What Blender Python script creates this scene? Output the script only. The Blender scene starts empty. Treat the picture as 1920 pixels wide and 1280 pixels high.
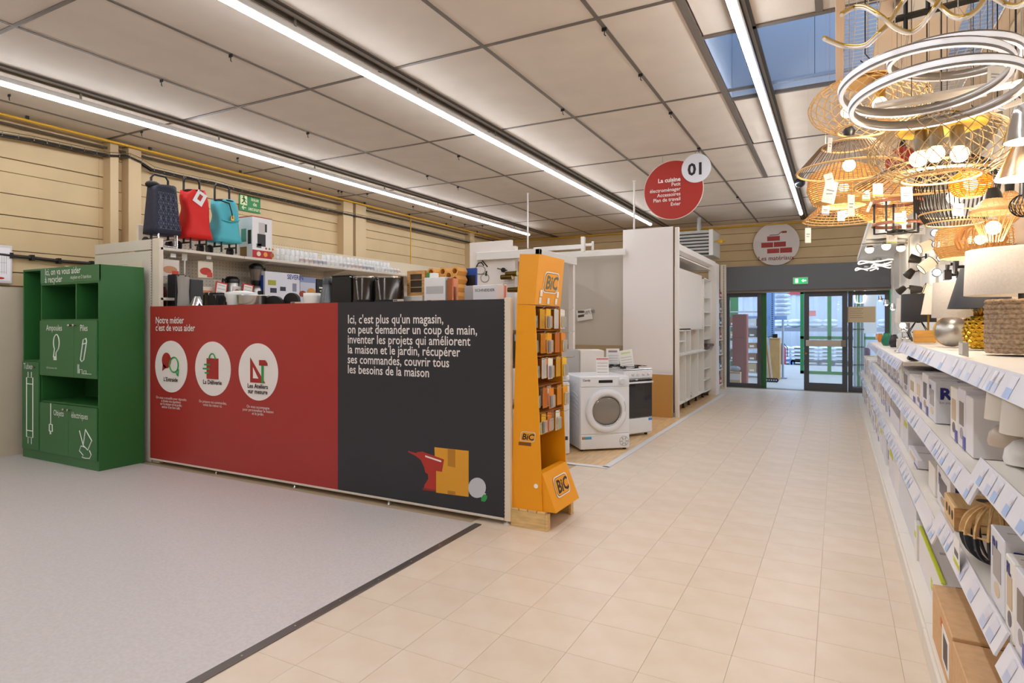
import bpy, math, random
from math import sin, cos, pi, radians, sqrt, atan
from mathutils import Vector, Matrix
random.seed(7)
scn = bpy.context.scene
COL = scn.collection
# ---------------------------------------------------------------- camera
H = 1.45
YAW = atan(610/1148)
cd = bpy.data.cameras.new('camera'); cam = bpy.data.objects.new('camera', cd); COL.objects.link(cam)
cam.location = (0, 0, H); cam.rotation_euler = (pi/2, 0, YAW)
cd.sensor_width = 36; cd.lens = 36*1148/1920; cd.shift_y = -34/1920; cd.clip_start = .05; cd.clip_end = 200
scn.camera = cam
# ---------------------------------------------------------------- sky, lights, exposure
wd = bpy.data.worlds.new('sky'); scn.world = wd; wd.use_nodes = True
bg = wd.node_tree.nodes['Background']; bg.inputs[0].default_value = (.50, .70, 1.0, 1); bg.inputs[1].default_value = 3.0
vs = scn.view_settings; vs.view_transform = 'Standard'; vs.look = 'None'; vs.gamma = 1; vs.use_curve_mapping = False
vs.exposure = 0.14
STRIP_E = 33.0     # light of the ceiling tubes
BULB_E = 5.0       # light of the shop's lit bulbs
scn.cycles.max_bounces = 7; scn.cycles.diffuse_bounces = 5; scn.cycles.glossy_bounces = 3
scn.cycles.transmission_bounces = 5; scn.cycles.transparent_max_bounces = 8
scn.cycles.sample_clamp_indirect = 4.0; scn.cycles.caustics_reflective = False; scn.cycles.caustics_refractive = False
# ---------------------------------------------------------------- pixel ray -> point on a real plane
_f = (-sin(YAW), cos(YAW)); _r = (cos(YAW), sin(YAW))
def _ray(u, v):
    a = (u-960)/1148
    return (_f[0]+_r[0]*a, _f[1]+_r[1]*a, (606-v)/1148)
def _hit(d, t): return Vector((d[0]*t, d[1]*t, d[2]*t+H))
def onx(u, v, x): d = _ray(u, v); return _hit(d, x/d[0])
def ony(u, v, y): d = _ray(u, v); return _hit(d, y/d[1])
def onz(u, v, z): d = _ray(u, v); return _hit(d, (z-H)/d[2])
def atd(u, v, D): return _hit(_ray(u, v), D)
# ---------------------------------------------------------------- materials
def lin(c):
    if isinstance(c, str): c = tuple(int(c[i:i+2], 16) for i in (0, 2, 4))
    return tuple((x/255/12.92 if x/255 <= .04045 else ((x/255+.055)/1.055)**2.4) for x in c)+(1,)
_M = {}
def mat(c, rough=.5, metal=0, emit=0, grain=0, scale=20, stretch=(1,1,1), trans=0, alpha=1, coat=0, c2=None, bump=0, rnd=0, detail=3, ior=1.45, spec=.5):
    key = (c, rough, metal, emit, grain, scale, stretch, trans, alpha, coat, c2, bump, rnd, detail, ior, spec)
    if key in _M: return _M[key]
    m = bpy.data.materials.new('m%d' % len(_M)); _M[key] = m; m.use_nodes = True
    nt = m.node_tree; b = nt.nodes['Principled BSDF']; L = nt.links.new
    I = b.inputs
    I['Base Color'].default_value = lin(c); I['Roughness'].default_value = rough; I['Metallic'].default_value = metal
    I['Transmission Weight'].default_value = trans; I['Alpha'].default_value = alpha; I['IOR'].default_value = ior
    I['Coat Weight'].default_value = coat; I['Specular IOR Level'].default_value = spec
    if emit: I['Emission Color'].default_value = lin(c); I['Emission Strength'].default_value = emit
    if grain or c2 or bump:
        tc = nt.nodes.new('ShaderNodeTexCoord'); mp = nt.nodes.new('ShaderNodeMapping'); mp.inputs['Scale'].default_value = stretch
        nz = nt.nodes.new('ShaderNodeTexNoise'); nz.inputs['Scale'].default_value = scale; nz.inputs['Detail'].default_value = detail
        L(tc.outputs['Object'], mp.inputs['Vector']); L(mp.outputs['Vector'], nz.inputs['Vector'])
        base = lin(c)
        if grain or c2:
            rp = nt.nodes.new('ShaderNodeValToRGB')
            rp.color_ramp.elements[0].position = .35; rp.color_ramp.elements[1].position = .65
            lo = lin(c2) if c2 else tuple(max(0, x*(1-grain)) for x in base[:3])+(1,)
            hi = base if c2 else tuple(min(1, x*(1+grain)) for x in base[:3])+(1,)
            rp.color_ramp.elements[0].color = lo; rp.color_ramp.elements[1].color = hi
            L(nz.outputs['Fac'], rp.inputs['Fac']); src = rp.outputs['Color']
            if rnd:
                oi = nt.nodes.new('ShaderNodeObjectInfo'); mr = nt.nodes.new('ShaderNodeMapRange')
                mr.inputs['To Min'].default_value = 1-rnd; mr.inputs['To Max'].default_value = 1+rnd
                hs = nt.nodes.new('ShaderNodeHueSaturation'); L(oi.outputs['Random'], mr.inputs['Value']); L(mr.outputs['Result'], hs.inputs['Value']); L(src, hs.inputs['Color']); src = hs.outputs['Color']
            L(src, I['Base Color'])
        if bump:
            bp = nt.nodes.new('ShaderNodeBump'); bp.inputs['Strength'].default_value = bump; bp.inputs['Distance'].default_value = .01
            L(nz.outputs['Fac'], bp.inputs['Height']); L(bp.outputs['Normal'], I['Normal'])
    return m
WHITE = mat('e9e6e0', .45); CREAM = mat('e3d8c6', .5); OFFW = mat('dcd4c8', .5)
BLACK = mat('161616', .4); DGREY = mat('3a3a3c', .45); CHROME = mat('c9c9c9', .2, 1); STEEL = mat('b5b3ae', .35, 1)
PRINTW = mat('f2f2f2', .6); PRINTK = mat('1c1c1e', .6); PAPER = mat('f0eeea', .7); REDP = mat('b3322b', .6)
WOOD = mat('cf9f62', .55, grain=.22, scale=9, stretch=(1, 8, 8)); PINE = mat('d9b981', .6, grain=.15, scale=7, stretch=(1, 9, 9))
RATTAN = mat('d6b07a', .6, grain=.2, scale=60); GOLDW = mat('c58f34', .55, grain=.25, scale=60)
CARD = mat('d6ad80', .75, grain=.06, scale=30); BROWNB = mat('b98a4a', .7)
RLBLUE = mat('2b2f80', .6); LABELY = mat('c9cf2a', .6)
GLASS = mat('ffffff', .02, trans=1, ior=1.45); PANE = mat('eaf3f5', .0, alpha=.12, spec=.9)
CLEARP = mat('e8eef2', .08, alpha=.28)
GOLD = mat('c79a3a', .25, 1); BRASS = mat('b98f3c', .3, 1)
BULB = mat('ffe2b0', .5, emit=BULB_E); LEDW = mat('ffffff', .5, emit=BULB_E*.8); TUBE = mat('f3f7ff', .5, emit=STRIP_E)
# ---------------------------------------------------------------- mesh builder
class MB:
    def __init__(s): s.v = []; s.f = []; s.sm = []
    def add(s, vs, fs, smooth=False):
        n = len(s.v); s.v += [tuple(p) for p in vs]; s.f += [tuple(i+n for i in f) for f in fs]; s.sm += [smooth]*len(fs); return s
    def box(s, x0, y0, z0, x1, y1, z1, b=0):
        if x0 > x1: x0, x1 = x1, x0
        if y0 > y1: y0, y1 = y1, y0
        if z0 > z1: z0, z1 = z1, z0
        if not b:
            return s.add([(x0,y0,z0),(x1,y0,z0),(x1,y1,z0),(x0,y1,z0),(x0,y0,z1),(x1,y0,z1),(x1,y1,z1),(x0,y1,z1)],
                [(3,2,1,0),(4,5,6,7),(0,1,5,4),(1,2,6,5),(2,3,7,6),(3,0,4,7)])
        b = min(b, (x1-x0)/2.01, (y1-y0)/2.01, (z1-z0)/2.01)
        X, Y, Z = (x0, x1), (y0, y1), (z0, z1); V = []; idx = {}
        for i in (0, 1):
            for j in (0, 1):
                for k in (0, 1):
                    sx, sy, sz = (1, -1)[i], (1, -1)[j], (1, -1)[k]
                    for a in range(3):
                        p = [X[i]+sx*b, Y[j]+sy*b, Z[k]+sz*b]; p[a] = (X[i], Y[j], Z[k])[a]
                        idx[(i, j, k, a)] = len(V); V.append(tuple(p))
        F = []
        for a in range(3):
            o = [q for q in range(3) if q != a]
            for e in (0, 1):
                q = []
                for (m, n) in ((0, 0), (1, 0), (1, 1), (0, 1)):
                    c = [0, 0, 0]; c[a] = e; c[o[0]] = m; c[o[1]] = n; q.append(idx[tuple(c)+(a,)])
                flip = (e == 1) ^ (a == 1)
                F.append(tuple(q) if flip else tuple(reversed(q)))
        for a in range(3):
            o = [q for q in range(3) if q != a]
            for m in (0, 1):
                for n in (0, 1):
                    c0 = [0, 0, 0]; c0[o[0]] = m; c0[o[1]] = n; c1 = list(c0); c1[a] = 1
                    q = (idx[tuple(c0)+(o[0],)], idx[tuple(c1)+(o[0],)], idx[tuple(c1)+(o[1],)], idx[tuple(c0)+(o[1],)])
                    F.append(q)
        for i in (0, 1):
            for j in (0, 1):
                for k in (0, 1): F.append((idx[(i,j,k,0)], idx[(i,j,k,1)], idx[(i,j,k,2)]))
        cx, cy, cz = (x0+x1)/2, (y0+y1)/2, (z0+z1)/2; G = []
        for f in F:
            A, B, C = (Vector(V[f[0]]), Vector(V[f[1]]), Vector(V[f[2]]))
            nn = (B-A).cross(C-A); ce = sum((Vector(V[q]) for q in f), Vector())/len(f)
            G.append(f if nn.dot(ce-Vector((cx, cy, cz))) > 0 else tuple(reversed(f)))
        return s.add(V, G)
    def tube(s, pts, r, n=8, cap=True, closed=False, smooth=True):
        pts = [Vector(p) for p in pts]; m = len(pts); R = r if isinstance(r, (list, tuple)) else [r]*m
        V = []; prev = None
        for i, p in enumerate(pts):
            if closed: t = pts[(i+1) % m]-pts[i-1]
            else: t = pts[min(i+1, m-1)]-pts[max(i-1, 0)]
            t.normalize()
            if prev is None:
                a = Vector((0, 0, 1)) if abs(t.z) < .9 else Vector((1, 0, 0)); nx = t.cross(a).normalized()
            else:
                nx = prev-t*prev.dot(t)
                nx = nx.normalized() if nx.length > 1e-6 else t.orthogonal().normalized()
            prev = nx; ny = t.cross(nx)
            V += [p+(nx*cos(2*pi*k/n)+ny*sin(2*pi*k/n))*R[i] for k in range(n)]
        F = []
        for i in range(m if closed else m-1):
            j = (i+1) % m
            for k in range(n): F.append((i*n+k, i*n+(k+1) % n, j*n+(k+1) % n, j*n+k))
        s.add(V, F, smooth and n > 4)
        if cap and not closed:
            s.add(V[:n], [tuple(reversed(range(n)))]); s.add(V[-n:], [tuple(range(n))])
        return s
    def lathe(s, prof, c=(0, 0, 0), n=24, axis='z', smooth=True, cap=True):
        V = []; F = []
        for (r, z) in prof:
            for k in range(n):
                a = 2*pi*k/n; p = (r*cos(a), r*sin(a), z)
                if axis == 'x': p = (p[2], p[0], p[1])
                if axis == 'y': p = (p[0], p[2], p[1])
                V.append((p[0]+c[0], p[1]+c[1], p[2]+c[2]))
        for i in range(len(prof)-1):
            for k in range(n):
                q = (i*n+k, i*n+(k+1) % n, (i+1)*n+(k+1) % n, (i+1)*n+k)
                F.append(q if axis != 'y' else tuple(reversed(q)))
        s.add(V, F, smooth)
        if cap:
            m = len(prof)-1
            if prof[0][0] > 1e-4: s.add(V[:n], [tuple(reversed(range(n)))])
            if prof[-1][0] > 1e-4: s.add(V[m*n:], [tuple(range(n))])
        return s
    def sphere(s, c, r, n=16, m=8, sq=(1, 1, 1)):
        V = []; F = []
        for i in range(m+1):
            t = pi*i/m
            for k in range(n):
                a = 2*pi*k/n; V.append((c[0]+r*sq[0]*sin(t)*cos(a), c[1]+r*sq[1]*sin(t)*sin(a), c[2]+r*sq[2]*cos(t)))
        for i in range(m):
            for k in range(n): F.append((i*n+k, (i+1)*n+k, (i+1)*n+(k+1) % n, i*n+(k+1) % n))
        return s.add(V, F, True)
    def prism(s, poly, a, lo, hi):
        """polygon in the plane normal to axis a, from lo to hi along it"""
        def P(p, t):
            return {'x': (t, p[0], p[1]), 'y': (p[0], t, p[1]), 'z': (p[0], p[1], t)}[a]
        n = len(poly); ar = sum(poly[i][0]*poly[(i+1) % n][1]-poly[(i+1) % n][0]*poly[i][1] for i in range(n))
        pl = list(poly) if (ar > 0) ^ (a == 'y') else list(reversed(poly))
        V = [P(p, lo) for p in pl]+[P(p, hi) for p in pl]
        F = [tuple(reversed(range(n))), tuple(range(n, 2*n))]+[(i, (i+1) % n, n+(i+1) % n, n+i) for i in range(n)]
        return s.add(V, F)
    def quad(s, a, b, c, d): return s.add([a, b, c, d], [(0, 1, 2, 3)])
    def xf(s, M):
        s.v = [tuple(M @ Vector(p)) for p in s.v]; return s
    def mesh(s, name):
        me = bpy.data.meshes.new(name); me.from_pydata(s.v, [], s.f)
        if any(s.sm): me.polygons.foreach_set('use_smooth', s.sm)
        me.update(); return me
    def build(s, name, m, parent=None, w=False, kind=None, label=None):
        o = bpy.data.objects.new(name, s.mesh(name)); o.data.materials.append(m); COL.objects.link(o)
        if parent is not None:
            o.parent = parent
            if w: o.matrix_parent_inverse = wm(parent).inverted()
        if kind: o['kind'] = kind
        if label: o['label'] = label
        return o
def wm(o):
    M = Matrix.Translation(o.location) @ o.rotation_euler.to_matrix().to_4x4()
    M = o.matrix_parent_inverse @ M
    return wm(o.parent) @ M if o.parent else M
def tag(o, label, cat, group=None):
    o['label'] = label; o['category'] = cat
    if group: o['group'] = group
    return o
def thing(name, label, cat, loc=(0, 0, 0), rz=0, group=None):
    o = bpy.data.objects.new(name, None); COL.objects.link(o); o.empty_display_size = .1
    o.location = loc; o.rotation_euler = (0, 0, rz); return tag(o, label, cat, group)
def struct(name, mb, m, parent=None, w=False):
    o = mb.build(name, m, parent, w)
    if parent is None: o['kind'] = 'structure'
    return o
def sempty(name):
    o = bpy.data.objects.new(name, None); COL.objects.link(o); o['kind'] = 'structure'; return o
def copy_tree(o, parent=None):
    c = o.copy(); COL.objects.link(c)
    if parent is not None: c.parent = parent; c.matrix_parent_inverse = o.matrix_parent_inverse.copy()
    for ch in o.children: copy_tree(ch, c)
    return c
def dup(o, loc, rz=None, label=None, group=None):
    kids = list(o.children); c = o.copy(); COL.objects.link(c)
    for ch in kids: copy_tree(ch, c)
    c.location = loc
    if rz is not None: c.rotation_euler = (0, 0, rz)
    if label: c['label'] = label
    if group: c['group'] = group
    return c
def inst(me, name, parent=None, loc=(0, 0, 0), rz=0, w=False):
    o = bpy.data.objects.new(name, me); COL.objects.link(o); o.location = loc; o.rotation_euler = (0, 0, rz)
    if parent is not None:
        o.parent = parent
        if w: o.matrix_parent_inverse = wm(parent).inverted()
    return o
def B(*a, b=0): return MB().box(*a, b=b)
# text: plane '-y' faces the camera side, '+x' faces the aisle on the left, '-x' faces the aisle on the right
_T = {}
ROT = {'-y': (pi/2, 0, 0), '+x': (pi/2, 0, pi/2), '-x': (pi/2, 0, -pi/2), 'up': (0, 0, 0)}
def text(s, size, m, parent, loc, face='-y', align='LEFT', sx=.86, bold=0.0, gap=1.0, w=True, name='lettering', shear=0, rot=None, rx=0):
    key = (s, size, align, sx, bold, gap, shear)
    if key not in _T:
        c = bpy.data.curves.new('t', 'FONT'); c.body = s; c.size = size; c.align_x = align; c.offset = bold*size
        c.extrude = 0.0; c.resolution_u = 2; c.space_line = gap; c.shear = shear
        o = bpy.data.objects.new('t', c); me = bpy.data.meshes.new_from_object(o)
        for vt in me.vertices: vt.co.x *= sx
        bpy.data.objects.remove(o); bpy.data.curves.remove(c); me.name = name; _T[key] = me
    me = _T[key]
    if len(me.materials) == 0: me.materials.append(m)
    elif me.materials[0] != m: me = me.copy(); me.materials[0] = m
    o = bpy.data.objects.new(name, me); COL.objects.link(o); o.location = loc
    o.rotation_euler = rot if rot else ROT[face]
    if parent is not None:
        o.parent = parent
        if w: o.matrix_parent_inverse = wm(parent).inverted()
    return o
def disc(c, r, face, n=40, t=.004, sx=1):
    """flat round plate; face '-y' or '+x' or '-x'"""
    pts = [(r*sx*cos(2*pi*k/n), r*sin(2*pi*k/n)) for k in range(n)]
    mb = MB()
    if face == '-y': mb.prism([(c[0]+a, c[2]+b) for a, b in pts], 'y', c[1], c[1]+t)
    else: mb.prism([(c[1]+a, c[2]+b) for a, b in pts], 'x', c[0]-t/2, c[0]+t/2)
    return mb
_O1 = ['', 'first', 'second', 'third', 'fourth', 'fifth', 'sixth', 'seventh', 'eighth', 'ninth', 'tenth', 'eleventh', 'twelfth', 'thirteenth', 'fourteenth', 'fifteenth', 'sixteenth',
       'seventeenth', 'eighteenth', 'nineteenth', 'twentieth', 'twenty-first', 'twenty-second', 'twenty-third', 'twenty-fourth', 'twenty-fifth', 'twenty-sixth', 'twenty-seventh', 'twenty-eighth', 'twenty-ninth', 'thirtieth',
       ]
ORD = _O1[1:20]+['twentieth']+[t+o for t in ('twenty-', ) for o in _O1[1:10]]+[x for tn, tt in (('thirty', 'thirtieth'), ('forty', 'fortieth'), ('fifty', 'fiftieth'), ('sixty', 'sixtieth'), ('seventy', 'seventieth')) for x in [tt]+[tn+'-'+o for o in _O1[1:10]]]
# ================================================================ SETTING
ZC = 3.71; YB = 14.7; XL = -8.0; XR = 5.6; YF = -4.0
# ---- floor
TX, TY, OX, OY = .3245, .316, -.083, 3.126
tile_m = mat('e3d4c2', .36, c2='ddcbb6', scale=5, detail=6, rnd=.025)
floor = struct('floor', B(XL, YF, -.12, XR, YB+.05, -.004), mat('b8a488', .6))
tile_me = B(-TX/2+.0007, -TY/2+.0007, -.004, TX/2-.0007, TY/2-.0007, 0).mesh('tile'); tile_me.materials.append(tile_m)
rest = MB(); cnt = 0; cand = []
for i in range(-8, 20):
    for j in range(-24, 38):
        x, y = OX+(i+.5)*TX, OY+(j+.5)*TY
        if x < -2.3 and (y < 3.9 or y > 5.72): continue
        if x+TX/2 < -2.32 and x < -2.5: continue
        if x > 3.4 or y > YB-.1: continue
        d = -sin(YAW)*x+cos(YAW)*y
        if x > .5 or d < .9: rest.box(x-TX/2+.0007, y-TY/2+.0007, -.004, x+TX/2-.0007, y+TY/2-.0007, 0); continue
        cand.append((d, x, y))
cand.sort()
for q, (d, x, y) in enumerate(cand):
    if q < 290: inst(tile_me, 'tile', floor, (x, y, 0))
    else: rest.box(x-TX/2+.0007, y-TY/2+.0007, -.004, x+TX/2-.0007, y+TY/2-.0007, 0)
rest.build('tile_field', tile_m, floor, kind='stuff')
lino = struct('floor_lino', B(XL, YF, -.004, -2.315, 3.79, .004), mat('cfc9c8', .45, grain=.05, scale=60, detail=5))
MB().box(-2.315, YF, -.003, -2.262, 3.79, .0065, b=.002).build('edge_strip', mat('6a635f', .4, .5), lino)
for k in range(9):
    yk = 3.6-k*.3; MB().lathe([(.005, 0), (.004, .0015)], (-2.288, yk, .0065), 8).build('screw', CHROME, lino)
plank_m = mat('dcb98a', .3, grain=.12, scale=5, stretch=(6, 1, 6), rnd=.08)
lam = struct('floor_laminate', B(-7.4, 5.9, -.004, -2.06, 13.0, .001), mat('9a7444', .5))
for i in range(13):
    x1 = -2.065-i*.19
    for j in range(6):
        y0 = 5.9+j*1.2-(i % 3)*.4; y1 = y0+1.2
        y0 = max(5.9, y0); y1 = min(13.0, y1)
        if i > 4 and y0 > 9.5: continue
        if y1-y0 > .1: MB().box(x1-.188, y0+.001, .001, x1, y1-.002, .006).build('plank', plank_m, lam)
wst = mat('dfe0e2', .45)
tr = struct('trim_1', B(-2.09, 5.86, 0, -2.02, 13.0, .009, b=.003), wst)
struct('trim_2', B(-5.5, 5.83, 0, -2.02, 5.9, .009, b=.003), wst)
# ---- ceiling
ceil = sempty('ceiling')
XG = [-8.0, -7.47, -6.5, -5.52, -4.49, -3.53, -2.55, -1.57, -.62, .36, 1.34, 2.28, 3.26, 4.24, XR]
YG = [YF, -1.59, .37, 2.33, 4.3, 6.25, 8.22, 10.19, 12.15, 14.1, YB]
cm = mat('d5cabd', .75, grain=.03, scale=3); gm = mat('6d645b', .5, .2); dk = mat('55504b', .5, .3)
SKX0, SKX1, SKY0, SKY1 = -.94, 1.3, 5.0, 6.5
def cpanel(x0, y0, x1, y1):
    MB().box(x0+.012, y0+.012, ZC, x1-.012, y1-.012, ZC+.03).build('ceiling_panel', cm, ceil)
for i in range(len(XG)-1):
    for j in range(len(YG)-1):
        x0, x1, y0, y1 = XG[i], XG[i+1], YG[j], YG[j+1]
        a0, a1, b0, b1 = max(x0, SKX0), min(x1, SKX1), max(y0, SKY0), min(y1, SKY1)
        if a0 < a1-.01 and b0 < b1-.01:
            if x0 < a0-.05: cpanel(x0, y0, a0, y1)
            if x1 > a1+.05: cpanel(a1, y0, x1, y1)
            if y0 < b0-.05: cpanel(a0, y0, a1, b0)
            if y1 > b1+.05: cpanel(a0, b1, a1, y1)
        else: cpanel(x0, y0, x1, y1)
MB().box(XL-.2, YF-.2, ZC+.031, SKX0-.032, YB+.1, ZC+.1).box(SKX1+.032, YF-.2, ZC+.031, XR+.2, YB+.1, ZC+.1).box(SKX0-.032, YF-.2, ZC+.031, SKX1+.032, SKY0-.032, ZC+.1).box(SKX0-.032, SKY1+.042, ZC+.031, SKX1+.032, YB+.1, ZC+.1).build('ceiling_deck', cm, ceil)
for x in XG[1:-1]:
    if x in (-6.5, -3.53, -.62, 2.28): continue
    for j in range(len(YG)-1):
        if SKX0 < x < SKX1 and YG[j] < SKY1 and YG[j+1] > SKY0: continue
        MB().box(x-.016, YG[j], ZC-.006, x+.016, YG[j+1], ZC+.012).build('grid_bar', gm, ceil)
for y in YG[1:-1]:
    for i in range(len(XG)-1):
        if SKY0 < y < SKY1 and XG[i] >= -.95 and XG[i+1] < 1.4: continue
        MB().box(XG[i], y-.016, ZC-.007, XG[i+1], y+.016, ZC+.012).build('grid_bar', gm, ceil)
MB().box(-1.0, 2.3, ZC-.012, -.94, 10.2, ZC+.012).build('grid_bar', gm, ceil)
MB().box(-.14, 2.3, ZC-.01, -.09, 5.0, ZC+.012).build('grid_bar', gm, ceil)
MB().box(SKX0, SKY0-.05, ZC-.012, SKX1, SKY0, ZC+.02).build('grid_bar', gm, ceil)
MB().box(SKX0, SKY1, ZC-.012, SKX1, SKY1+.03, ZC+.02).build('grid_bar', gm, ceil)
for x in (-6.5, -3.53, -.62, 2.28):      # perforated channel that carries each light line
    c = MB().box(x-.075, YF, ZC-.012, x+.075, YB, ZC+.01).build('channel', dk, ceil)
    MB().box(x-.05, YF, ZC-.03, x-.03, YB-.5, ZC-.012).box(x+.03, YF, ZC-.03, x+.05, YB-.5, ZC-.012).build('channel_lip', mat('948b81', .4, .4), c)
hk = MB()
for k in range(26):
    x = random.choice([-7.47, -5.52, -4.49, -2.55, -1.57]); y = random.uniform(2.5, 12)
    if k < 8: x = -7.2; y = 3.0+k*1.3
    hk = MB().box(x-.02, y-.005, ZC-.03, x+.02, y+.005, ZC-.006).tube([(x, y, ZC-.03), (x, y, ZC-.06), (x+.012, y, ZC-.07)], .004, 5)
    hk.build('ceiling_clip', BLACK, ceil)
# skylight
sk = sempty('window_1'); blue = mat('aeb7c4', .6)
H2 = ZC+1.5
for (x0, y0, x1, y1) in ((SKX0-.03, SKY0-.03, SKX0, SKY1+.04), (SKX1, SKY0-.03, SKX1+.03, SKY1+.04), (SKX0, SKY0-.03, SKX1, SKY0)):
    MB().box(x0, y0, ZC-.002, x1, y1, H2).build('shaft_panel', blue, sk)
for k in range(3):
    xa = SKX0+k*.75; MB().box(xa+.002, SKY1, ZC+.10, xa+.748, SKY1+.03, H2).build('shaft_panel', blue, sk)
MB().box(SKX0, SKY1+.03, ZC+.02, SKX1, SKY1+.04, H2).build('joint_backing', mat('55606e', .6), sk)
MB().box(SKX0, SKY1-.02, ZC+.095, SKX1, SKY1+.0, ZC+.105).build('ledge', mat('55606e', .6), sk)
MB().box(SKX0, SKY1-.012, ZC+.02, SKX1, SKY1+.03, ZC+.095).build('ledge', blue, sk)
MB().box(SKX0, 6.235, ZC-.004, SKX1, 6.265, ZC+.02).build('crossbar', mat('8794a8', .5), sk)
MB().box(SKX0-.03, SKY0-.03, H2, SKX1+.03, SKY1+.03, H2+.01).build('pane', PANE, sk)
# ---- walls
wl_m = mat('cdb48a', .6, grain=.03, scale=3); wl_d = mat('cfc3ad', .6, grain=.03, scale=2)
wl = struct('wall_left', B(XL-.2, YF, -.05, XL-.02, YB+.2, ZC+.1), mat('8f7a55', .7))
cols_y = [(4.30, 4.40), (4.52, 4.68), (8.3, 8.55), (8.62, 8.9), (12.6, 12.8)]
segs = [(YF, 4.25), (4.25, 8.4), (8.4, YB)]
for (a, c) in segs:
    z = 1.86; k = 0
    while z < ZC-.02:
        h = .235 if k % 3 else .15
        MB().box(XL-.03, a, z+.004, XL+(.012 if k % 3 else 0), c, min(z+h-.004, ZC-.002), b=.003).build('plank', wl_m, wl); z += h; k += 1
MB().box(XL-.03, YF, 0, XL+.02, YB, 1.85).build('plinth_panel', wl_d, wl)
for (a, c) in cols_y: MB().box(XL, a, 0, XL+.16, c, ZC-.03, b=.004).build('column', mat('cfb68e', .6), wl)
wb = struct('wall_back', B(XL-.2, YB+.06, -.05, -2.42, YB+.2, ZC+.1).box(.98, YB+.06, -.05, XR+.2, YB+.2, ZC+.1).box(-2.42, YB+.06, 2.16, .98, YB+.2, ZC+.1), mat('8f7a55', .7))
z = 0; k = 0
while z < ZC-.02:
    h = .235 if k % 3 else .15
    for (a, c) in ((XL, -2.42), (-2.42, .98), (.98, XR)):
        if a == -2.42 and z < 2.15: continue
        MB().box(a, YB-.012 if k % 3 else YB, z+.004, c, YB+.06, min(z+h-.004, ZC-.002), b=.003).build('plank', wl_m, wb)
    z += h; k += 1
struct('wall_right', B(XR, YF, 0, XR+.1, YB, ZC), wl_d)
struct('wall_front', B(XL, YF-.1, 0, XR, YF, ZC), wl_d)
# ---- sliding door screen
dm = mat('55555a', .45, .2); dmf = mat('6c6d72', .5, .1)
fas = struct('trim_3', B(-2.36, YB-.16, 2.18, .95, YB+.0, 2.72, b=.004), dmf)
MB().box(-2.36, YB-.10, 2.13, .95, YB, 2.18).build('track', mat('8d7f70', .4, .3), fas)
struct('trim_4', B(-2.42, YB-.12, 0, -2.27, YB+.1, 2.18), dmf)
def leaf(name, x0, x1, y, z0=0.0, z1=2.13, st=.085, hb=False, bb=.1):
    d = sempty(name)
    MB().box(x0, y, z0, x0+st, y+.045, z1, b=.004).box(x1-st, y, z0, x1, y+.045, z1, b=.004).box(x0+st, y, z1-st, x1-st, y+.045, z1, b=.002).box(x0+st, y, z0, x1-st, y+.045, z0+bb, b=.002).build('frame', dm, d)
    MB().box(x0+st, y+.018, z0+bb, x1-st, y+.026, z1-st).build('pane', PANE, d)
    if hb:
        MB().box(x0+.04, y-.07, .96, x1-.03, y-.02, 1.09, b=.008).build('push_bar', mat('c9beb2', .4, .2), d)
        MB().box(x1-.12, y-.075, .955, x1-.03, y-.015, 1.095, b=.004).build('end_cap', mat('8f857a', .4, .3), d)
        MB().lathe([(.02, 0), (.02, .03), (.008, .04)], (x0+.04, y-.04, .8), 10, 'y').build('lock', BRASS, d)
    return d
leaf('window_2', -2.26, -1.5, YB+.0)
leaf('door_1', -.64, .19, YB+.0, hb=True, bb=.17, st=.1)
leaf('window_3', .2, .95, YB+.06)
MB().box(-1.52, YB+.05, 0, -1.40, YB+.09, 2.13).build('door_edge', mat('2c6a35', .5), bpy.data.objects['window_2'])
nt = thing('paper_notice', 'beige paper notice stuck on the glass right of the door', 'notice', (.50, YB+.055, 1.47))
MB().box(-.31, -.006, 0, .2, 0, .33).build('sheet', mat('d8c4a0', .7), nt)
for k in range(5): MB().box(-.27, -.0075, .28-k*.045, -.02-.03*(k % 2), -.006, .287-k*.045).build('printed_line', mat('7b5f45', .7), nt)
ex = thing('exit_light', 'lit green exit sign box above the sliding doors', 'exit sign', (-.70, YB-.2, 2.29))
MB().box(-.15, 0, 0, .15, .04, .15, b=.008).build('housing', mat('c9d9c9', .4), ex)
MB().box(-.13, -.003, .015, .13, 0, .135).build('panel', mat('24a35a', .5, emit=1.2), ex)
MB().prism([(.02, .075), (.06, .11), (.06, .088), (.11, .088), (.11, .062), (.06, .062), (.06, .04)], 'y', -.005, -.003).build('arrow', mat('d8ffe0', .5, emit=1.6), ex)
MB().box(-.1, -.005, .03, -.045, -.003, .12).build('door_pictogram', mat('d8ffe0', .5, emit=1.6), ex)
# ---- daylight yard beyond the glass
yd = struct('floor_yard', B(-9, YB+.2, -.06, 9, 40, -.005), mat('b5aea6', .5, grain=.04, scale=3))
struct('floor_sill', B(-2.4, YB-.02, -.02, .98, YB+.2, .004), mat('8c8780', .35, .5))
bw = struct('wall_yard', B(-12, 27, 0, 12, 27.2, 9), mat('c5cbd4', .6))
for k in range(50):
    x = -10+k*.4; MB().prism([(x, 26.95), (x+.12, 26.95), (x+.17, 27), (x-.05, 27)], 'z', 0, 9).build('rib', mat('c5cbd4', .6), bw)
for z in (2.6, 4.4): MB().box(-10, 26.9, z, 10, 26.95, z+.18).build('red_band', mat('b2474c', .6), bw)
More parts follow.
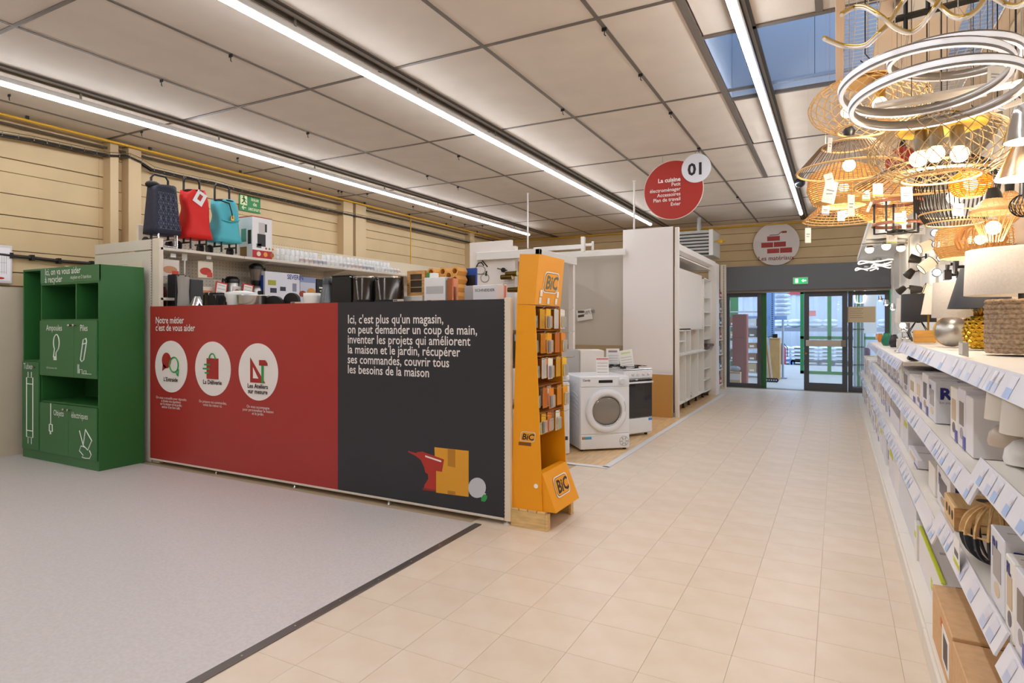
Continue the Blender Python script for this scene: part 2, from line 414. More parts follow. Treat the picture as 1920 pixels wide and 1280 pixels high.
# green framed lobby doors beyond
GR = mat('2f7d42', .5)
for n, (x0, x1) in enumerate(((-.95, .55), (.6, 2.0))):
    d = sempty('door_%d' % (n+2)); y = 19.6
    MB().box(x0, y, 0, x0+.09, y+.06, 3.1).box(x1-.09, y, 0, x1, y+.06, 3.1).box(x0, y, 2.3, x1, y+.06, 2.4).box(x0, y, 3.0, x1, y+.06, 3.1).box(x0, y, 1.0, x1, y+.06, 1.08).box(x0, y, 0, x1, y+.06, .08).build('frame', GR, d)
    MB().box((x0+x1)/2-.05, y, .08, (x0+x1)/2+.05, y+.05, 2.3).build('mullion', GR, d)
    MB().box(x0+.09, y+.02, .08, x1-.09, y+.03, 2.3).build('pane', PANE, d)
struct('trim_5', B(-2.75, 18.4, 0, -2.5, 18.5, 3.3), GR)
# ================================================================ CEILING LIGHTS, PIPES, CABLES
hous = mat('d8d8d6', .4, .2)
def strip(x, y0, y1, label):
    t = thing('ceiling_light', label, 'ceiling light', (x, y0, 3.575), 0, 'continuous ceiling light lines')
    n = round((y1-y0)/1.5); s = (y1-y0)/n
    me_h = MB().box(-.035, .002, .0, .035, s-.002, .045, b=.005).mesh('housing'); me_h.materials.append(hous)
    me_d = MB().lathe([(.028, .01), (.028, s-.01)], (0, 0, 0), 10, 'y').mesh('diffuser'); me_d.materials.append(TUBE)
    me_w = MB().box(-.004, s/2-.01, .045, .004, s/2+.01, .135).mesh('hanger'); me_w.materials.append(mat('9a948c', .4, .5))
    for k in range(n):
        h = inst(me_h, 'housing', t, (0, k*s, 0)); inst(me_d, 'diffuser', h, (0, 0, -.006)); inst(me_w, 'hanger', h, (0, 0, 0))
    return t
strip(-3.53, -3.5, 12.97, 'long white light line above the red and black panel')
strip(-6.5, -3.5, 13.1, 'long white light line beside the yellow pipe along the left wall')
strip(-.62, -3.5, 13.1, 'long white light line crossing the skylight')
strip(2.28, -3.5, 13.1, 'extra white light line over the next aisle, unseen, added for lighting')  # unseen extra line, added to light that side of the room
YEL = mat('d3a32a', .4)
p = thing('gas_pipe', 'yellow pipe running under the ceiling round the walls', 'pipe', (XL+.2, 0, 3.66))
MB().tube([(0, YF+.1, 0), (0, YB-.17, 0), (.03, YB-.14, 0), (4.2, YB-.14, 0), (4.3, YB-.14, -.03), (8.7, YB-.14, -.03)], .017, 8).build('pipe', YEL, p)
pt = onx(770, 420, XL+.2)
MB().tube([(0, pt.y, 0), (-.0, pt.y, -2.6)], .012, 8).build('branch', YEL, p)
for k in range(12): MB().box(-.012, -2+k*1.35, 0, .012, -1.97+k*1.35, .05).build('clamp', BLACK, p)
tb = thing('dark_conduit', 'thin dark conduit below the yellow pipe', 'conduit', (XL+.09, 0, 3.6)); MB().tube([(0, YF, 0), (0, YB-.1, 0)], .015, 6).build('conduit', mat('5a4d3c', .5), tb)
# wire cable tray with cables following the wall
tp = [onx(u, v, XL+.15) for u, v in ((0, 252), (60, 262), (130, 277), (200, 291), (240, 293), (262, 303), (285, 318), (340, 331), (400, 343), (450, 357), (520, 372), (600, 391), (640, 399), (700, 412), (760, 426), (830, 442), (884, 455))]
tp = [Vector((XL+.15, tp[0].y-3, tp[0].z))]+tp
ct = thing('cable_tray', 'wire cable tray with black cables snaking along the left wall', 'cable tray', (0, 0, 0))
WIRE = mat('8b857a', .35, .8)
for dz, dx in ((0, -.03), (0, .03), (.05, -.05), (.05, .05)): MB().tube([q+Vector((dx, 0, dz-.02)) for q in tp], .0035, 4).build('long_wire', WIRE, ct)
rg = MB()
for a, b in zip(tp[:-1], tp[1:]):
    n = max(1, int((b-a).length/.12))
    for k in range(n):
        q = a.lerp(b, k/n); rg.tube([q+Vector((-.05, 0, .03)), q+Vector((-.05, 0, -.02)), q+Vector((.05, 0, -.02)), q+Vector((.05, 0, .03))], .0028, 4)
rg.build('cross_wire', WIRE, ct, kind='stuff')
cb = thing('black_cables', 'bundle of black cables lying in the wire tray', 'cable', (0, 0, 0))
for k in range(5): MB().tube([q+Vector((-.03+.015*k, 0, -.008+.008*(k % 2))) for q in tp], .009, 5).build('cable', mat('17171a', .5), cb)
lc = thing('wall_cable', 'dark cable clipped low on the wall behind the green cabinet', 'cable', (0, 0, 0))
q = [onx(u, v, XL+.05) for u, v in ((-60, 470), (20, 479), (60, 483), (110, 489), (172, 494), (230, 500))]
MB().tube(q, .02, 6).build('cable', mat('2f2b29', .5), lc)
for a in q[1:5]: MB().box(XL, a.y-.015, a.z-.03, XL+.08, a.y+.015, a.z+.03).build('clip', BLACK, lc)
# exit sign on the left wall
e0, e1, e2 = onx(448, 364, XL+.02), onx(488, 374, XL+.02), onx(488, 401, XL+.02)
es = thing('wall_sign', 'green French emergency exit sign on the left wall', 'sign', (XL+.02, e0.y, e2.z))
Wd, Ht = e1.y-e0.y, .245
MB().box(0, 0, 0, .006, Wd, Ht, b=.002).build('plate', mat('1f7f45', .45), es)
pic = mat('dfe7b2', .5); gk = mat('1a5a34', .5)
MB().box(.006, .02, .09, .0075, .14, .235).build('picture', pic, es)
for nm, pl in (('arrow', [(.04, .05), (.075, .085), (.085, .075), (.068, .057), (.12, .057), (.12, .043), (.068, .043), (.085, .025), (.075, .015)]),
               ('torso', [(.065, .20), (.095, .20), (.10, .15), (.075, .145)]), ('running_legs', [(.075, .15), (.04, .115), (.05, .105), (.09, .14), (.125, .105), (.13, .118), (.1, .152)]), ('arms', [(.04, .185), (.07, .19), (.10, .19), (.13, .165), (.125, .158), (.1, .175), (.045, .175)])):
    MB().prism(pl, 'x', .0075 if nm != 'arrow' else .006, .0085).build(nm, pic if nm == 'arrow' else gk, es)
MB().prism([(.08+.014*cos(a*pi/5), .215+.014*sin(a*pi/5)) for a in range(10)], 'x', .0075, .0085).build('figure_head', gk, es)
for k, s in enumerate(('issue', 'de', 'secours')): text(s, .085, pic, es, (.0085, .28 if k < 2 else .275, .175-k*.075), '+x', 'CENTER', w=False, bold=.01)
# framed notice at the left edge
fn = thing('wall_notice', 'white plan in a thin frame at the left edge of the wall', 'notice', (XL+.03, 0, 0))
a, b = onx(0, 531, XL+.03), onx(21, 461, XL+.03)
MB().box(XL+.03, a.y-.32, a.z, XL+.06, b.y, b.z, b=.006).build('frame', mat('d9d2d4', .4), fn, w=True)
MB().box(XL+.06, a.y-.3, a.z+.03, XL+.063, b.y-.02, b.z-.03).build('sheet', mat('f0ecee', .5), fn, w=True)
dr = MB()
for k in range(4): dr.box(XL+.063, b.y-.12+.02*k, a.z+.1, XL+.064, b.y-.117+.02*k, b.z-.1).box(XL+.063, a.y-.2, a.z+.12+.1*k, XL+.064, b.y-.06, a.z+.123+.1*k)
dr.build('plan_lines', mat('9a9498', .6), fn, w=True, kind='stuff')
MB().prism([(b.y-.11+.035*cos(t*pi/6), a.z+.055+.012*sin(t*pi/6)) for t in range(12)], 'x', XL+.063, XL+.065).build('red_mark', REDP, fn, w=True)
# ================================================================ GREEN RECYCLING CABINET
gn = mat('2f6b35', .42); gi = mat('24582a', .5); gd = mat('3a7344', .4)
gx0, gx1, gy0, gy1, gh = -7.83, -6.37, 3.39, 3.83, 2.03
gc = thing('recycling_cabinet', 'tall dark green recycling cabinet with open slots and white pictograms', 'cabinet', (gx0, gy0, 0))
W_, D_ = gx1-gx0, gy1-gy0
cx = .365
body = MB().box(0, 0, 0, .018, D_, gh, b=.002).box(W_-.018, 0, 0, W_, D_, gh, b=.002).box(cx, .003, .1, cx+.018, D_, gh-.02).box(.018, 0, gh-.018, W_-.018, D_, gh).box(.018, D_-.012, .0, W_-.018, D_, gh-.018)
body.box(.018, .01, .08, W_-.018, D_-.012, .1).box(.018, .02, 0, W_-.018, .035, .08)
body.box(cx+.018, .003, .62, W_-.018, D_-.012, .638).box(cx+.018, .003, .9, W_-.018, D_-.012, .918).box(cx+.018, .003, 1.475, W_-.018, D_-.012, 1.493).box(cx+.018, .003, 1.85, W_-.018, D_-.012, 1.868).box(.018, .003, 1.04, cx, D_-.012, 1.058)
body.box(1.035, .003, 1.493, 1.053, D_-.012, 1.85)
body.build('body', gn, gc)
MB().box(cx, -.002, 1.868, W_, .016, gh, b=.002).build('header_board', gd, gc)
MB().box(0, -.002, 0, W_, .002, .1).build('plinth', gd, gc)
def gdoor(x0, x1, z0, z1, kx, kz):
    d = MB().box(x0+.002, -.018, z0+.002, x1-.002, 0, z1-.002, b=.002).build('door', gd, gc)
    MB().lathe([(.008, 0), (.006, -.016), (.013, -.022), (.013, -.034), (.008, -.038)], (kx, -.018, kz), 12, 'y').build('knob', mat('b9b2a4', .3, 1), d)
    return d
d1 = gdoor(.018, cx, .1, 1.04, .30, .985)
d2 = gdoor(cx+.018, 1.045, .905, 1.48, 1.0, 1.43); d3 = gdoor(1.045, W_-.016, .905, 1.48, 1.09, 1.43)
d4 = gdoor(cx+.018, .94, .1, .62, .90, .575); d5 = gdoor(.94, W_-.016, .1, .62, .985, .575)
TW = mat('e9f0ea', .5)
text('Ici, on va vous aider\nà recycler', .098, TW, gc, (.46, -.004, 1.955), w=False, gap=.8, bold=.008)
text('récylum et O batribox', .052, TW, gc, (.95, -.004, 1.90), w=False, sx=.8)
text('Ampoules', .088, TW, d2, (.52, -.0195, 1.375), w=False, bold=.006); text('Piles', .088, TW, d3, (1.16, -.0195, 1.375), w=False, bold=.006)
text('LED, fluorescents, halo', .026, TW, d2, (.52, -.0195, .98), w=False)
text('Tubes', .088, TW, d1, (.05, -.0195, .96), w=False, bold=.006)
text('Objets', .085, TW, d4, (.66, -.0195, .50), w=False, bold=.006); text('électriques', .085, TW, d5, (1.0, -.0195, .50), w=False, bold=.006, sx=.8)
def line(parent, pts, r=.006, closed=False, m=TW, name='pictogram'):
    return MB().tube([(x, -.0195, z) for x, z in pts], r, 4, closed=closed).build(name, m, parent)
bulbp = [(.70+.055*sin(a)*1.0, 1.24+.06*cos(a)) for a in [radians(t) for t in range(-145, 150, 20)]]
bl = [(.665, 1.10), (.675, 1.15)]+[(.72+.055*sin(radians(t)), 1.25+.085*cos(radians(t))) for t in range(-140, 145, 20)]+[(.715, 1.15), (.715, 1.11)]
line(d2, bl, closed=False); MB().box(.665, -.021, 1.07, .72, -.018, 1.11).build('bulb_cap', TW, d2)
line(d3, [(1.17, 1.09), (1.19, 1.07), (1.23, 1.09), (1.28, 1.27), (1.27, 1.30), (1.22, 1.29)], closed=True); line(d3, [(1.20, 1.24), (1.27, 1.255)])
line(d3, [(1.12, .95), (1.12, 1.04), (1.14, 1.04), (1.14, .95)], .003); line(d3, [(1.15, .95), (1.15, .99), (1.2, .99), (1.2, .95), (1.27, .95), (1.27, .98), (1.23, .98), (1.23, .95), (1.36, .95)], .003)
line(d1, [(.12, .23), (.12, .87), (.25, .87), (.25, .23)], .006, closed=True); line(d1, [(.12, .80), (.25, .80)]); line(d1, [(.12, .30), (.25, .30)])
for zz in ((.16, .23), (.87, .93)):
    for xx in (.15, .22): line(d1, [(xx, zz[0]), (xx, zz[1])], .004)
line(d4, [(.61, .62), (.61, .40)], .005); line(d4, [(.585, .40), (.64, .40), (.645, .33), (.585, .33)], .006, closed=True); line(d4, [(.61, .33), (.61, .30)], .01)
line(d5, [(1.22, .24), (1.30, .20), (1.37, .30), (1.26, .40)], .006, closed=True); line(d5, [(1.15, .38), (1.22, .24)], .005)
line(d5, [(1.26, .22), (1.18, .23), (1.15, .18), (1.22, .14), (1.2, .12), (1.25, .115), (1.33, .12), (1.36, .16), (1.33, .2)], .005)
# ---- pegboard and gondola end behind the cabinet
pg = thing('pegboard', 'cream perforated back panel standing behind the green cabinet', 'pegboard', (-7.98, 3.86, 0))
MB().box(0, 0, 0, .04, .05, 2.12, b=.004).build('upright', CREAM, pg)
MB().box(.04, .01, .02, 1.5, .03, 2.1).build('panel', CREAM, pg)
hl = MB()
for i in range(34):
    for j in range(4): hl.box(.07+i*.035, .0085, 2.085-j*.035, .077+i*.035, .01, 2.078-j*.035)
hl.build('hole', mat('6b6258', .8), pg, kind='stuff')
# ================================================================ RED AND BLACK DIVIDER GONDOLA
dv = thing('divider_gondola', 'white metal gondola backed by the red and charcoal printed panel', 'gondola', (-6.32, 3.86, 0))
Ld = 6.32-2.116
redm = mat('a63330', .3); dkm = mat('2f3036', .35)
MB().box(.005, 0, .05, 2.61, .012, 1.625).build('red_panel', redm, dv, label='red printed panel')
MB().box(2.61, 0, .05, Ld, .012, 1.625).build('charcoal_panel', dkm, dv, label='charcoal printed panel')
MB().box(0, -.008, .035, Ld, .03, .052, b=.002).build('bottom_rail', OFFW, dv)
MB().box(0, .012, 1.605, Ld, .05, 1.62).build('top_rail', OFFW, dv)
for k, u in enumerate((403, 550, 727)):
    xx = ony(u, 900, 3.86).x+6.32
    MB().box(xx-.012, .01, .02, xx+.012, .03, .05).lathe([(.02, 0), (.014, .01), (.006, .02), (.006, .04)], (xx, .02, 0), 12).build('foot', CHROME, dv)
MB().box(Ld, .0, .03, Ld+.05, .045, 1.635, b=.004).build('end_upright', CREAM, dv)
MB().lathe([(.028, 0), (.028, .008), (.008, .015), (.008, .04)], (Ld+.01, .03, 0), 14).build('foot', OFFW, dv)
sl = MB()
for k in range(60): sl.box(Ld+.0015, -.001, .06+k*.026, Ld+.0055, .001, .076+k*.026)
sl.build('slot', mat('40403e', .7), dv, kind='stuff')
SH2 = 1.40
for z in (.12, .5, .85, 1.15, SH2): MB().box(.02, .02, z-.03, Ld+.02, .42, z, b=.003).build('shelf', CREAM, dv)
MB().box(Ld-.01, .42, 0, Ld+.03, .46, 1.2).build('front_upright', CREAM, dv)
cr = MB()
# printed graphics
PW = mat('f1ece8', .5); GRN = mat('2b9a4e', .5); R2 = mat('a52f2b', .5); PK = mat('2a2020', .6)
def gp(u, v, y=3.86): q = ony(u, v, y); return (q.x, q.z)
def Z0(u, v): return ony(u, v, 3.858)
text('Notre métier\nc\'est de vous aider', .098, PW, dv, (gp(292, 606)[0], 3.857, gp(292, 606)[1]), gap=.78, bold=.012)
for k, (u, v, lab, sub) in enumerate(((321, 687, "L'Entraide", 'On vous y accueille pour répondre\nà toutes vos questions\nsur la maison et le jardin,\nautour d\'un bon café.'),
        (399, 691, 'La Déliverie', 'On prépare vos commandes,\nvenez les retirer ici.'), (484, 697, 'Les Ateliers\nsur mesure', 'On vous accompagne\npour personnaliser la maison\net le jardin.'))):
    X, Z = gp(u, v); y = 3.857; R = .262
    c = disc((X, y, Z), R, '-y', 48, .003).build('white_roundel', PW, dv, w=True)
    y -= .001
    def pr(poly, m, nm, yy=0): MB().prism([(X+a, Z+b) for a, b in poly], 'y', y-.002-yy, y-.0005-yy).build(nm, m, c, w=True)
    if k == 0:
        pr([(-.07+.075*cos(t*pi/12), .06+.08*sin(t*pi/12)) for t in range(24)], R2, 'speech_bubble'); pr([(-.13, .03), (-.14, -.05), (-.07, -.01)], R2, 'bubble_tail')
        MB().tube([(X+.055+.07*cos(t*pi/12), y-.003, Z+.02+.075*sin(t*pi/12)) for t in range(24)], .008, 4, closed=True).build('green_bubble', GRN, c, w=True)
        MB().tube([(X+.08, y-.003, Z-.05), (X+.12, y-.003, Z-.09), (X+.125, y-.003, Z-.02)], .008, 4).build('bubble_tail', GRN, c, w=True)
    if k == 1:
        pr([(-.085, -.1), (.09, -.1), (.09, .1), (-.085, .1)], R2, 'shopping_bag')
        MB().tube([(X+.045*cos(t*pi/8), y-.004, Z+.09+.055*sin(t*pi/8)) for t in range(9)], .007, 4).build('bag_handle', GRN, c, w=True)
        for i, (a, b) in enumerate(((-.12, -.03), (-.14, -.04), (-.11, -.05))): pr([(a, .045-.04*i), (b, .045-.04*i), (b, .03-.04*i), (a, .03-.04*i)], GRN, 'speed_line', .002)
    if k == 2:
        pr([(-.1, .13), (.1, -.1), (-.1, -.1)], R2, 'set_square'); pr([(-.06, .04), (.01, -.06), (-.06, -.06)], PW, 'cut_out', .0015)
        pr([(.05, -.1), (.08, -.1), (.08, .07), (.05, .07)], GRN, 'hammer_shaft', .001); pr([(.02, .06), (.13, .06), (.13, .08), (.1, .11), (.02, .11)], R2, 'hammer_head', .002)
    text(lab, .058, PK, c, (X, y-.003, Z-.15), align='CENTER', gap=.85, sx=.98, bold=.02)
    text(sub, .038, PW, dv, (X, 3.857, Z-.335), align='CENTER', gap=.8, sx=.92)
X, Z = gp(652, 606)
text('Ici, c\'est plus qu\'un magasin,\non peut demander un coup de main,\ninventer les projets qui améliorent\nla maison et le jardin, récupérer\nses commandes, couvrir tous\nles besoins de la maison', .1015, PW, dv, (X, 3.857, Z), gap=.815, bold=.012, sx=.845)
def prp(pts, m, nm, yy=0, parent=None): return MB().prism([gp(*p) for p in pts], 'y', 3.857-yy, 3.859-yy).build(nm, m, parent or dv, w=True)
prp([(815, 838), (879, 845), (879, 931), (818, 923)], mat('e0a12e', .5), 'printed_carton')
prp([(840, 841), (854, 843), (854, 876), (840, 873)], mat('b97f22', .5), 'tape_print', .001); prp([(840, 919), (854, 921), (854, 928), (840, 926)], mat('b97f22', .5), 'tape_print', .001)
prp([(766, 845), (781, 849), (783, 847), (792, 846), (833, 861), (829, 884), (818, 882), (818, 921), (795, 918), (797, 908), (804, 897), (803, 888), (798, 885), (796, 875), (790, 862), (780, 854), (766, 847)], mat('b2342b', .5), 'printed_drill', .002)
prp([(798, 853), (828, 863), (828, 866), (798, 856)], PW, 'drill_stripe', .003); prp([(794, 914), (818, 918), (818, 921), (793, 918)], mat('8c2a24', .5), 'drill_foot', .003)
prp([(895+16.5*cos(t*pi/10), 914-19*sin(t*pi/10)) for t in range(20)], mat('c9cdd6', .5), 'printed_bulb', .001); prp([(905, 922), (912, 925), (906, 934), (900, 930)], mat('c9cdd6', .5), 'bulb_neck', .002)
prp([(903, 932), (908, 926), (914, 929), (914, 934), (910, 940), (903, 939)], GRN, 'bulb_cap_print', .003)
# ================================================================ YELLOW PEN DISPLAY ON ITS PALLET
BY = mat('f0a10c', .45); BYD = mat('c8860a', .5); BYI = mat('8a4f08', .7)
pal = thing('wooden_stand', 'small pale pine pallet carrying the yellow pen display', 'pallet', (-2.07, 3.875, 0))
MB().box(0, 0, 0, .27, .018, .115, b=.002).build('side_board', PINE, pal); MB().box(0, .46, 0, .27, .478, .115, b=.002).build('side_board', PINE, pal)
for k in range(4): MB().box(.0+k*.07, 0, .115, .06+k*.07, .478, .13, b=.002).build('top_slat', PINE, pal)
MB().box(.27, 0, 0, .288, .05, .115).build('corner_block', PINE, pal); MB().box(.27, .43, 0, .288, .478, .115).build('corner_block', PINE, pal)
bs = thing('pen_display', 'tall yellow cardboard display of pens and lighters on a pine pallet', 'display stand', (-2.05, 3.89, .13))
def bx(u, v): q = ony(u, v, 3.89); return (q.x, q.z)
sidep = [bx(958, 955), bx(1017, 960), bx(1003, 572), bx(969, 570)]
dpt = .44
for nm, y in (('side_panel', 3.89), ('side_panel', 3.89+dpt)): MB().prism(sidep, 'y', y, y+.008).build(nm, BY, bs, w=True)
xa = sidep[0][0]; xb = sidep[1][0]; zt = sidep[2][1]; xt = sidep[2][0]; xl = sidep[3][0]
zb = .13
MB().add([(xa+.01, 3.898, zb), (xa+.01, 3.89+dpt, zb), (xl+.01, 3.89+dpt, zt), (xl+.01, 3.898, zt)], [(0, 1, 2, 3)]).add([(xa+.02, 3.898, zb), (xa+.02, 3.89+dpt, zb), (xl+.02, 3.89+dpt, zt), (xl+.02, 3.898, zt)], [(3, 2, 1, 0)]).build('back_panel', BYI, bs, w=True)
# header
hp = [bx(969, 570), bx(1003, 571), bx(1011, 476), bx(975, 476)]
hd = MB().prism(hp, 'y', 3.888, 3.89+dpt+.01).build('header', mat('f2a52a', .45), bs, w=True)
# hopper at the foot
k0 = bx(1013, 888)[1]
hop = MB(); pr0 = [(xb-.02, zb), (xb+.10, zb), (xb-.005, k0), (xb-.06, k0)]
hop.prism(pr0, 'y', 3.9, 3.89+dpt).build('hopper', BY, bs, w=True)
nxn = Vector((hp[1][1]-hp[2][1], 0, hp[2][0]-hp[1][0]))
def logo(parent, M, s, wordc, ringc=PW, fill=BY):
    """white edged rounded plate with the pen maker's letters, drawn in local x (right) z (up)"""
    mb = MB(); n = 6
    def rr(w, h, r): return [(sx*(w-r)+r*cos(a), sz*(h-r)+r*sin(a)) for (sx, sz, a0) in ((1, 1, 0), (-1, 1, 90), (-1, -1, 180), (1, -1, 270)) for a in [radians(a0+90*i/n) for i in range(n+1)]]
    for w, h, m, o, nm in ((.5, .3, ringc, 0, 'logo_edge'), (.465, .265, mat('2a2a2a', .5), .001, 'logo_line'), (.45, .25, fill, .002, 'logo_plate')):
        k = MB().prism([(a*s+b*s*.15, b*s) for a, b in rr(w, h, .15)], 'y', -o-.001, -o); k.xf(M); k.build(nm, m, parent, w=True)
    t = text('BiC', s*.52, wordc, None, (0, 0, 0), sx=1.05, bold=.03, align='CENTER', shear=.2, w=False)
    t.parent = parent; t.matrix_parent_inverse = wm(parent).inverted() @ M
    t.location = (0, -.0035, -s*.18)
WK = mat('2b2520', .5)
qx = lambda f: (hp[1][0]+(hp[2][0]-hp[1][0])*f, hp[1][1]+(hp[2][1]-hp[1][1])*f)
tilt = math.atan2(hp[2][0]-hp[1][0], hp[2][1]-hp[1][1])
c_ = qx(.47); Mh = Matrix.Translation((c_[0]+.002, 3.89+dpt*.5+.02, c_[1])) @ Matrix.Rotation(pi/2, 4, 'Z') @ Matrix.Rotation(tilt, 4, 'X')
logo(hd, Mh, .26, mat('6e6a50', .5), fill=mat('f2a52a', .45))
for (f, yy) in ((.24, .07), (.24, .36), (.09, .06), (.09, .2), (.09, .34)):
    c2 = qx(f); MB().box(-.017, -.003, -.022, .017, 0, .022).xf(Matrix.Translation((c2[0]+.003, 3.9+yy, c2[1])) @ Matrix.Rotation(pi/2, 4, 'Z') @ Matrix.Rotation(tilt, 4, 'X')).build('white_sticker', PRINTW, hd, w=True)
lp = bx(985, 818); Ms = Matrix.Translation((lp[0]+.02, 3.889, lp[1])); logo(bs, Ms, .115, WK)
sp = ony(984, 832, 3.889); MB().box(sp.x-.05, 3.8885, sp.z-.012, sp.x+.05, 3.8895, sp.z+.012, b=.004).build('hand_slot', mat('7a4a08', .7), bs, w=True)
sp = ony(1005, 911, 3.889); disc((sp.x, 3.886, sp.z), .016, '-y', 16).build('white_button', PRINTW, bs, w=True)
fx = Vector((.105, 0, zb-k0)); tl = math.atan2(.105, k0-zb)
Mf = Matrix.Translation((xb+.048, 3.89+dpt*.5+.01, (zb+k0)/2+.01)) @ Matrix.Rotation(pi/2, 4, 'Z') @ Matrix.Rotation(-tl, 4, 'X')
logo(bs, Mf, .24, WK)
# shelves of packs: hooks with blister packs
cols = ['5b8f2c', '2d3c6b', 'b03a52', '30343c', '6a59a8', 'd9c02a', '3f9f9a', 'e0781f']
def fr(z): return sidep[1][0]+(xt-sidep[1][0])*(z-zb)/(zt-zb)
CL = mat('dfe4ea', .1, alpha=.35)
rows = [(608, 652), (668, 712), (732, 778), (800, 850)]
n = 0
for ri, (v0, v1) in enumerate([(578, 620), (624, 668), (672, 725), (728, 775), (778, 826)]):
    z1 = ony(1010, v0, 3.95).z; z0 = ony(1010, v1, 3.95).z
    xf_ = fr((z0+z1)/2)
    MB().box(xl+.02, 3.9, z1+.012, xf_-.01, 3.89+dpt, z1+.02).build('hook_bar', BYI, bs, w=True)
    for ci in range(4):
        yy = 3.94+ci*.105
        hkx = xf_-.05+.02*(ci == 3)+(.10 if ci in (1, 3) and ri < 4 else .03)
        hk = thing('wire_hook', '%s wire hook of the %s row on the yellow display' % (ORD[ci], ORD[ri]), 'hook', (0, 0, 0), 0, 'hooks on the yellow pen display')
        MB().tube([(xl+.02, yy, z1-.003), (hkx+.05, yy, z1-.003), (hkx+.07, yy, z1+.012)], .002, 5).build('wire', CHROME, hk)
        for dpk in range(2):
            px = hkx-.02-dpk*.05; hgt = min(.15, (z1-z0)*.92); n += 1
            pk = thing('blister_pack', 'hanging %s pack, %s hook of the %s row, %s' % (['lighter', 'marker', 'pen', 'razor'][(ri+ci) % 4], ORD[ci], ORD[ri], ['front one', 'second one'][dpk]), 'blister pack', (px, yy, z1-hgt), 0, 'packs on the yellow pen display')
            topm = mat(['f0a41a', 'f4c22a', 'e98c2a', 'f2efe8'][(ri*3+ci) % 4], .5)
            MB().box(-.001, -.04, 0, .001, .04, hgt, b=.0005).build('card', topm, pk)
            if dpk == 0 or ci == 0:
                MB().box(.001, -.034, .006, .02, .034, hgt*.66, b=.006).build('bubble', CL, pk)
                for q in range(4):
                    cc = mat(cols[(n*3+q*(1+ci)) % 8], .45)
                    MB().lathe([(.006, .012), (.007, .02), (.007, hgt*.56), (.004, hgt*.6)], (.009, -.024+q*.016, 0), 8).build('pen', cc, pk)
# ================================================================ LEFT GONDOLA ALONG THE WALL
lg = thing('shelf_gondola', 'long cream gondola of kitchenware against the left wall', 'gondola', (-6.2, 3.86, 0))
LG1 = 9.0
MB().box(-6.32, 3.885, 0, -6.2, 3.93, 2.335, b=.003).build('front_post', CREAM, lg, w=True)
MB().box(-7.38, 3.88, 0, -6.33, 3.91, 2.21, b=.002).build('end_panel', OFFW, lg, w=True)
MB().box(-7.38, 3.88, 2.222, -6.33, 3.91, 2.33, b=.002).build('end_panel', OFFW, lg, w=True)
sl = MB()
for k in range(26): sl.box(-6.331, 3.8785, 1.62+k*.028, -6.324, 3.8795, 1.636+k*.028)
sl.build('slot', mat('3c3a38', .7), lg, w=True, kind='stuff')
sx_ = -6.67
MB().box(sx_-.04, 3.95, 0, sx_, 4.0, 2.52, b=.003).build('spine_post', CREAM, lg, w=True)
for k in range(5):
    MB().box(sx_-.02, 4.0+k*1.33, 1.2, sx_, 5.325+k*1.33, 2.5).build('peg_panel', mat('d6c9b2', .5) if k else mat('dcd2c0', .5), lg, w=True)
    MB().box(sx_, 3.9+k*1.02, 2.215, -6.2, 4.915+k*1.02, 2.245, b=.003).build('top_shelf', OFFW, lg, w=True)
    MB().box(sx_, 3.9+k*1.02, 1.69, -6.2, 4.915+k*1.02, 1.72, b=.003).build('middle_shelf', OFFW, lg, w=True)
    if k: MB().prism([(sx_, 2.1), (sx_, 2.215), (-6.24, 2.215)], 'y', 5.32+(k-1)*1.33, 5.335+(k-1)*1.33).build('bracket', OFFW, lg, w=True)
ph = MB()
for i in range(58):
    for j in range(20):
        ph.quad((sx_+.001, 4.03+i*.045, 1.75+j*.04), (sx_+.001, 4.04+i*.045, 1.75+j*.04), (sx_+.001, 4.04+i*.045, 1.758+j*.04), (sx_+.001, 4.03+i*.045, 1.758+j*.04))
ph.build('hole', mat('7d7264', .8), lg, w=True, kind='stuff')
MB().box(sx_-.02, 3.95, 0, -6.2, LG1, .15).build('base', OFFW, lg, w=True)
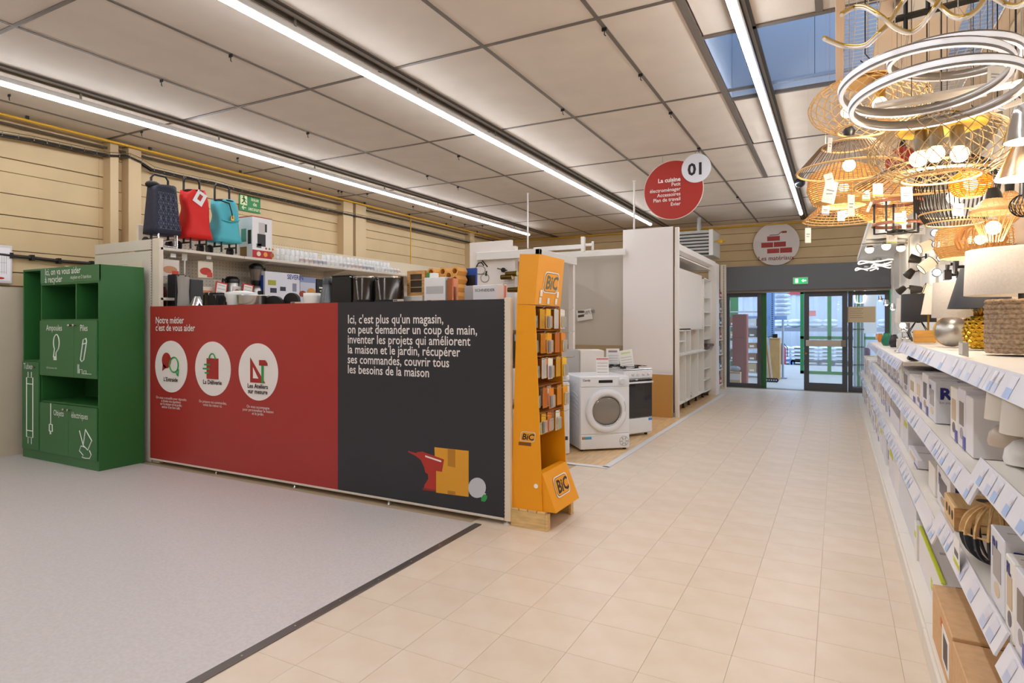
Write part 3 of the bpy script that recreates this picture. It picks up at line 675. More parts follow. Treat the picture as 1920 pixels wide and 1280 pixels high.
# three shopping trolleys on the top shelf
TZ = 2.245
def trolley(u0, u1, vt, vb, cloth, label, kind):
    y0 = onx(u0, vb, -6.38).y; y1 = onx(u1, vb, -6.38).y; wy = (y1-y0)*.88
    t = thing('shopping_trolley', label, 'shopping trolley', (-6.40, (y0+y1)/2, TZ), 0, 'wheeled shopping trolleys on the top shelf')
    Hh = .84 if kind != 'p' else .79
    # frame
    hw = wy*.30
    MB().tube([(-.02, -hw, .1), (-.02, -hw, Hh-.04), (-.02, -hw+.03, Hh), (-.02, hw-.03, Hh), (-.02, hw, Hh-.04), (-.02, hw, .1)], .012, 8).build('handle', mat('1b1b1d', .35), t)
    MB().tube([(.10, -hw, .03), (.10, -hw, .17), (.10, hw, .17), (.10, hw, .03)], .011, 8).tube([(-.10, -hw, .1), (.10, -hw, .1)], .01, 6).tube([(-.10, hw, .1), (.10, hw, .1)], .01, 6).build('foot_frame', CHROME if kind == 'p' else mat('1b1b1d', .4), t)
    for s in (-1, 1):
        w = MB().lathe([(.001, -.014), (.05, -.014), (.06, -.008), (.06, .008), (.05, .014), (.001, .014)], (-.06, s*wy*.42, .06), 18, 'y').build('wheel', mat('1d1d1f', .6), t)
        MB().lathe([(.001, -.016), (.03, -.016), (.03, .016), (.001, .016)], (-.06, s*wy*.42, .06), 12, 'y').build('hub', DGREY, w)
    # bag
    zb_, zt_ = .15, {'p': .66, 'r': .68, 'b': .64}[kind]
    rings = []; n = 20; m = 9
    for i in range(m+1):
        f = i/m; z = zb_+(zt_-zb_)*f
        ww = wy*(.47 if kind == 'p' else (.50-.16*f+.03*sin(f*9)))
        if kind == 'p': ww = wy*(.50-.09*f)
        dd = .14-.05*f
        ring = []
        for k in range(n):
            a = 2*pi*k/n; c, s_ = cos(a), sin(a); e = .45
            wob = .012*sin(3*a+f*8)*(kind != 'p')
            ring.append(((abs(c)**e*(1 if c > 0 else -1))*(dd+wob)+.02, (abs(s_)**e*(1 if s_ > 0 else -1))*(ww+wob), z+(.02*sin(a*2+1) if i == m else 0)))
        rings += ring
    mb = MB(); F = []
    for i in range(m):
        for k in range(n): F.append((i*n+k, i*n+(k+1) % n, (i+1)*n+(k+1) % n, (i+1)*n+k))
    F.append(tuple(reversed(range(n))))
    F.append(tuple(m*n+k for k in range(n)))
    mb.add(rings, F, True); bag = mb.build('bag', cloth, t)
    if kind == 'p':
        lm = mat('8d97b5', .6); ln = MB()
        for i in range(-6, 14):
            for sgn in (1, -1, 0):
                P0 = []
                for q in range(8):
                    z = .2+q*.055; f = (z-zb_)/(zt_-zb_); ww = wy*(.50-.09*f)
                    y = -ww+.0+(i*.055+sgn*(z-.2)*.5)
                    if -ww+.02 < y < ww-.02: P0.append((.14-.05*f+.024, y, z))
                if len(P0) > 1: ln.tube(P0, .0013, 3, cap=False)
        for q in range(8):
            z = .2+q*.055; f = (z-zb_)/(zt_-zb_); ww = wy*(.50-.09*f)-.03; ln.tube([(.14-.05*f+.024, -ww, z), (.14-.05*f+.024, ww, z)], .0013, 3, cap=False)
        ln.build('pattern_line', lm, t, kind='stuff')
        MB().sphere((.0, -wy*.28, .67), .06, 12, 6, (1, 1.3, .7)).sphere((0, wy*.25, .66), .05, 12, 6, (1, 1.3, .7)).build('gathered_top', mat('1a1a1e', .7), t)
        MB().tube([(.12, -hw*1.1, .0), (.12, -hw*1.1, .14), (.12, -hw, .2), (.12, hw, .2), (.12, hw*1.1, .14), (.12, hw*1.1, .0)], .012, 8).tube([(.12, -hw*1.1, .02), (.12, hw*1.1, .02)], .01, 8).build('stand_bar', CHROME, t)
    else:
        MB().tube([(.10*c_-.0+.02, wy*.34*s__, zt_) for c_, s__ in [(cos(a*pi/8), sin(a*pi/8)) for a in range(16)]], .01, 5, closed=True).build('rim', mat('1c1c20', .6), t)
        MB().sphere((-.05, wy*.12, zt_+.01), .05, 10, 6, (1, 1.4, .6)).build('inner_pouch', mat('2b2b30', .7), t)
    if kind == 'r':
        tg = MB().box(-.002, -.06, -.075, .002, .06, .075).xf(Matrix.Translation((.125, 0, .60)) @ Matrix.Rotation(radians(-28), 4, 'X')).build('price_tag', PRINTW, t)
        MB().box(.003, -.025, -.03, .004, .02, .04).xf(Matrix.Translation((.125, 0, .60)) @ Matrix.Rotation(radians(-28), 4, 'X')).build('tag_picture', REDP, t)
    if kind == 'b':
        MB().tube([(.09, -wy*.3, .63), (.15, -wy*.1, .6), (.165, -.01, .5), (.165, 0, .42)], .008, 6).build('strap', mat('1c1c20', .6), t)
        MB().box(.155, -.02, .40, .17, .02, .46, b=.004).build('buckle', BRASS, t)
        MB().tube([(.13, -wy*.36, .40), (.165, -wy*.1, .385), (.165, wy*.1, .40), (.13, wy*.36, .43)], .01, 6).build('pocket_fold', mat('49a9b4', .6), t)
    return t
trolley(273, 333, 338, 455, mat('2a2c3c', .7, grain=.2, scale=50), 'dark patterned wheeled shopping trolley on the top shelf', 'p')
trolley(335, 391, 340, 466, mat('d8231f', .6), 'bright red wheeled shopping trolley with a white tag', 'r')
trolley(394, 446, 352, 470, mat('55bccb', .6), 'turquoise wheeled shopping trolley with a sagging bag', 'b')
def boxitem(name, label, cat, lo, hi, m, b=.003, group=None, parts=()):
    """a carton: body mesh plus flat printed parts (name, material, face, x/y0, z0, x/y1, z1) in world coordinates"""
    t = thing(name, label, cat, lo, 0, group)
    MB().box(*lo, *hi, b=b).build('carton', m, t, w=True)
    for (nm, mm, face, a0, z0, a1, z1) in parts:
        if face == '+x': mb = MB().box(hi[0], a0, z0, hi[0]+.0015, a1, z1)
        elif face == '-x': mb = MB().box(lo[0]-.0015, a0, z0, lo[0], a1, z1)
        elif face == 'up': mb = MB().box(a0, z0, hi[2], a1, z1, hi[2]+.0012)
        else: mb = MB().box(a0, lo[1]-.0015, z0, a1, lo[1], z1)
        mb.build(nm, mm, t, w=True)
    return t
# blender carton on the top shelf
a, b = onx(452, 480, -6.3), onx(505, 487, -6.3)
ya, yb_ = a.y+.12, b.y
t = boxitem('blender_carton', 'tall white blender carton with red lid on the top shelf', 'carton', (-6.5, ya, TZ), (-6.25, yb_, TZ+.50), mat('efeef0', .5), parts=[
    ('red_base', mat('b3232a', .5), '+x', ya, TZ+.005, yb_, TZ+.1), ('jug_print', mat('c9c4c0', .5), '+x', yb_-.2, TZ+.30, yb_-.11, TZ+.44), ('motor_print', mat('2c2a2c', .5), '+x', yb_-.22, TZ+.15, yb_-.1, TZ+.30),
    ('handle_print', mat('2c2a2c', .5), '+x', yb_-.11, TZ+.33, yb_-.08, TZ+.43), ('bowl_print', mat('55524f', .5), '+x', ya+.06, TZ+.13, ya+.13, TZ+.18), ('side_print', mat('5fa08c', .5), '-y', -6.45, TZ+.2, -6.36, TZ+.36), ('side_print', mat('2f2b28', .5), '-y', -6.33, TZ+.17, -6.27, TZ+.34), ('side_print', mat('8e6a3a', .5), '-y', -6.47, TZ+.02, -6.35, TZ+.14)])
MB().box(-6.5, ya, TZ+.50, -6.25, yb_, TZ+.51).build('red_lid', mat('b3232a', .5), t, w=True)
for k in range(3): disc((-6.2475, ya+.09+k*.1, TZ+.055), .03, '+x', 12, .003).build('food_print', mat(['e6d8c0', 'e0a03a', 'a8642a'][k], .5), t, w=True)
for k in range(3): disc((-6.2475, ya+.2+k*.05, TZ+.13), .014, '+x', 8, .003).build('fruit_print', mat(['d0442a', '6c9a3a', 'e07a2a'][k], .5), t, w=True)
# drinking glasses stacked on the top shelf
gm_ = mat('f7f7f5', .04, alpha=.34, spec=1.0)
gme = MB().lathe([(.001, .006), (.026, .004), (.029, 0), (.034, .01), (.037, .085), (.035, .085), (.031, .014), (.001, .012)], (0, 0, 0), 10, cap=False).mesh('glass'); gme.materials.append(gm_)
gpm = MB().lathe([(.0365, .025), (.0375, .06)], (0, 0, 0), 10, cap=False).mesh('printed_band')
bandm = [mat(c, .5, alpha=.45) for c in ('b8b2b0', 'c08878', '777088', 'd9d5d0')]
y0 = 5.62; ng = 0
for i in range(29):
    for j in range(3):
        for lv in range(2):
            y = y0+i*.081; top = lv == 1
            if top and (i in (8, 9, 14) or i > 26 or j == 0): continue
            if i > 26 and j < 1 and lv: continue
            z = TZ+lv*.088
            o = inst(gme, 'drinking_glass', None, (-6.28-j*.08, y, z)); tag(o, 'clear drinking glass stacked in the rows on the top kitchen shelf', 'glass', 'drinking glasses on the top shelf')
            if j == 0 and not top and i > 2:
                bnd = inst(gpm, 'printed_band', o); 
                if not bnd.material_slots or True:
                    if len(gpm.materials) == 0: gpm.materials.append(bandm[0])
                    bnd.material_slots[0].link = 'OBJECT'; bnd.material_slots[0].material = bandm[(i//3) % 4]
# ================================================================ GOODS ON THE DIVIDER AND THE LEFT GONDOLA
def tat(u0, u1, v, y, z0=None): a = ony(u0, v, y); b = ony(u1, v, y); return a.x, b.x, a.z
def lathe_thing(name, label, cat, u0, u1, vt, y, m, prof, z0=SH2, n=24, group=None, part='body'):
    """prof: (radius share, height share); stands at z0 in plane y, spans u0..u1, top at vt"""
    x0, x1, zt = tat(u0, u1, vt, y); r = (x1-x0)/2; h = zt-z0
    t = thing(name, label, cat, ((x0+x1)/2, y, z0), 0, group)
    MB().lathe([(a*r, b*h) for a, b in prof], (0, 0, 0), n).build(part, m, t); return t, r, h
SHG = 1.72
DKS = mat('2c2b2c', .22, .6); BLK = mat('0f0f10', .3)
# on the middle shelf of the left gondola (plane x = -6.4)
def gx(u, v, x=-6.35): return onx(u, v, x)
for (nm, u0, u1, v0, v1, lab, parts) in (
    ('pan_card', 300, 336, 488, 517, 'hanging white card pack with a pan picture, by the gondola post', ('e9dfd6', 'c9906a')),
    ('utensil_card', 371, 399, 491, 520, 'hanging square card pack with red pot picture under the top shelf', ('e8dcc8', 'c23a2c'))):
    a, b = gx(u0, v1), gx(u1, v0); a2 = gx(u0, v0)
    t = thing(nm, lab, 'pack', (-6.35, a.y, a.z))
    MB().box(-.004, 0, 0, .004, b.y-a.y, b.z-a.z, b=.002).build('card', mat(parts[0], .5), t)
    MB().prism([((b.y-a.y)*(.5+.38*cos(q*pi/8)), (b.z-a.z)*(.4+.22*sin(q*pi/8))) for q in range(16)], 'x', .004, .006).build('pan_print', mat(parts[1], .5), t)
    MB().box(.004, (b.y-a.y)*.6, .01, .0065, (b.y-a.y)*.95, (b.z-a.z)*.35).build('red_print', mat('cf4334', .5), t)
    MB().tube([(-.3, (b.y-a.y)/2, b.z-a.z+.02), (.05, (b.y-a.y)/2, b.z-a.z+.02), (.06, (b.y-a.y)/2, b.z-a.z+.035)], .003, 5).tube([(0, (b.y-a.y)/2, b.z-a.z-.01), (0, (b.y-a.y)/2, b.z-a.z+.02)], .002, 4).build('hook', CHROME, t)
    MB().box(.06, (b.y-a.y)/2-.03, b.z-a.z+.02, .062, (b.y-a.y)/2+.03, b.z-a.z+.06).build('price_flag', PRINTW, t)
a = gx(346, 512); t = thing('whisk', 'steel balloon whisk hanging on the pegboard under the top shelf', 'whisk', (a.x, a.y, a.z))
MB().tube([(0, 0, .0), (0, 0, .16)], .009, 8).build('grip', mat('e6e2dc', .4), t)
MB().box(-.003, -.03, .14, .003, .03, .24).build('card', PRINTW, t)
w = MB()
for k in range(5):
    an = pi*k/5; w.tube([(.035*sin(q*pi/8)*cos(an)*(1 if 1 else 0), .035*sin(q*pi/8)*sin(an), -.16*(1-abs(q-4)/4*1)-.0) for q in range(1, 8)], .0018, 4) if 0 else None
for k in range(6):
    an = pi*k/6; w.tube([(.038*sin(q*pi/5)*cos(an), .038*sin(q*pi/5)*sin(an), -.16*sin(q*pi/10)) for q in range(0, 11)], .0018, 4)
w.build('wires', CHROME, t, kind='stuff')
def gbox(name, u0, u1, vt, label, m, parts=(), x1=-6.25, d=.2, zb=SHG, group=None):
    a, b = onx(u0, vt, x1), onx(u1, vt, x1); a.z = (a.z+b.z)/2
    return boxitem(name, label, 'carton', (x1-d, a.y, zb), (x1, b.y, a.z), m, parts=[(n_, m_, '+x', a.y+(b.y-a.y)*p0, zb+(a.z-zb)*q0, a.y+(b.y-a.y)*p1, zb+(a.z-zb)*q1) for (n_, m_, p0, q0, p1, q1) in parts], group=group), a, b
gbox('pan_carton', 365, 400, 537, 'low cream carton with a pan photo beside the price cards', mat('e5d9c6', .5), [('print', mat('d88a66', .5), .2, .3, .95, .7)])
for (u, lab) in ((412, 'left red-framed price card beside the jug blender'), (462, 'red-framed price card between the two blenders')):
    a = gx(u, 550, -6.2); t = thing('price_card', lab, 'price card', (a.x, a.y, SHG))
    MB().box(-.003, -.075, .0, .003, .075, .2, b=.001).xf(Matrix.Rotation(radians(-8), 4, 'X')).build('holder', mat('c4302e', .4), t)
    c = MB().box(.003, -.06, .015, .005, .06, .185).xf(Matrix.Rotation(radians(-8), 4, 'X')).build('paper', PAPER, t)
    for k in range(4): MB().box(.005, -.05, .04+k*.04, .0056, .05, .044+k*.04).xf(Matrix.Rotation(radians(-8), 4, 'X')).build('printed_line', mat('6a6a72', .6), t)
a = gx(435, 550, -6.38); t = thing('soup_maker', 'steel soup maker jug with black lid and spout', 'soup maker', (a.x, a.y, SHG))
MB().lathe([(.07, 0), (.075, .02), (.078, .21), (.07, .22)], (0, 0, 0), 20).build('jug', STEEL, t)
MB().lathe([(.082, .21), (.085, .25), (.06, .285), (.02, .29)], (0, 0, 0), 20).build('lid', BLK, t)
MB().tube([(0, -.07, .22), (0, -.12, .25), (0, -.13, .18), (0, -.09, .12)], .014, 8).build('handle', BLK, t)
MB().box(.076, -.05, .03, .082, .06, .17, b=.01).build('label', PRINTW, t); disc((0, 0, 0), .035, '+x', 16, .003).xf if 0 else None
MB().prism([(.005+.035*cos(q*pi/8), .10+.035*sin(q*pi/8)) for q in range(16)], 'x', .082, .084).build('soup_print', mat('d98a1e', .5), t)
a = gx(480, 550, -6.38); t = thing('jug_blender', 'tall jug blender with chrome base and smoked jug', 'blender', (a.x, a.y, SHG))
MB().lathe([(.105, 0), (.10, .03), (.085, .15), (.07, .19), (.05, .20)], (0, 0, 0), 8).build('base', STEEL, t)
MB().box(.085, -.05, .04, .1, .05, .13, b=.008).build('control_panel', BLK, t)
MB().lathe([(.055, .20), (.06, .25), (.062, .26)], (0, 0, 0), 16).build('collar', BLK, t)
MB().lathe([(.055, .26), (.078, .40)], (0, 0, 0), 16).build('jug', mat('8d8076', .1, .5), t)
MB().lathe([(.082, .40), (.085, .44), (.05, .47), (.03, .475)], (0, 0, 0), 16).build('lid', BLK, t)
MB().tube([(0, .07, .42), (0, .13, .42), (0, .135, .3), (0, .07, .27)], .015, 8).build('handle', BLK, t)
t, a, b = gbox('appliance_carton', 497, 562, 511, 'white multi-snack maker carton with blue end stripe', mat('e3e5ef', .5), [('plate_print', mat('3a3d4a', .5), .14, .30, .32, .46), ('plate_print', mat('3a3d4a', .5), .42, .38, .58, .52), ('vegetable_print', mat('a9a93a', .5), .08, .55, .3, .72), ('tool_print', mat('8a90a6', .5), .78, .38, .9, .66), ('dish_print', mat('4a4d5a', .5), .72, .2, .8, .27), ('dish_print', mat('4a4d5a', .5), .84, .24, .92, .3)])
text('SEVERIN', .085, mat('3a4590', .5), t, (-6.247, a.y+(b.y-a.y)*.62, SHG+(a.z-SHG)*.80), '+x', bold=.015)
MB().box(-6.43, a.y-.002, SHG+.02, -6.28, a.y, a.z-.05).build('blue_end', mat('2748b0', .5), t, w=True)
t, a, b = gbox('pan_set_carton', 563, 592, 520, 'light blue carton showing a pan set', mat('c9cfe0', .5), [('blue_band', mat('8f9bc4', .5), 0, .8, 1, 1)])
for (p, q, r, c) in ((.15, .35, .06, 'a04a3a'), (.7, .5, .075, 'd79a55')): MB().prism([(a.y+(b.y-a.y)*p+r*cos(k*pi/8), SHG+.2*q+.05+r*.7*sin(k*pi/8)) for k in range(16)], 'x', -6.249, -6.246).build('pan_print', mat(c, .5), t, w=True)
gbox('black_carton', 594, 622, 524, 'black carton with white lettering on the middle shelf', mat('1e1f22', .5), [('white_print', PRINTW, .15, .62, .75, .68), ('white_print', PRINTW, .2, .5, .85, .54)])
gbox('white_back_box', 500, 520, 520, 'white carton edge behind the multi-snack maker', mat('e8e6e6', .5), x1=-6.46, d=.1)
# on the back shelf of the divider, rising over the printed panel
Yd = 4.06
t, r, h = lathe_thing('travel_mug', 'dark red flask at the left end behind the red panel', 'flask', 298, 309, 538, Yd, mat('5c1f22', .3), [(1, 0), (1, .9), (.8, 1)])
x0, x1, zt = tat(303, 322, 532, 4.2); t = thing('toaster', 'clear and white plastic box with steel rails', 'appliance', (x0, 4.15, SH2)); MB().box(0, 0, 0, x1-x0, .2, zt-SH2, b=.01).build('body', mat('cfd0cf', .3), t); MB().tube([(.02, -.01, zt-SH2-.08), (x1-x0-.02, -.01, zt-SH2-.08)], .006, 6).build('rail', CHROME, t)
x0, x1, zt = tat(322, 338, 516, 4.1); t = thing('knife_block', 'tall charcoal knife block', 'knife block', (x0, 4.05, SH2)); MB().box(0, 0, 0, x1-x0, .12, zt-SH2, b=.006).build('block', mat('35373b', .4), t); MB().box(.01, .0, zt-SH2, x1-x0-.01, .1, zt-SH2+.004).build('top_inset', BLACK, t)
t, r, h = lathe_thing('glass_carafe', 'clear carafe standing between the dark blocks', 'carafe', 336, 352, 519, Yd-.02, mat('c7c3bd', .08, .0, alpha=.5), [(.9, 0), (1, .1), (.75, .7), (.85, 1)]); MB().lathe([(r*.85, h), (r*.9, h+.01)], (0, 0, 0), 16).build('rim', CHROME, t)
x0, x1, zt = tat(351, 364, 524, 4.14); t = thing('coffee_machine', 'narrow black coffee machine', 'coffee machine', (x0, 4.1, SH2)); MB().box(0, 0, 0, x1-x0, .15, zt-SH2, b=.008).build('body', mat('333337', .35), t); MB().box(.005, -.02, .0, x1-x0-.005, .0, .05, b=.004).build('drip_tray', CHROME, t)
t, r, h = lathe_thing('chrome_kettle', 'round chrome kettle with arched handle', 'kettle', 359, 380, 556, Yd, CHROME, [(1, 0), (1.0, .3), (.8, .7), (.3, 1)]); MB().tube([(r*.9*cos(a), 0, h*.5+.07*sin(a)+.02) for a in [pi*k/10 for k in range(11)]], .008, 6).build('handle', BLK, t)
t, r, h = lathe_thing('black_jug', 'glossy black electric jug with loop handle', 'kettle', 390, 421, 550, Yd, mat('101012', .08), [(1, 0), (1, .92), (.97, 1), (0, 1)]); MB().tube([(-r*.95, 0, h*.95), (-r*1.5, 0, h*.85), (-r*1.5, 0, h*.3), (-r, 0, h*.1)], .012, 8).build('handle', BLK, t); MB().box(-.03, -r-.003, .02, .05, -r, .1).build('label', PRINTW, t)
t, r, h = lathe_thing('white_jug', 'white electric jug with a wide flat lid', 'kettle', 434, 471, 546, Yd, mat('e9edec', .35), [(.9, 0), (.95, .8), (1.05, .88), (1.05, .95), (.4, 1), (0, 1)]); MB().tube([(-r*.9, -.02, h*.9), (-r*1.1, -.02, h*.8), (-r*1.1, -.02, h*.2), (-r*.8, -.02, h*.1)], .014, 8).build('handle', mat('e9edec', .35), t); MB().box(-r*.45, -r*1.04, .02, -r*.3, -r*.9, h*.7).build('gauge', BLACK, t)
t, r, h = lathe_thing('steel_pot', 'brushed steel pot without a lid', 'pot', 455, 495, 554, Yd-.02, mat('c6c4c0', .25, 1), [(1, 0), (1, .97), (1.03, 1), (.97, 1), (.95, .1), (0, .08)])
for (u0, u1, vt, lab) in ((497, 536, 555, 'wide flat black pan lid'), (528, 556, 549, 'tall black rounded pan')):
    x0, x1, zt = tat(u0, u1, vt, Yd+.05); t = thing('black_pan', lab+' standing on edge behind the red panel', 'pan', ((x0+x1)/2, Yd+.02+.05*(u0 > 500), SH2)); R = (x1-x0)/2; Hh = zt-SH2
    MB().prism([(R*cos(q*pi/14), max(Hh-R*.8, 0)+R*.8*sin(q*pi/14)) for q in range(15)]+[(-R, 0), (R, 0)], 'y', 0, .03).build('disc', mat('141415', .5), t); MB().lathe([(.015, 0), (.02, -.02)], (0, 0, Hh*.5), 10, 'y').build('knob', BLK, t)
x0, x1, zt = tat(556, 568, 557, Yd); t = thing('saucepan_cover', 'small glass lid with steel rim', 'lid', ((x0+x1)/2, Yd+.03, SH2)); MB().prism([(.07*cos(q*pi/10), .10+.07*sin(q*pi/10)) for q in range(20)]+[], 'y', 0, .008).build('pane', CLEARP, t); MB().tube([(.07*cos(q*pi/10), .004, .10+.07*sin(q*pi/10)) for q in range(20)], .005, 5, closed=True).tube([(0, .004, .03), (0, .004, 0)], .01, 5).build('rim', CHROME, t)
t, r, h = lathe_thing('white_mug', 'plain white mug behind the red panel', 'mug', 574, 598, 550, Yd-.02, mat('efece8', .3), [(.95, 0), (1, .9), (1, 1), (.93, 1), (.9, .1), (0, .08)]); MB().tube([(-r*.95, 0, h*.8), (-r*1.4, 0, h*.75), (-r*1.45, 0, h*.45), (-r*.98, 0, h*.35)], .008, 8).build('handle', mat('efece8', .3), t)
t, r, h = lathe_thing('vacuum_flask', 'tapering dark grey vacuum flask', 'flask', 601, 628, 521, Yd, mat('6b6e72', .35, .5), [(1, 0), (1, .3), (.62, .76), (.5, .8), (.52, .86)]); MB().lathe([(r*.53, h*.86), (r*.5, h*.98), (r*.25, h)], (0, 0, 0), 20).build('lid', mat('3d3f43', .4), t); MB().tube([(r*.4, -.02, h*.93), (r*1.25, -.02, h*.85), (r*1.35, -.02, h*.4), (r*1.0, -.02, h*.3)], .01, 8).build('handle', mat('2c2d30', .4), t)
x0, x1, zt = tat(628, 664, 517, 4.06); t = thing('black_bin', 'tall black box-shaped bread bin', 'bin', (x0, 4.02, SH2)); MB().box(0, 0, 0, x1-x0, .2, zt-SH2-.01, b=.004).build('body', mat('17181a', .45), t); MB().box(-.004, -.004, zt-SH2-.01, x1-x0+.004, .2, zt-SH2, b=.003).build('lid', mat('1f2022', .35), t)
for k, (u0, u1) in enumerate(((668, 706), (709, 752))):
    t, r, h = lathe_thing('steel_canister', ('left' if not k else 'right')+' dark stainless canister with wire handle', 'canister', u0, u1, 519, Yd+.03, mat('4a4643', .18, .9), [(1, 0), (1, .96), (.9, .99), (0, 1)])
    MB().lathe([(r*1.02, h*.96), (r*1.02, h*.99)], (0, 0, 0), 24).build('rim', CHROME, t); MB().tube([(-r*.98, -.03, h*.9), (-r*1.05, -.06, h*.96), (-r*.6, -.13, h*.98), (-r*.35, -.135, h*.97)], .004, 6).build('wire_handle', CHROME, t)
    MB().lathe([(r*1.006, 0), (r*1.006, h*.55)], (0, 0, 0), 24, cap=False).build('black_base', mat('1a1a1c', .3), t)
# wood framed cupboard
x0, x1, zt = tat(763, 796, 508, 4.2); zb2 = ony(763, 555, 4.2).z; t = thing('wall_cupboard', 'small pine cupboard with a glass door', 'cupboard', (x0, 4.2, zb2)); Wc, Hc = x1-x0, zt-zb2
MB().box(0, .018, 0, Wc, .14, Hc, b=.003).box(0, .018, 0, .012, .1, Hc).build('body', WOOD, t)
d = MB().box(0, 0, 0, .03, .016, Hc, b=.002).box(Wc-.03, 0, 0, Wc, .016, Hc, b=.002).box(.03, 0, 0, Wc-.03, .016, .03).box(.03, 0, Hc-.03, Wc-.03, .016, Hc).build('door', WOOD, t)
MB().box(.03, .012, .03, Wc-.03, .016, Hc-.03).build('pane', mat('4a4038', .1), d); MB().box(.03, .008, Hc*.33, Wc-.03, .012, Hc*.33+.006).box(.03, .008, Hc*.62, Wc-.03, .012, Hc*.62+.006).build('shelf', WOOD, d); MB().lathe([(.006, 0), (.006, -.012)], (.015, 0, Hc*.45), 8, 'y').build('knob', BRASS, d)
x0b, x1b, ztb = tat(752, 800, 556, 4.25); t = boxitem('white_stand', 'white display block under the pine cupboard', 'display block', (x0b, 4.19, SH2), (x1b, 4.4, zb2), WHITE)
x0, x1, zt = tat(798, 838, 521, 4.02); t = boxitem('white_carton', 'white carton with grey text and pink picture', 'carton', (x0, 4.0, SH2), (x1, 4.16, zt), mat('e9e9ea', .5), parts=[('text_block', mat('b9b9bd', .6), '-y', x0+.02, zt-.13, x1-.02, zt-.07), ('pink_print', mat('d9a890', .6), '-y', x0+.07, SH2+.17, x1-.01, SH2+.235)])
gx0, gx1, gz = tat(800, 816, 512, 4.05); MB().box(0, 0, 0, gx1-gx0, .05, gz-zt, b=.002).build('x', PRINTW); o = bpy.data.objects['x']; o.name = 'small_carton'; o.location = (gx0, 4.05, zt); tag(o, 'small green and white carton on top of the white carton', 'carton'); MB().box(0, -.0012, .005, .03, 0, .045).build('green_print', mat('2e8a46', .5), o)
x0, x1, zt = tat(840, 852, 521, 4.02); t = thing('copper_canister', 'shiny copper canister right of the white carton', 'canister', (x0, 4.0, SH2)); MB().box(0, 0, 0, x1-x0, .08, zt-SH2, b=.008).build('body', mat('d98f74', .15, 1), t); MB().box(.0, -.004, 0, .006, 0, zt-SH2-.02).build('seam', CHROME, t)
# hexagon bottle rack
hr = thing('bottle_rack', 'honeycomb bottle rack of pale wood', 'bottle rack', (0, 0, 0)); HXM = mat('e0a453', .5)
hx0, hx1, hzt = tat(804, 868, 503, 4.22); rr = .034; cnt = 0
cols_n = int((hx1-hx0)/(rr*1.75)); 
for i in range(cols_n):
    for j in range(7):
        x = hx0+rr+i*rr*1.75; z = hzt-rr-j*rr*2-(rr if i % 2 else 0)
        if z < SH2+.03: continue
        ring = [(x+rr*1.12*cos(q*pi/3), z+rr*1.12*sin(q*pi/3)) for q in range(6)]; inn = [(x+rr*.72*cos(q*pi/3), z+rr*.72*sin(q*pi/3)) for q in range(6)]
        mb = MB(); V = [(p[0], 4.2, p[1]) for p in ring]+[(p[0], 4.2, p[1]) for p in inn]+[(p[0], 4.34, p[1]) for p in ring]+[(p[0], 4.34, p[1]) for p in inn]
        F = []
        for q in range(6):
            w_ = (q+1) % 6; F += [(q, w_, 6+w_, 6+q), (12+q, 18+q, 18+w_, 12+w_), (q, 12+q, 12+w_, w_), (6+q, 6+w_, 18+w_, 18+q)]
        mb.add(V, F).build('cell', HXM, hr, w=True)
MB().box(hx0-.004, 4.21, SH2, hx0+.004, 4.33, hzt-.03).build('upright', HXM, hr, w=True)
x0, x1, zt = tat(862, 886, 502, 4.3); t = boxitem('blue_pack', 'blue and black blister pack beside the bottle rack', 'pack', (x0, 4.36, SH2), (x1, 4.38, zt), mat('2450a8', .4), parts=[('dark_print', mat('1c1f26', .5), '-y', x0+.03, SH2+.15, x1-.01, zt-.06), ('white_print', PRINTW, '-y', x0+.01, zt-.12, x0+.05, zt-.08)])
x0, x1, zt = tat(873, 889, 536, 4.1); t = boxitem('photo_carton', 'small dark carton printed with a portrait in a brown coat', 'carton', (x0, 4.08, SH2), (x1, 4.13, zt), mat('b9b3b3', .5), parts=[('coat_print', mat('7a4a36', .5), '-y', x0+.02, SH2+.1, x1-.02, SH2+.17), ('hair_print', mat('3a2420', .5), '-y', x0+.03, SH2+.17, x1-.03, SH2+.215), ('dark_band', mat('26262c', .5), '-y', x0, SH2+.03, x1, SH2+.1)])
x0, x1, zt = tat(889, 935, 535, 4.04); t = boxitem('speaker_carton', 'white carton with thin black text', 'carton', (x0, 4.02, SH2), (x1, 4.14, zt), mat('e4e3e8', .5), parts=[('text_block', mat('b0b0b8', .6), '-y', x0+.02, SH2+.1, x0+.1, SH2+.17), ('text_block', mat('b0b0b8', .6), '-y', x0+.13, SH2+.1, x1-.02, SH2+.17)])
text('SCHNEIDER', .03, mat('2a2a3a', .5), t, ((x0+x1)/2, 4.017, zt-.05), align='CENTER', sx=1.1)
for k, c in enumerate(('d0362c', 'c22f2a', 'e07a62')):
    t, r, h = lathe_thing('red_canister', ['left', 'middle', 'right'][k]+' of three small red tins', 'tin', 936+k*4.6, 940+k*4.6, 535, 4.1+.02*k, mat(c, .35), [(1, 0), (1, 1), (0, 1)], n=14); MB().lathe([(r*1.05, h), (r*1.05, h+.008)], (0, 0, 0), 14).build('lid', mat('e9e4dc', .4), t)
x0, x1, zt = tat(941, 967, 549, 4.3); t = boxitem('tall_white_carton', 'white carton at the end of the divider shelf', 'carton', (x0, 4.28, 1.15), (x1, 4.42, zt), mat('dfe3e8', .5))
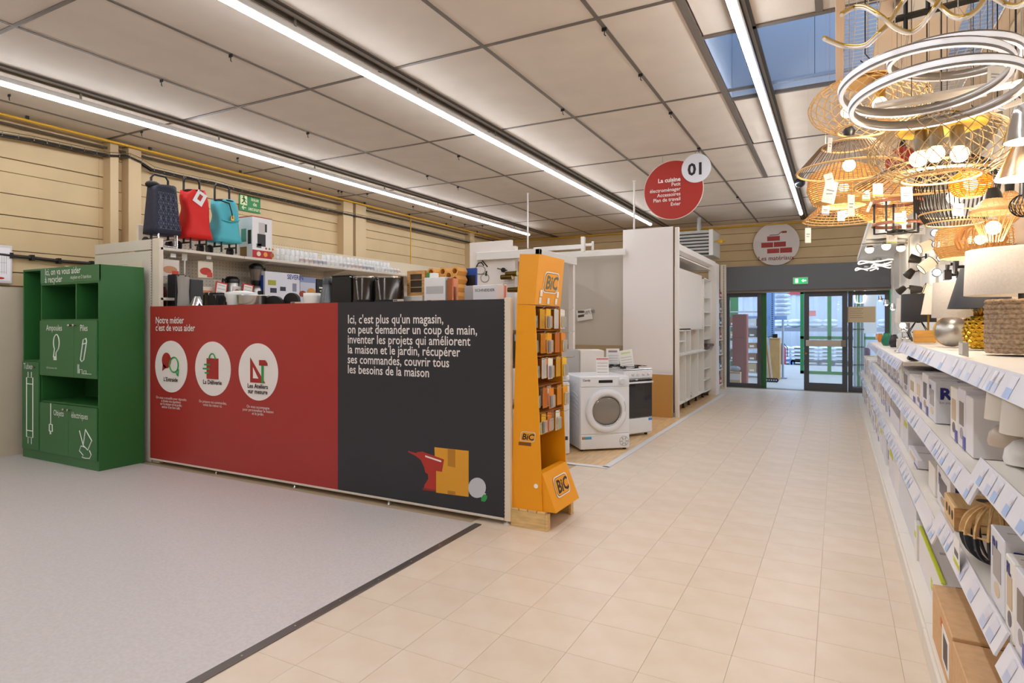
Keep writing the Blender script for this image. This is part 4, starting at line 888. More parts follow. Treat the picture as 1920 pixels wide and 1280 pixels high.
for k, (u, v) in enumerate(((545, 566), (737, 561), (770, 563), (800, 562))):
    x0, x1, zt = tat(u, u+20, v, 3.96); t = thing('shelf_ticket', 'small paper price ticket, %s from the left, over the printed panel' % ORD[k], 'price ticket', (x0, 3.96, SH2)); MB().box(0, 0, 0, x1-x0, .002, zt-SH2).build('paper', mat('e3d2c4', .6), t); MB().box(.005, -.001, zt-SH2-.012, (x1-x0)*.4, 0, zt-SH2-.004).build('print', PRINTK, t)
for k, (z0_, x_, c) in enumerate(((1.15, -2.25, 'dcdcde'), (.85, -2.28, 'e4e4e4'), (.85, -2.20, '8a8f99'), (.5, -2.24, 'b9b9bb'))):
    t, r, h = None, None, None
    if k in (0,): t = boxitem('white_goods_carton', 'white carton on the second shelf of the divider end', 'carton', (x_, 4.25, z0_), (x_+.2, 4.4, z0_+.16), mat(c, .5))
    else:
        t = thing('kitchen_jar', 'pale %s jar seen past the divider end' % ['', 'tall', 'grey', 'low'][k], 'jar', (x_+.12, 4.30, z0_)); MB().lathe([(.05, 0), (.055, .1), (.05, .2), (.03, .21)], (0, 0, 0), 18).build('body', mat(c, .3), t); MB().lathe([(.05, .2), (.05, .225), (0, .23)], (0, 0, 0), 18).build('lid', BLACK, t)
# ================================================================ KITCHEN AREA
KW = mat('ebe4dd', .45); KG = mat('bdb6aa', .6)
ld = thing('lamp_display_wall', 'white display partition with a printed lamp photo, behind the divider', 'partition', (-4.25, 6.8, 0))
MB().box(-4.24, 6.8, 0, -3.62, 6.84, 2.5, b=.003).build('panel', KW, ld, w=True)
MB().box(-3.62, 6.78, 0, -3.56, 6.86, 2.42).build('upright', KW, ld, w=True)
for p0, p1 in (((-4.1, 6.74), (-3.2, 6.8)), ((-3.26, 6.74), (-3.2, 7.95))): MB().box(p0[0], p0[1], 2.26, p1[0], p1[1], 2.36, b=.004).build('fascia', WHITE, ld, w=True)
MB().box(-4.05, 6.8, 2.34, -3.25, 7.9, 2.36).build('top_board', KW, ld, w=True)
MB().box(-3.29, 7.86, 0, -3.22, 7.93, 2.26, b=.004).build('post', KW, ld, w=True)
MB().box(-4.2, 6.86, 0, -4.15, 9.4, 2.3).build('back_board', KW, ld, w=True)
BW = mat('26221f', .5)
def ly(u, v, y=6.795): return ony(u, v, y)
def pline(pts, r, nm, y=6.795): MB().tube([ly(*q, y) for q in pts], r, 4).build(nm, BW, ld, w=True)
pline([(893, 500), (897, 493), (903, 492), (907, 498)], .008, 'lamp_print'); pline([(903, 487), (914, 500)], .008, 'lamp_print')
pline([(900+10*cos(q*pi/6), 506+8*sin(q*pi/6)) for q in range(13)], .003, 'lamp_print'); pline([(912, 508), (911, 517)], .012, 'lamp_print'); pline([(909+8*cos(q*pi/6), 521+8*sin(q*pi/6)) for q in range(13)], .003, 'lamp_print')
a, b = ly(929, 556, 6.9), ly(958, 493, 6.9); MB().box(a.x, 6.86, a.z, b.x+.25, 6.9, b.z, b=.002).xf(Matrix.Identity(4)).build('wood_sample', mat('a8998a', .6, grain=.1, scale=12, stretch=(8, 8, 1)), ld, w=True)
for k, (u, v, l) in enumerate(((962, 513, 18), (953, 519, 15), (966, 543, 12))):
    q = ly(u, v, 6.72); t = thing('gold_spotlight', '%s bronze tube spotlight on the grey wood board' % ['upper', 'middle', 'lower'][k], 'spotlight', q)
    MB().lathe([(.03, -.1), (.035, .06)], (0, 0, 0), 14, 'x').build('tube', mat('6b5526', .3, .8), t); MB().lathe([(.032, 0), (.02, .005)], (.06, 0, 0), 14, 'x').build('lens', mat('d9c58a', .3), t); MB().tube([(-.05, 0, 0), (-.05, .10, .03)], .008, 6).build('arm', BLACK, t)
q = ly(935, 506, 6.76); t = thing('black_wall_lamp', 'thin black bar lamp above the bronze spotlights', 'wall lamp', q); MB().tube([(-.02, 0, .02), (.12, 0, -.01)], .007, 6).build('bar', BLACK, t); MB().lathe([(.03, 0), (.03, .02)], (.05, .02, 0), 12, 'y').build('rose', BLACK, t)
# thin hanging rods and rails above
for nm, u, vt, vb, Y, lab in (('hanging_rod', 991, 365, 466, 9.55, 'thin white rod hanging above the yellow display'), ('hanging_rod', 1190, 342, 431, 9.5, 'thin white rod hanging above the tall white panel')):
    q = ony(u, vb, Y); t = thing(nm, lab, 'rod', (q.x, Y-.03, q.z)); MB().tube([(0, 0, 0), (0, 0, ZC-q.z)], .014, 8).build('rod', WHITE, t); MB().lathe([(.03, 0), (.03, .01)], (0, 0, ZC-q.z-.012), 12).build('ceiling_cap', WHITE, t)
fr = thing('white_rail_frame', 'white metal rails along the top of the kitchen displays', 'rail', (-3.9, 9.0, 2.4))
def rail(u0, v0, u1, v1, Y, h=.07, d=.05):
    a, b = ony(u0, v0, Y), ony(u1, v1, Y); z = (a.z+b.z)/2; MB().box(a.x, Y, z-h/2, b.x, Y+d, z+h/2, b=.003).build('rail', WHITE, fr, w=True)
rail(1000, 468, 1095, 461, 9.0); rail(1042, 478, 1172, 472, 9.42, .1); a, b = ony(1090, 472, 9.0), ony(1096, 446, 9.0); MB().box(a.x, 8.98, a.z, b.x, 9.04, b.z+.02).build('post', WHITE, fr, w=True)
a, b = ony(1109, 470, 9.3), ony(1112, 452, 9.3); MB().box(a.x, 9.3, a.z, b.x, 9.34, b.z).build('post', WHITE, fr, w=True); rail(1096, 458, 1110, 459, 9.15, .04)
kw = thing('grey_kitchen_wall', 'plain grey-beige back wall of the empty kitchen bay', 'partition', (-3.9, 9.55, 0))
a = ony(1040, 480, 9.6); MB().box(a.x-.3, 9.6, 0, -3.03, 9.66, 2.62).build('board', KG, kw, w=True)
MB().box(a.x-.3, 9.585, 1.0, -3.03, 9.6, 1.09).build('plinth_strip', mat('a5906f', .6), kw, w=True)
MB().box(a.x-.36, 9.5, 0, a.x-.3, 9.66, 2.62).build('side_board', KW, kw, w=True)
ps = thing('price_sheet', 'tilted white price sheet on the grey kitchen wall', 'price sheet', ony(1095, 590, 9.57))
Mz = Matrix.Rotation(radians(9), 4, 'Y') @ Matrix.Identity(4)
Mz = Matrix.Rotation(radians(-9), 4, 'Y')
MB().box(-.13, 0, -.09, .14, .004, .09).xf(Mz).build('sheet', mat('ddd9d2', .6), ps)
MB().box(-.11, -.002, -.03, 0.0, 0, .01).xf(Mz).box(-.11, -.002, .03, 0.0, 0, .07).build('print', mat('4c443e', .6), ps)
text('389,90', .085, mat('5b5550', .6), ps, (.0, -.002, -.0), w=False, rot=(pi/2, radians(-9), 0))
bp = thing('display_partition', 'tall plain white panel at the end of the kitchen displays', 'panel', (-3.035, 9.5, 0))
MB().box(-3.035, 9.5, .02, -2.235, 9.535, 2.945, b=.002).build('board', mat('ece7e4', .45), bp, w=True)
MB().box(-2.235, 9.5, .02, -2.222, 9.535, 2.945).build('brown_edge', mat('6b4a33', .6), bp, w=True)
MB().box(-2.21, 9.5, .0, -2.15, 9.56, 2.93, b=.003).build('post', KW, bp, w=True)
MB().box(-2.3, 9.48, .0, -2.2, 9.6, .07, b=.003).build('foot', mat('b5aca2', .5), bp, w=True)
wp = thing('brown_board', 'brown fibreboard leaning on the tall white panel', 'board', (-2.6, 9.4, 0))
a, b = ony(1221, 784, 9.38), ony(1260, 784, 9.38); MB().box(a.x, 9.40, 0.0, b.x, 9.42, ony(1240, 702, 9.4).z, b=.002).build('board', BROWNB, wp, w=True)
MB().box(a.x, 9.398, ony(1240, 702, 9.4).z, b.x, 9.422, ony(1240, 701, 9.4).z+.008).build('edge', KW, wp, w=True)
# appliances
AW = mat('e8eaee', .3, coat=.2)
dy = thing('tumble_dryer', 'white tumble dryer with round glass door and white price card', 'tumble dryer', (-2.55, 6.43, .007), radians(41.6))
MB().box(0, .01, .02, .6, .6, .845, b=.012).build('cabinet', AW, dy)
MB().box(.004, 0, .19, .596, .02, .72, b=.006).build('front_panel', AW, dy); MB().box(.004, -.002, .725, .596, .02, .84, b=.006).build('control_panel', AW, dy); MB().box(.004, -.002, .022, .596, .02, .185, b=.006).build('kick_panel', AW, dy)
MB().box(.22, -.006, .768, .39, 0, .80, b=.003).build('display', BLK, dy); MB().lathe([(.04, 0), (.038, -.03), (.03, -.034)], (.5, -.002, .785), 24, 'y').build('dial', mat('dfe2e6', .3), dy)
text('Candy', .032, DGREY, dy, (.03, -.004, .79), w=False, bold=.02, sx=1.1)
dd = MB().lathe([(.245, 0), (.25, -.02), (.235, -.035), (.185, -.04), (.17, -.02)], (.31, -.0, .455), 40, 'y', cap=False).build('door', AW, dy)
MB().sphere((.31, -.012, .455), .176, 28, 10, (1, .14, .94)).build('door_glass', mat('8b857c', .12, .2), dd)
MB().tube([(.31+.178*cos(q*pi/20), -.03, .455+.168*sin(q*pi/20)) for q in range(40)], .006, 6, closed=True).build('chrome_ring', CHROME, dd)
MB().tube([(.52, -.035, .56), (.535, -.04, .5), (.53, -.035, .44)], .008, 6).build('door_handle', mat('d5d8dc', .3), dd)
vg = MB()
for q in range(6): vg.tube([(.53+.018*cos(q*pi/3), -.004, .1+.018*sin(q*pi/3)), (.53+.05*cos(q*pi/3), -.004, .1+.05*sin(q*pi/3))], .006, 4)
vg.build('vent', mat('b7b9bd', .4), dy, kind='stuff'); MB().tube([(.53+.055*cos(q*pi/12), -.003, .1+.055*sin(q*pi/12)) for q in range(24)], .003, 4, closed=True).build('vent_rim', mat('b7b9bd', .4), dy)
MB().box(.06, -.0035, .135, .135, -.002, .165).build('blue_sticker', mat('3c9fd0', .4), dy); MB().box(.02, -.0035, .135, .06, -.002, .165).build('photo_sticker', mat('a9805a', .4), dy)
for k in range(9): MB().tube([(-.003, .08+.4*q/6, .62-.05*k+.05*sin(q*pi/6)*(1-q/9)) for q in range(7)], .003, 4).build('side_ridge', AW, dy) if k < 8 else None
for x in (.04, .56):
    for y in (.06, .55): MB().lathe([(.02, -.007), (.02, .022)], (x, y, 0), 10).build('foot', BLACK, dy)
pc = thing('price_card', 'white price card with a pink heading standing on the dryer', 'price card', (-2.47, 6.72, .853), radians(30))
MB().box(0, 0, 0, .15, .004, .205, b=.001).build('card', PAPER, pc); MB().box(.005, -.001, .175, .145, 0, .195).build('pink_heading', mat('d2868a', .6), pc)
for k in range(4): MB().box(.015, -.001, .03+k*.035, .135, 0, .034+k*.035).build('printed_line', mat('8a8a90', .6), pc)
ck = thing('gas_cooker', 'white gas cooker with a dark glass oven door', 'cooker', (-2.376, 7.457, .007), radians(60))
MB().box(0, .02, .03, .5, .58, .85, b=.006).build('body', AW, ck); MB().box(0, -.005, .74, .5, .03, .84, b=.006).build('control_panel', AW, ck)
MB().box(-.003, 0, .85, .503, .59, .86, b=.003).build('hob_plate', mat('dcdcdc', .2, .4), ck)
dr_ = MB().box(.005, -.005, .24, .495, .025, .725, b=.005).build('oven_door', mat('262526', .1, coat=.4), ck); MB().tube([(.03, -.005, .69), (.03, -.04, .69), (.47, -.04, .69), (.47, -.005, .69)], .012, 8).build('handle', AW, dr_)
MB().box(.005, -.002, .04, .495, .02, .232, b=.004).build('drawer', AW, ck)
for k in range(5): MB().lathe([(.018, 0), (.016, -.022), (.01, -.025)], (.06+k*.09, -.005, .79), 14, 'y').build('knob', mat('d8d6d2', .3), ck)
for (x, y) in ((.14, .16), (.36, .16), (.14, .43), (.36, .43)):
    MB().lathe([(.04, .86), (.04, .875), (.02, .88)], (x, y, 0), 16).build('burner', BLACK, ck); g = MB()
    for q in range(4): g.box(x-.1*(q in (0,))-.003, y-.003, .885, x+.1, y+.003, .892) if q < 2 else g.box(x-.003, y-.1, .885, x+.003, y+.1, .892)
    g.tube([(x-.1, y-.1, .888), (x+.1, y-.1, .888), (x+.1, y+.1, .888), (x-.1, y+.1, .888)], .004, 4, closed=True).tube([(x-.1, y-.1, .888), (x-.1, y-.1, .86)], .004, 4).build('pan_support', BLACK, ck)
MB().box(.43, -.0035, .19, .49, -.002, .22).build('blue_sticker', mat('3c7fd0', .4), ck)
for x in (.05, .45):
    for y in (.07, .53): MB().lathe([(.02, -.007), (.02, .032)], (x, y, 0), 10).build('foot', BLACK, ck)
for k, (u, v0, v1, hd_, lab, dx) in enumerate(((1149, 680, 650, 'e6e3e0', 'white price card standing upright on the cooker', 0), (1177, 684, 653, 'cfe0a0', 'tilted white card with green heading on the cooker', 1))):
    q = onz(u, v0+6, .872); t = thing('price_card', lab, 'price card', (q.x, q.y, .868), radians(30)); R = Matrix.Rotation(radians(-8*dx), 4, 'Y')
    MB().box(-.09, 0, 0, .09, .004, .24, b=.001).xf(R).build('card', PAPER, t); MB().box(-.06, -.001, .19, .06, 0, .215).xf(R).build('heading', mat(hd_ if dx else '9a8a8a', .6), t)
    for j in range(4): MB().box(-.07, -.001, .04+j*.035, .07, 0, .044+j*.035).xf(R).build('printed_line', mat('9a9aa0', .6), t)
wm_ = thing('top_loader', 'narrow white top-loading washing machine behind the yellow display', 'washing machine', (-2.99, 6.04, .007), .49)
MB().box(0, .0, .0, .44, .6, .80, b=.015).build('cabinet', AW, wm_); MB().box(.0, .0, .805, .44, .6, .88, b=.02).build('lid', AW, wm_)
MB().box(.28, -.002, .16, .42, 0, .20).build('dark_label', mat('3b3550', .5), wm_); MB().box(.28, -.002, .09, .36, 0, .11).build('green_label', mat('a8c06a', .5), wm_)
MB().box(.3, -.006, .83, .4, 0, .86, b=.003).build('control_strip', mat('c9ccd2', .4), wm_)
q = atd(1088, 657, 7.75); fb = thing('white_cabinet_box', 'plain white kitchen unit with grey side behind the dryer', 'kitchen unit', (q.x, q.y, 0), radians(28))
MB().box(0, 0, .1, .3, .5, q.z, b=.003).build('carcass', mat('e8e1d8', .45), fb); MB().box(-.30, .02, .1, 0, .5, q.z, b=.003).build('side_panel', mat('b6b4b0', .5), fb); MB().box(-.28, .05, 0, .28, .45, .1).build('plinth', mat('b6b4b0', .5), fb)
# kitchen units run
ku = thing('kitchen_unit_run', 'run of empty white kitchen carcasses on black legs along the aisle', 'kitchen units', (-2.25, 9.6, 0))
XK = -2.25
def ky(u): return onx(u, 600, XK).y
MB().box(-2.9, 9.56, .1, -2.86, 12.95, 2.7).build('back_board', KW, ku, w=True)
MB().box(XK-.10, 9.57, 2.60, XK+.06, 12.95, 2.7, b=.004).build('cornice', KW, ku, w=True)
MB().box(-2.86, 9.57, 2.52, XK, 12.95, 2.54).build('soffit', KW, ku, w=True)
MB().box(XK-.06, 9.57, 1.36, XK-.04, ky(1320), 2.36, b=.002).build('upper_panel', mat('e9e0d6', .45), ku, w=True)
def unit(u0, u1, z0, z1, shelves, backm, nm='wall_unit'):
    y0, y1 = ky(u0), ky(u1); c = MB().box(XK-.3, y0, z0, XK, y0+.018, z1).box(XK-.3, y1-.018, z0, XK, y1, z1).box(XK-.3, y0, z0, XK, y1, z0+.018).box(XK-.3, y0, z1-.018, XK, y1, z1).build(nm, WHITE, ku, w=True)
    MB().box(XK-.3, y0+.018, z0+.018, XK-.29, y1-.018, z1-.018).build('back', backm, c, w=True)
    for s in shelves: MB().box(XK-.29, y0+.018, z0+(z1-z0)*s, XK-.01, y1-.018, z0+(z1-z0)*s+.018).build('shelf', WHITE, c, w=True)
    return c
unit(1273, 1286, .95, 1.34, (.5,), mat('aaa49c', .5)); unit(1286, 1295, .95, 1.34, (), WHITE); unit(1295, 1310, .95, 1.36, (), BROWNB); unit(1310, 1320, .95, 1.36, (), WHITE)
unit(1320, 1333, .12, 2.32, (.1, .2, .36, .46, .58, .70, .83), WHITE, 'tall_unit')
for (a, b) in ((1273, 1286), (1286, 1295), (1295, 1309), (1309, 1320)): unit(a, b, .13, .93, (), mat('ece6de', .4), 'base_unit')
MB().box(XK-.3, ky(1273), .93, XK+.03, ky(1320), .95, b=.002).build('worktop', WHITE, ku, w=True)
MB().box(XK-.28, ky(1320)+.02, 1.0, XK+.06, ky(1334), 1.04, b=.002).build('brown_shelf', mat('5a4228', .5), ku, w=True)
for u in (1279, 1290, 1300, 1313, 1325): MB().lathe([(.02, 0), (.03, .01), (.018, .03), (.018, .13)], (XK-.08, ky(u), 0), 10).build('leg', BLACK, ku, w=True)
MB().box(XK-.05, ky(1333), 0, XK+.1, ky(1339), 2.66, b=.003).build('end_panel', KW, ku, w=True)
t = thing('black_tap', 'small black fitting in the open base unit', 'fitting', (XK-.06, ky(1300), .15)); MB().lathe([(.03, 0), (.02, .03)], (0, 0, 0), 10).build('base', BLACK, t); MB().tube([(0, 0, .03), (0, .0, .06), (0, .06, .07)], .012, 6).build('spout', BLACK, t)
# heater
ht = thing('air_heater', 'white louvred air heater hung under the ceiling', 'heater', (-2.97, 13.0, 2.85))
MB().box(-2.97, 13.06, 2.85, -2.25, 13.9, 3.38, b=.01).build('casing', mat('c9c6c0', .4), ht, w=True)
MB().box(-2.95, 13.04, 2.87, -2.33, 13.06, 3.36).build('dark_inside', mat('2f2f30', .6), ht, w=True)
for k in range(7): MB().box(-.31, -.05, -.004, .31, .0, .004).xf(Matrix.Translation((-2.64, 13.03, 2.91+k*.068)) @ Matrix.Rotation(radians(-35), 4, 'X')).build('louvre', mat('dedcd8', .4), ht, w=True)
MB().box(-2.97, 13.02, 2.85, -2.95, 13.06, 3.38).box(-2.33, 13.0, 2.85, -2.25, 13.06, 3.38).build('frame', mat('d6d3cd', .4), ht, w=True)
MB().tube([(-2.6, 13.4, 3.38), (-2.6, 13.4, ZC)], .05, 12).build('flue', mat('a9a7a2', .4, .3), ht, w=True)
q = ony(1349, 451, 13.0); t = thing('yellow_valve', 'yellow gas valve beside the air heater', 'valve', (q.x, 13.1, q.z)); MB().sphere((0, 0, 0), .05, 12, 6).build('body', YEL, t); MB().tube([(-.12, 0, -.0), (.1, 0, .0)], .015, 6).build('lever', YEL, t)
# small goods gondola by the doors
sg = thing('perforated_gondola', 'slim gondola of packs with a perforated post beside the door screen', 'gondola', (-2.3, 13.1, 0))
MB().box(-2.5, 13.05, 0, -2.3, 14.3, .12).build('base', CREAM, sg, w=True); MB().box(-2.3, 14.2, 0, -2.18, 14.28, 2.75, b=.003).build('post', CREAM, sg, w=True); MB().box(-2.85, 13.1, 0, -2.8, 14.28, 2.3).build('back', CREAM, sg, w=True)
ph = MB()
for k in range(88): ph.box(-2.235, 14.1985, .05+k*.0305, -2.215, 14.2, .065+k*.0305)
ph.build('slot', mat('4c443c', .7), sg, w=True, kind='stuff')
for j, z in enumerate((.12, .45, .78, 1.1, 1.4, 1.7, 2.0)):
    MB().box(-2.8, 13.1, z-.02, -2.24, 14.2, z).build('shelf', CREAM, sg, w=True)
    for k in range(4):
        c = ['dcdad6', '3a4560', 'b8b2aa', 'a8302c', 'e6e2da', '6a6660'][(j*4+k*7) % 6]
        o = B(0, 0, 0, .3, .2, .14+.04*((j+k) % 3), b=.004).build('small_pack', mat(c, .5)); o.location = (-2.56, 13.14+k*.26, z); tag(o, '%s %s pack, %s shelf up of the slim gondola' % (ORD[k], {'dcdad6': 'pale grey', '3a4560': 'navy', 'b8b2aa': 'beige', 'a8302c': 'red', 'e6e2da': 'cream', '6a6660': 'dark grey'}[c], ORD[j]), 'pack', 'packs on the slim gondola'); MB().box(.3, .03, .04, .301, .17, .09).build('label', PRINTW, o)
# ================================================================ HANGING SIGNS
sg1 = thing('round_hanging_sign', 'red round hanging sign numbered 01 for the kitchen department', 'sign', (-1.93, 8.2, 3.22))
disc((-1.93, 8.2, 3.225), .395, '-y', 56, .012).build('cream_rim', mat('ead9cb', .5), sg1, w=True); disc((-1.93, 8.197, 3.225), .387, '-y', 56, .003).build('red_disc', mat('a92f26', .45), sg1, w=True)
w2 = disc((-1.627, 8.18, 3.475), .188, '-y', 44, .01).build('white_disc', mat('e3e6ee', .45), sg1, w=True)
text('01', .215, mat('2b2b2e', .5), w2, (-1.627, 8.176, 3.39), align='CENTER', bold=.03, sx=1.0)
tx = ony(1276, 350, 8.194).x; text('La cuisine', .078, PW, sg1, (tx, 8.194, 3.335), align='RIGHT', bold=.03, sx=.98); text('Petit\nélectroménager\nAccessoires\nPlan de travail\nEvier', .068, PW, sg1, (tx, 8.194, 3.275), align='RIGHT', gap=.96, sx=.95, bold=.01)
for (u, x) in ((1245, -2.07), (1308, -1.64)): MB().tube([(x, 8.2, 3.60), (x, 8.2, ZC)], .0025, 4).build('wire', CHROME, sg1, w=True)
sg2 = thing('round_wall_sign', 'white round sign with a brick wall picture above the sliding doors', 'sign', (-1.19, YB-.1, 3.17))
disc((-1.19, YB-.1, 3.195), .47, '-y', 56, .012).build('disc', mat('d9d0ca', .5), sg2, w=True)
Rb = mat('a3352d', .5)
def bk(u0, v0, u1, v1): a, b = ony(u0, v1, YB-.104), ony(u1, v0, YB-.104); MB().box(a.x, YB-.104, a.z, b.x, YB-.100, b.z).build('brick', Rb, sg2, w=True)
for q in ((1438.5, 442, 1462, 452), (1427.5, 454, 1449.5, 464.5), (1451, 452.5, 1473.5, 463), (1438.5, 465.5, 1461, 475), (1462.5, 463.5, 1485, 474)): bk(*q)
MB().tube([ony(u, v, YB-.103) for u, v in ((1443, 441), (1459, 440), (1464, 435), (1468, 435))], .008, 4).build('trowel_blade', mat('7a6a62', .5), sg2, w=True)
MB().tube([ony(u, v, YB-.105) for u, v in ((1466, 435), (1475, 434.5))], .022, 6).build('trowel_handle', Rb, sg2, w=True)
text('Les matériaux', .135, mat('7a352e', .5), sg2, (-1.19, YB-.104, 2.84), align='CENTER', sx=.95, bold=.01)
cmn = onz(1500, 341, 3.6); t = thing('dome_camera', 'small black dome camera beside the right light line', 'camera', cmn); MB().sphere((0, 0, -.01), .075, 16, 8).build('dome', mat('22262a', .2), t); MB().lathe([(.05, .0), (.06, .11)], (0, 0, 0), 14).build('mount', mat('8b8680', .4), t)
# ================================================================ YARD BEYOND THE DOORS
def yp(u, v, Y): return ony(u, v, Y)
q0, q1 = yp(1373, 719, 15.5), yp(1400, 583, 15.5)
t = thing('red_locker', 'tall dull red steel panel standing behind the left glass', 'panel', (q0.x, 15.5, 0)); MB().box(0, 0, 0, q1.x-q0.x-.05, .3, 1.67, b=.004).build('front', mat('8f3238', .5), t); MB().box(q1.x-q0.x-.05, 0, 0, q1.x-q0.x, .3, 1.67, b=.004).build('edge', mat('a2392f', .5), t); MB().box(0, -.002, 1.1, q1.x-q0.x-.05, 0, 1.12).build('seam', mat('6b262b', .5), t)
q0, q1 = yp(1366, 722, 15.2), yp(1388, 705, 15.2)
t = thing('cardboard_box', 'open cardboard box with white label behind the left glass', 'box', (q0.x, 15.2, 0)); MB().box(0, 0, 0, q1.x-q0.x, .2, .3, b=.004).build('carton', CARD, t); MB().box(.03, -.002, .12, .26, 0, .27).build('label', PRINTW, t); MB().box(0, -.06, .3, q1.x-q0.x, .0, .305).build('flap', CARD, t)
t = thing('grey_sack', 'grey sack slumped on the cardboard box', 'sack', (q0.x+.13, 15.3, .305)); MB().sphere((0, 0, .07), .13, 14, 8, (1, .8, .55)).build('bag', mat('9aa0a8', .7), t); MB().tube([(-.08, -.05, .11), (.05, -.06, .13)], .015, 5).build('fold', mat('8a9098', .7), t)
BR = mat('7b91b5', .5); BAG = mat('dfe3ea', .7); PAL = mat('5f7fae', .6)
rk = thing('pallet_rack', 'blue-grey pallet rack post and beams beyond the door', 'rack', (-2.0, 19.5, 0))
for u in (1441, 1448): q = yp(u, 600, 19.5+(u == 1441)*1.0); MB().box(q.x-.06, q.y, 0, q.x+.06, q.y+.1, 3.2).build('post', BR, rk, w=True)
for z in (1.55, 2.55): MB().box(-4.2, 19.55, z, -1.3, 19.62, z+.12).build('beam', BR, rk, w=True)
hl = MB(); q = yp(1448, 600, 19.5)
for k in range(50): hl.box(q.x-.02, 19.495, .2+k*.06, q.x+.02, 19.5, .23+k*.06)
hl.build('hole', mat('34405a', .7), rk, w=True, kind='stuff')
def bags(x0, n, rows, Y, z0, pallet, where, w=.46, h=.13):
    for j in range(rows):
        for i in range(n):
            o = MB().sphere((0, 0, h/2), w/2, 12, 6, (1.08, .8, h/w*1.15)).build('cement_bag', BAG); o.location = (x0+i*w+random.uniform(-.02, .02), Y, z0+j*h*.97); tag(o, 'white sack, %s along and %s up in the %s' % (ORD[i], ORD[j], where), 'sack', 'white sacks in the yard')
            MB().box(-.1, -.8*w/2*1.02, h*.35, .1, -.8*w/2*.99, h*.6).build('print', mat('b9c2d4', .7), o)
bags(yp(1464, 600, 19.7).x, 1, 7, 19.9, 1.68, 0, 'stack on the blue rack', .5, .135)
for k in range(5):
    x = yp(1484+k*26, 660, 24).x; pl = thing('blue_pallet', 'blue pallet, %s from the left, under the sacks in the yard' % ORD[k], 'pallet', (x, 24, 0)); MB().box(-.45, -.4, .10, .45, .4, .13).build('deck', PAL, pl)
    for s in (-.4, 0, .4): MB().box(s-.05, -.4, 0, s+.05, .4, .1).build('block', PAL, pl)
    bags(x-.24, 2, 4, 24-.1, .13, 0, '%s pallet load of the yard' % ORD[k], .44, .13)
r2 = thing('yard_rack', 'long low rack with loaded beams at the far yard wall', 'rack', (0, 25, 0))
for x in (-4, -1.2, 1.5, 4.2): MB().box(x, 25.3, 0, x+.1, 25.4, 3.0).build('post', BR, r2, w=True)
MB().box(-4, 25.2, 1.15, 4.3, 25.3, 1.27).build('beam', mat('7a7f88', .5), r2, w=True); MB().box(-4, 25.3, 1.27, 4.3, 26.0, 1.3).build('deck', mat('7a7f88', .5), r2, w=True)
for k in range(4): bags(-1.9+k*1.15, 2, 2, 25.55, 1.31, 0, '%s load of the yard rack' % ORD[k], .5, .15)
t = thing('red_crate', 'small red crate on the far yard rack', 'crate', (-1.35+.1, 25.35, 1.9)); t.location = (-.9, 25.32, 1.72); MB().box(-.2, -.1, 0, .2, .1, .2, b=.01).build('body', mat('d8503c', .5), t); MB().box(-.2, -.105, .15, .2, -.1, .18).build('rim', mat('b23c2c', .5), t)
# wood boards and planks beside the opening
q0, q1 = yp(1443, 697, 17.2), yp(1462, 633, 17.2)
t = thing('wooden_cabinet_box', 'plain pale wood box standing in the doorway passage', 'box', (q0.x, 17.2, 0)); MB().box(0, 0, 0, q1.x-q0.x, .4, 1.05, b=.004).build('body', mat('c29a63', .6, grain=.08, scale=4, stretch=(6, 6, 1)), t); MB().box(-.005, -.01, 1.05, q1.x-q0.x+.005, .4, 1.075).build('top', mat('d1ab77', .6), t)
t = thing('black_router', 'small black device on top of the pale wood box', 'device', (q1.x-.12, 17.3, 1.075)); MB().box(-.06, -.04, 0, .06, .04, .1, b=.01).build('body', BLACK, t); MB().tube([(-.06, 0, .05), (-.2, 0, .01)], .008, 5).build('cable', BLACK, t)
for k in range(3):
    a = yp(1438+k*3, 702, 16.6+k*.1); b = yp(1436+k*3, 620+k*8, 16.9+k*.1); t = thing('leaning_board', '%s pale board leaning beside the passage box' % ORD[k], 'board', (a.x, a.y, 0))
    MB().box(-.02, -.02, 0, .06, .02, 1.3-.1*k).xf(Matrix.Rotation(radians(-6), 4, 'Y')).build('board', mat(['c9b9a0', 'b98a5e', 'd8cfc2'][k], .6), t)
    MB().box(-.021, -.021, 0, .061, .021, .02).build('end', mat('8a7a64', .6), t)
for k in range(5):
    q = yp(1438+k*4.4, 709-k*1.5, 16.3); o = MB().lathe([(.02, -.02), (.05, -.018), (.055, 0), (.05, .018), (.02, .02)], (0, 0, 0), 14, 'y').build('trolley_wheel', BLACK); o.location = (q.x, 16.3, .056); tag(o, 'black rubber wheel, %s in the line by the passage' % ORD[k], 'wheel', 'loose wheels'); MB().lathe([(.02, -.022), (.02, .022)], (0, 0, 0), 10, 'y').build('hub', CHROME, o)
q = yp(1467, 668, 18.0); t = thing('fire_extinguisher', 'red fire extinguisher behind the open doorway', 'fire extinguisher', (q.x, 18.0, .35)); MB().lathe([(.085, 0), (.09, .02), (.09, .42), (.05, .5), (.02, .52)], (0, 0, 0), 16).build('cylinder', mat('b51f2a', .35), t); MB().box(-.03, -.02, .52, .06, .02, .56).build('valve', BLACK, t); MB().tube([(.05, 0, .53), (.12, 0, .45), (.12, 0, .2)], .012, 6).build('hose', BLACK, t)
MB().tube([(0, 0, 0), (0, 0, -.35)], .02, 6).build('bracket', CHROME, t)
q = yp(1468, 690, 17.7); t = thing('steel_post', 'thin galvanised post beside the extinguisher', 'post', (q.x, 17.7, 0)); MB().tube([(0, 0, .02), (0, 0, 1.55)], .03, 8).build('post', mat('a9b4c4', .4, .6), t); MB().box(-.1, -.1, 0, .1, .1, .02).build('base', mat('a9b4c4', .4, .6), t)
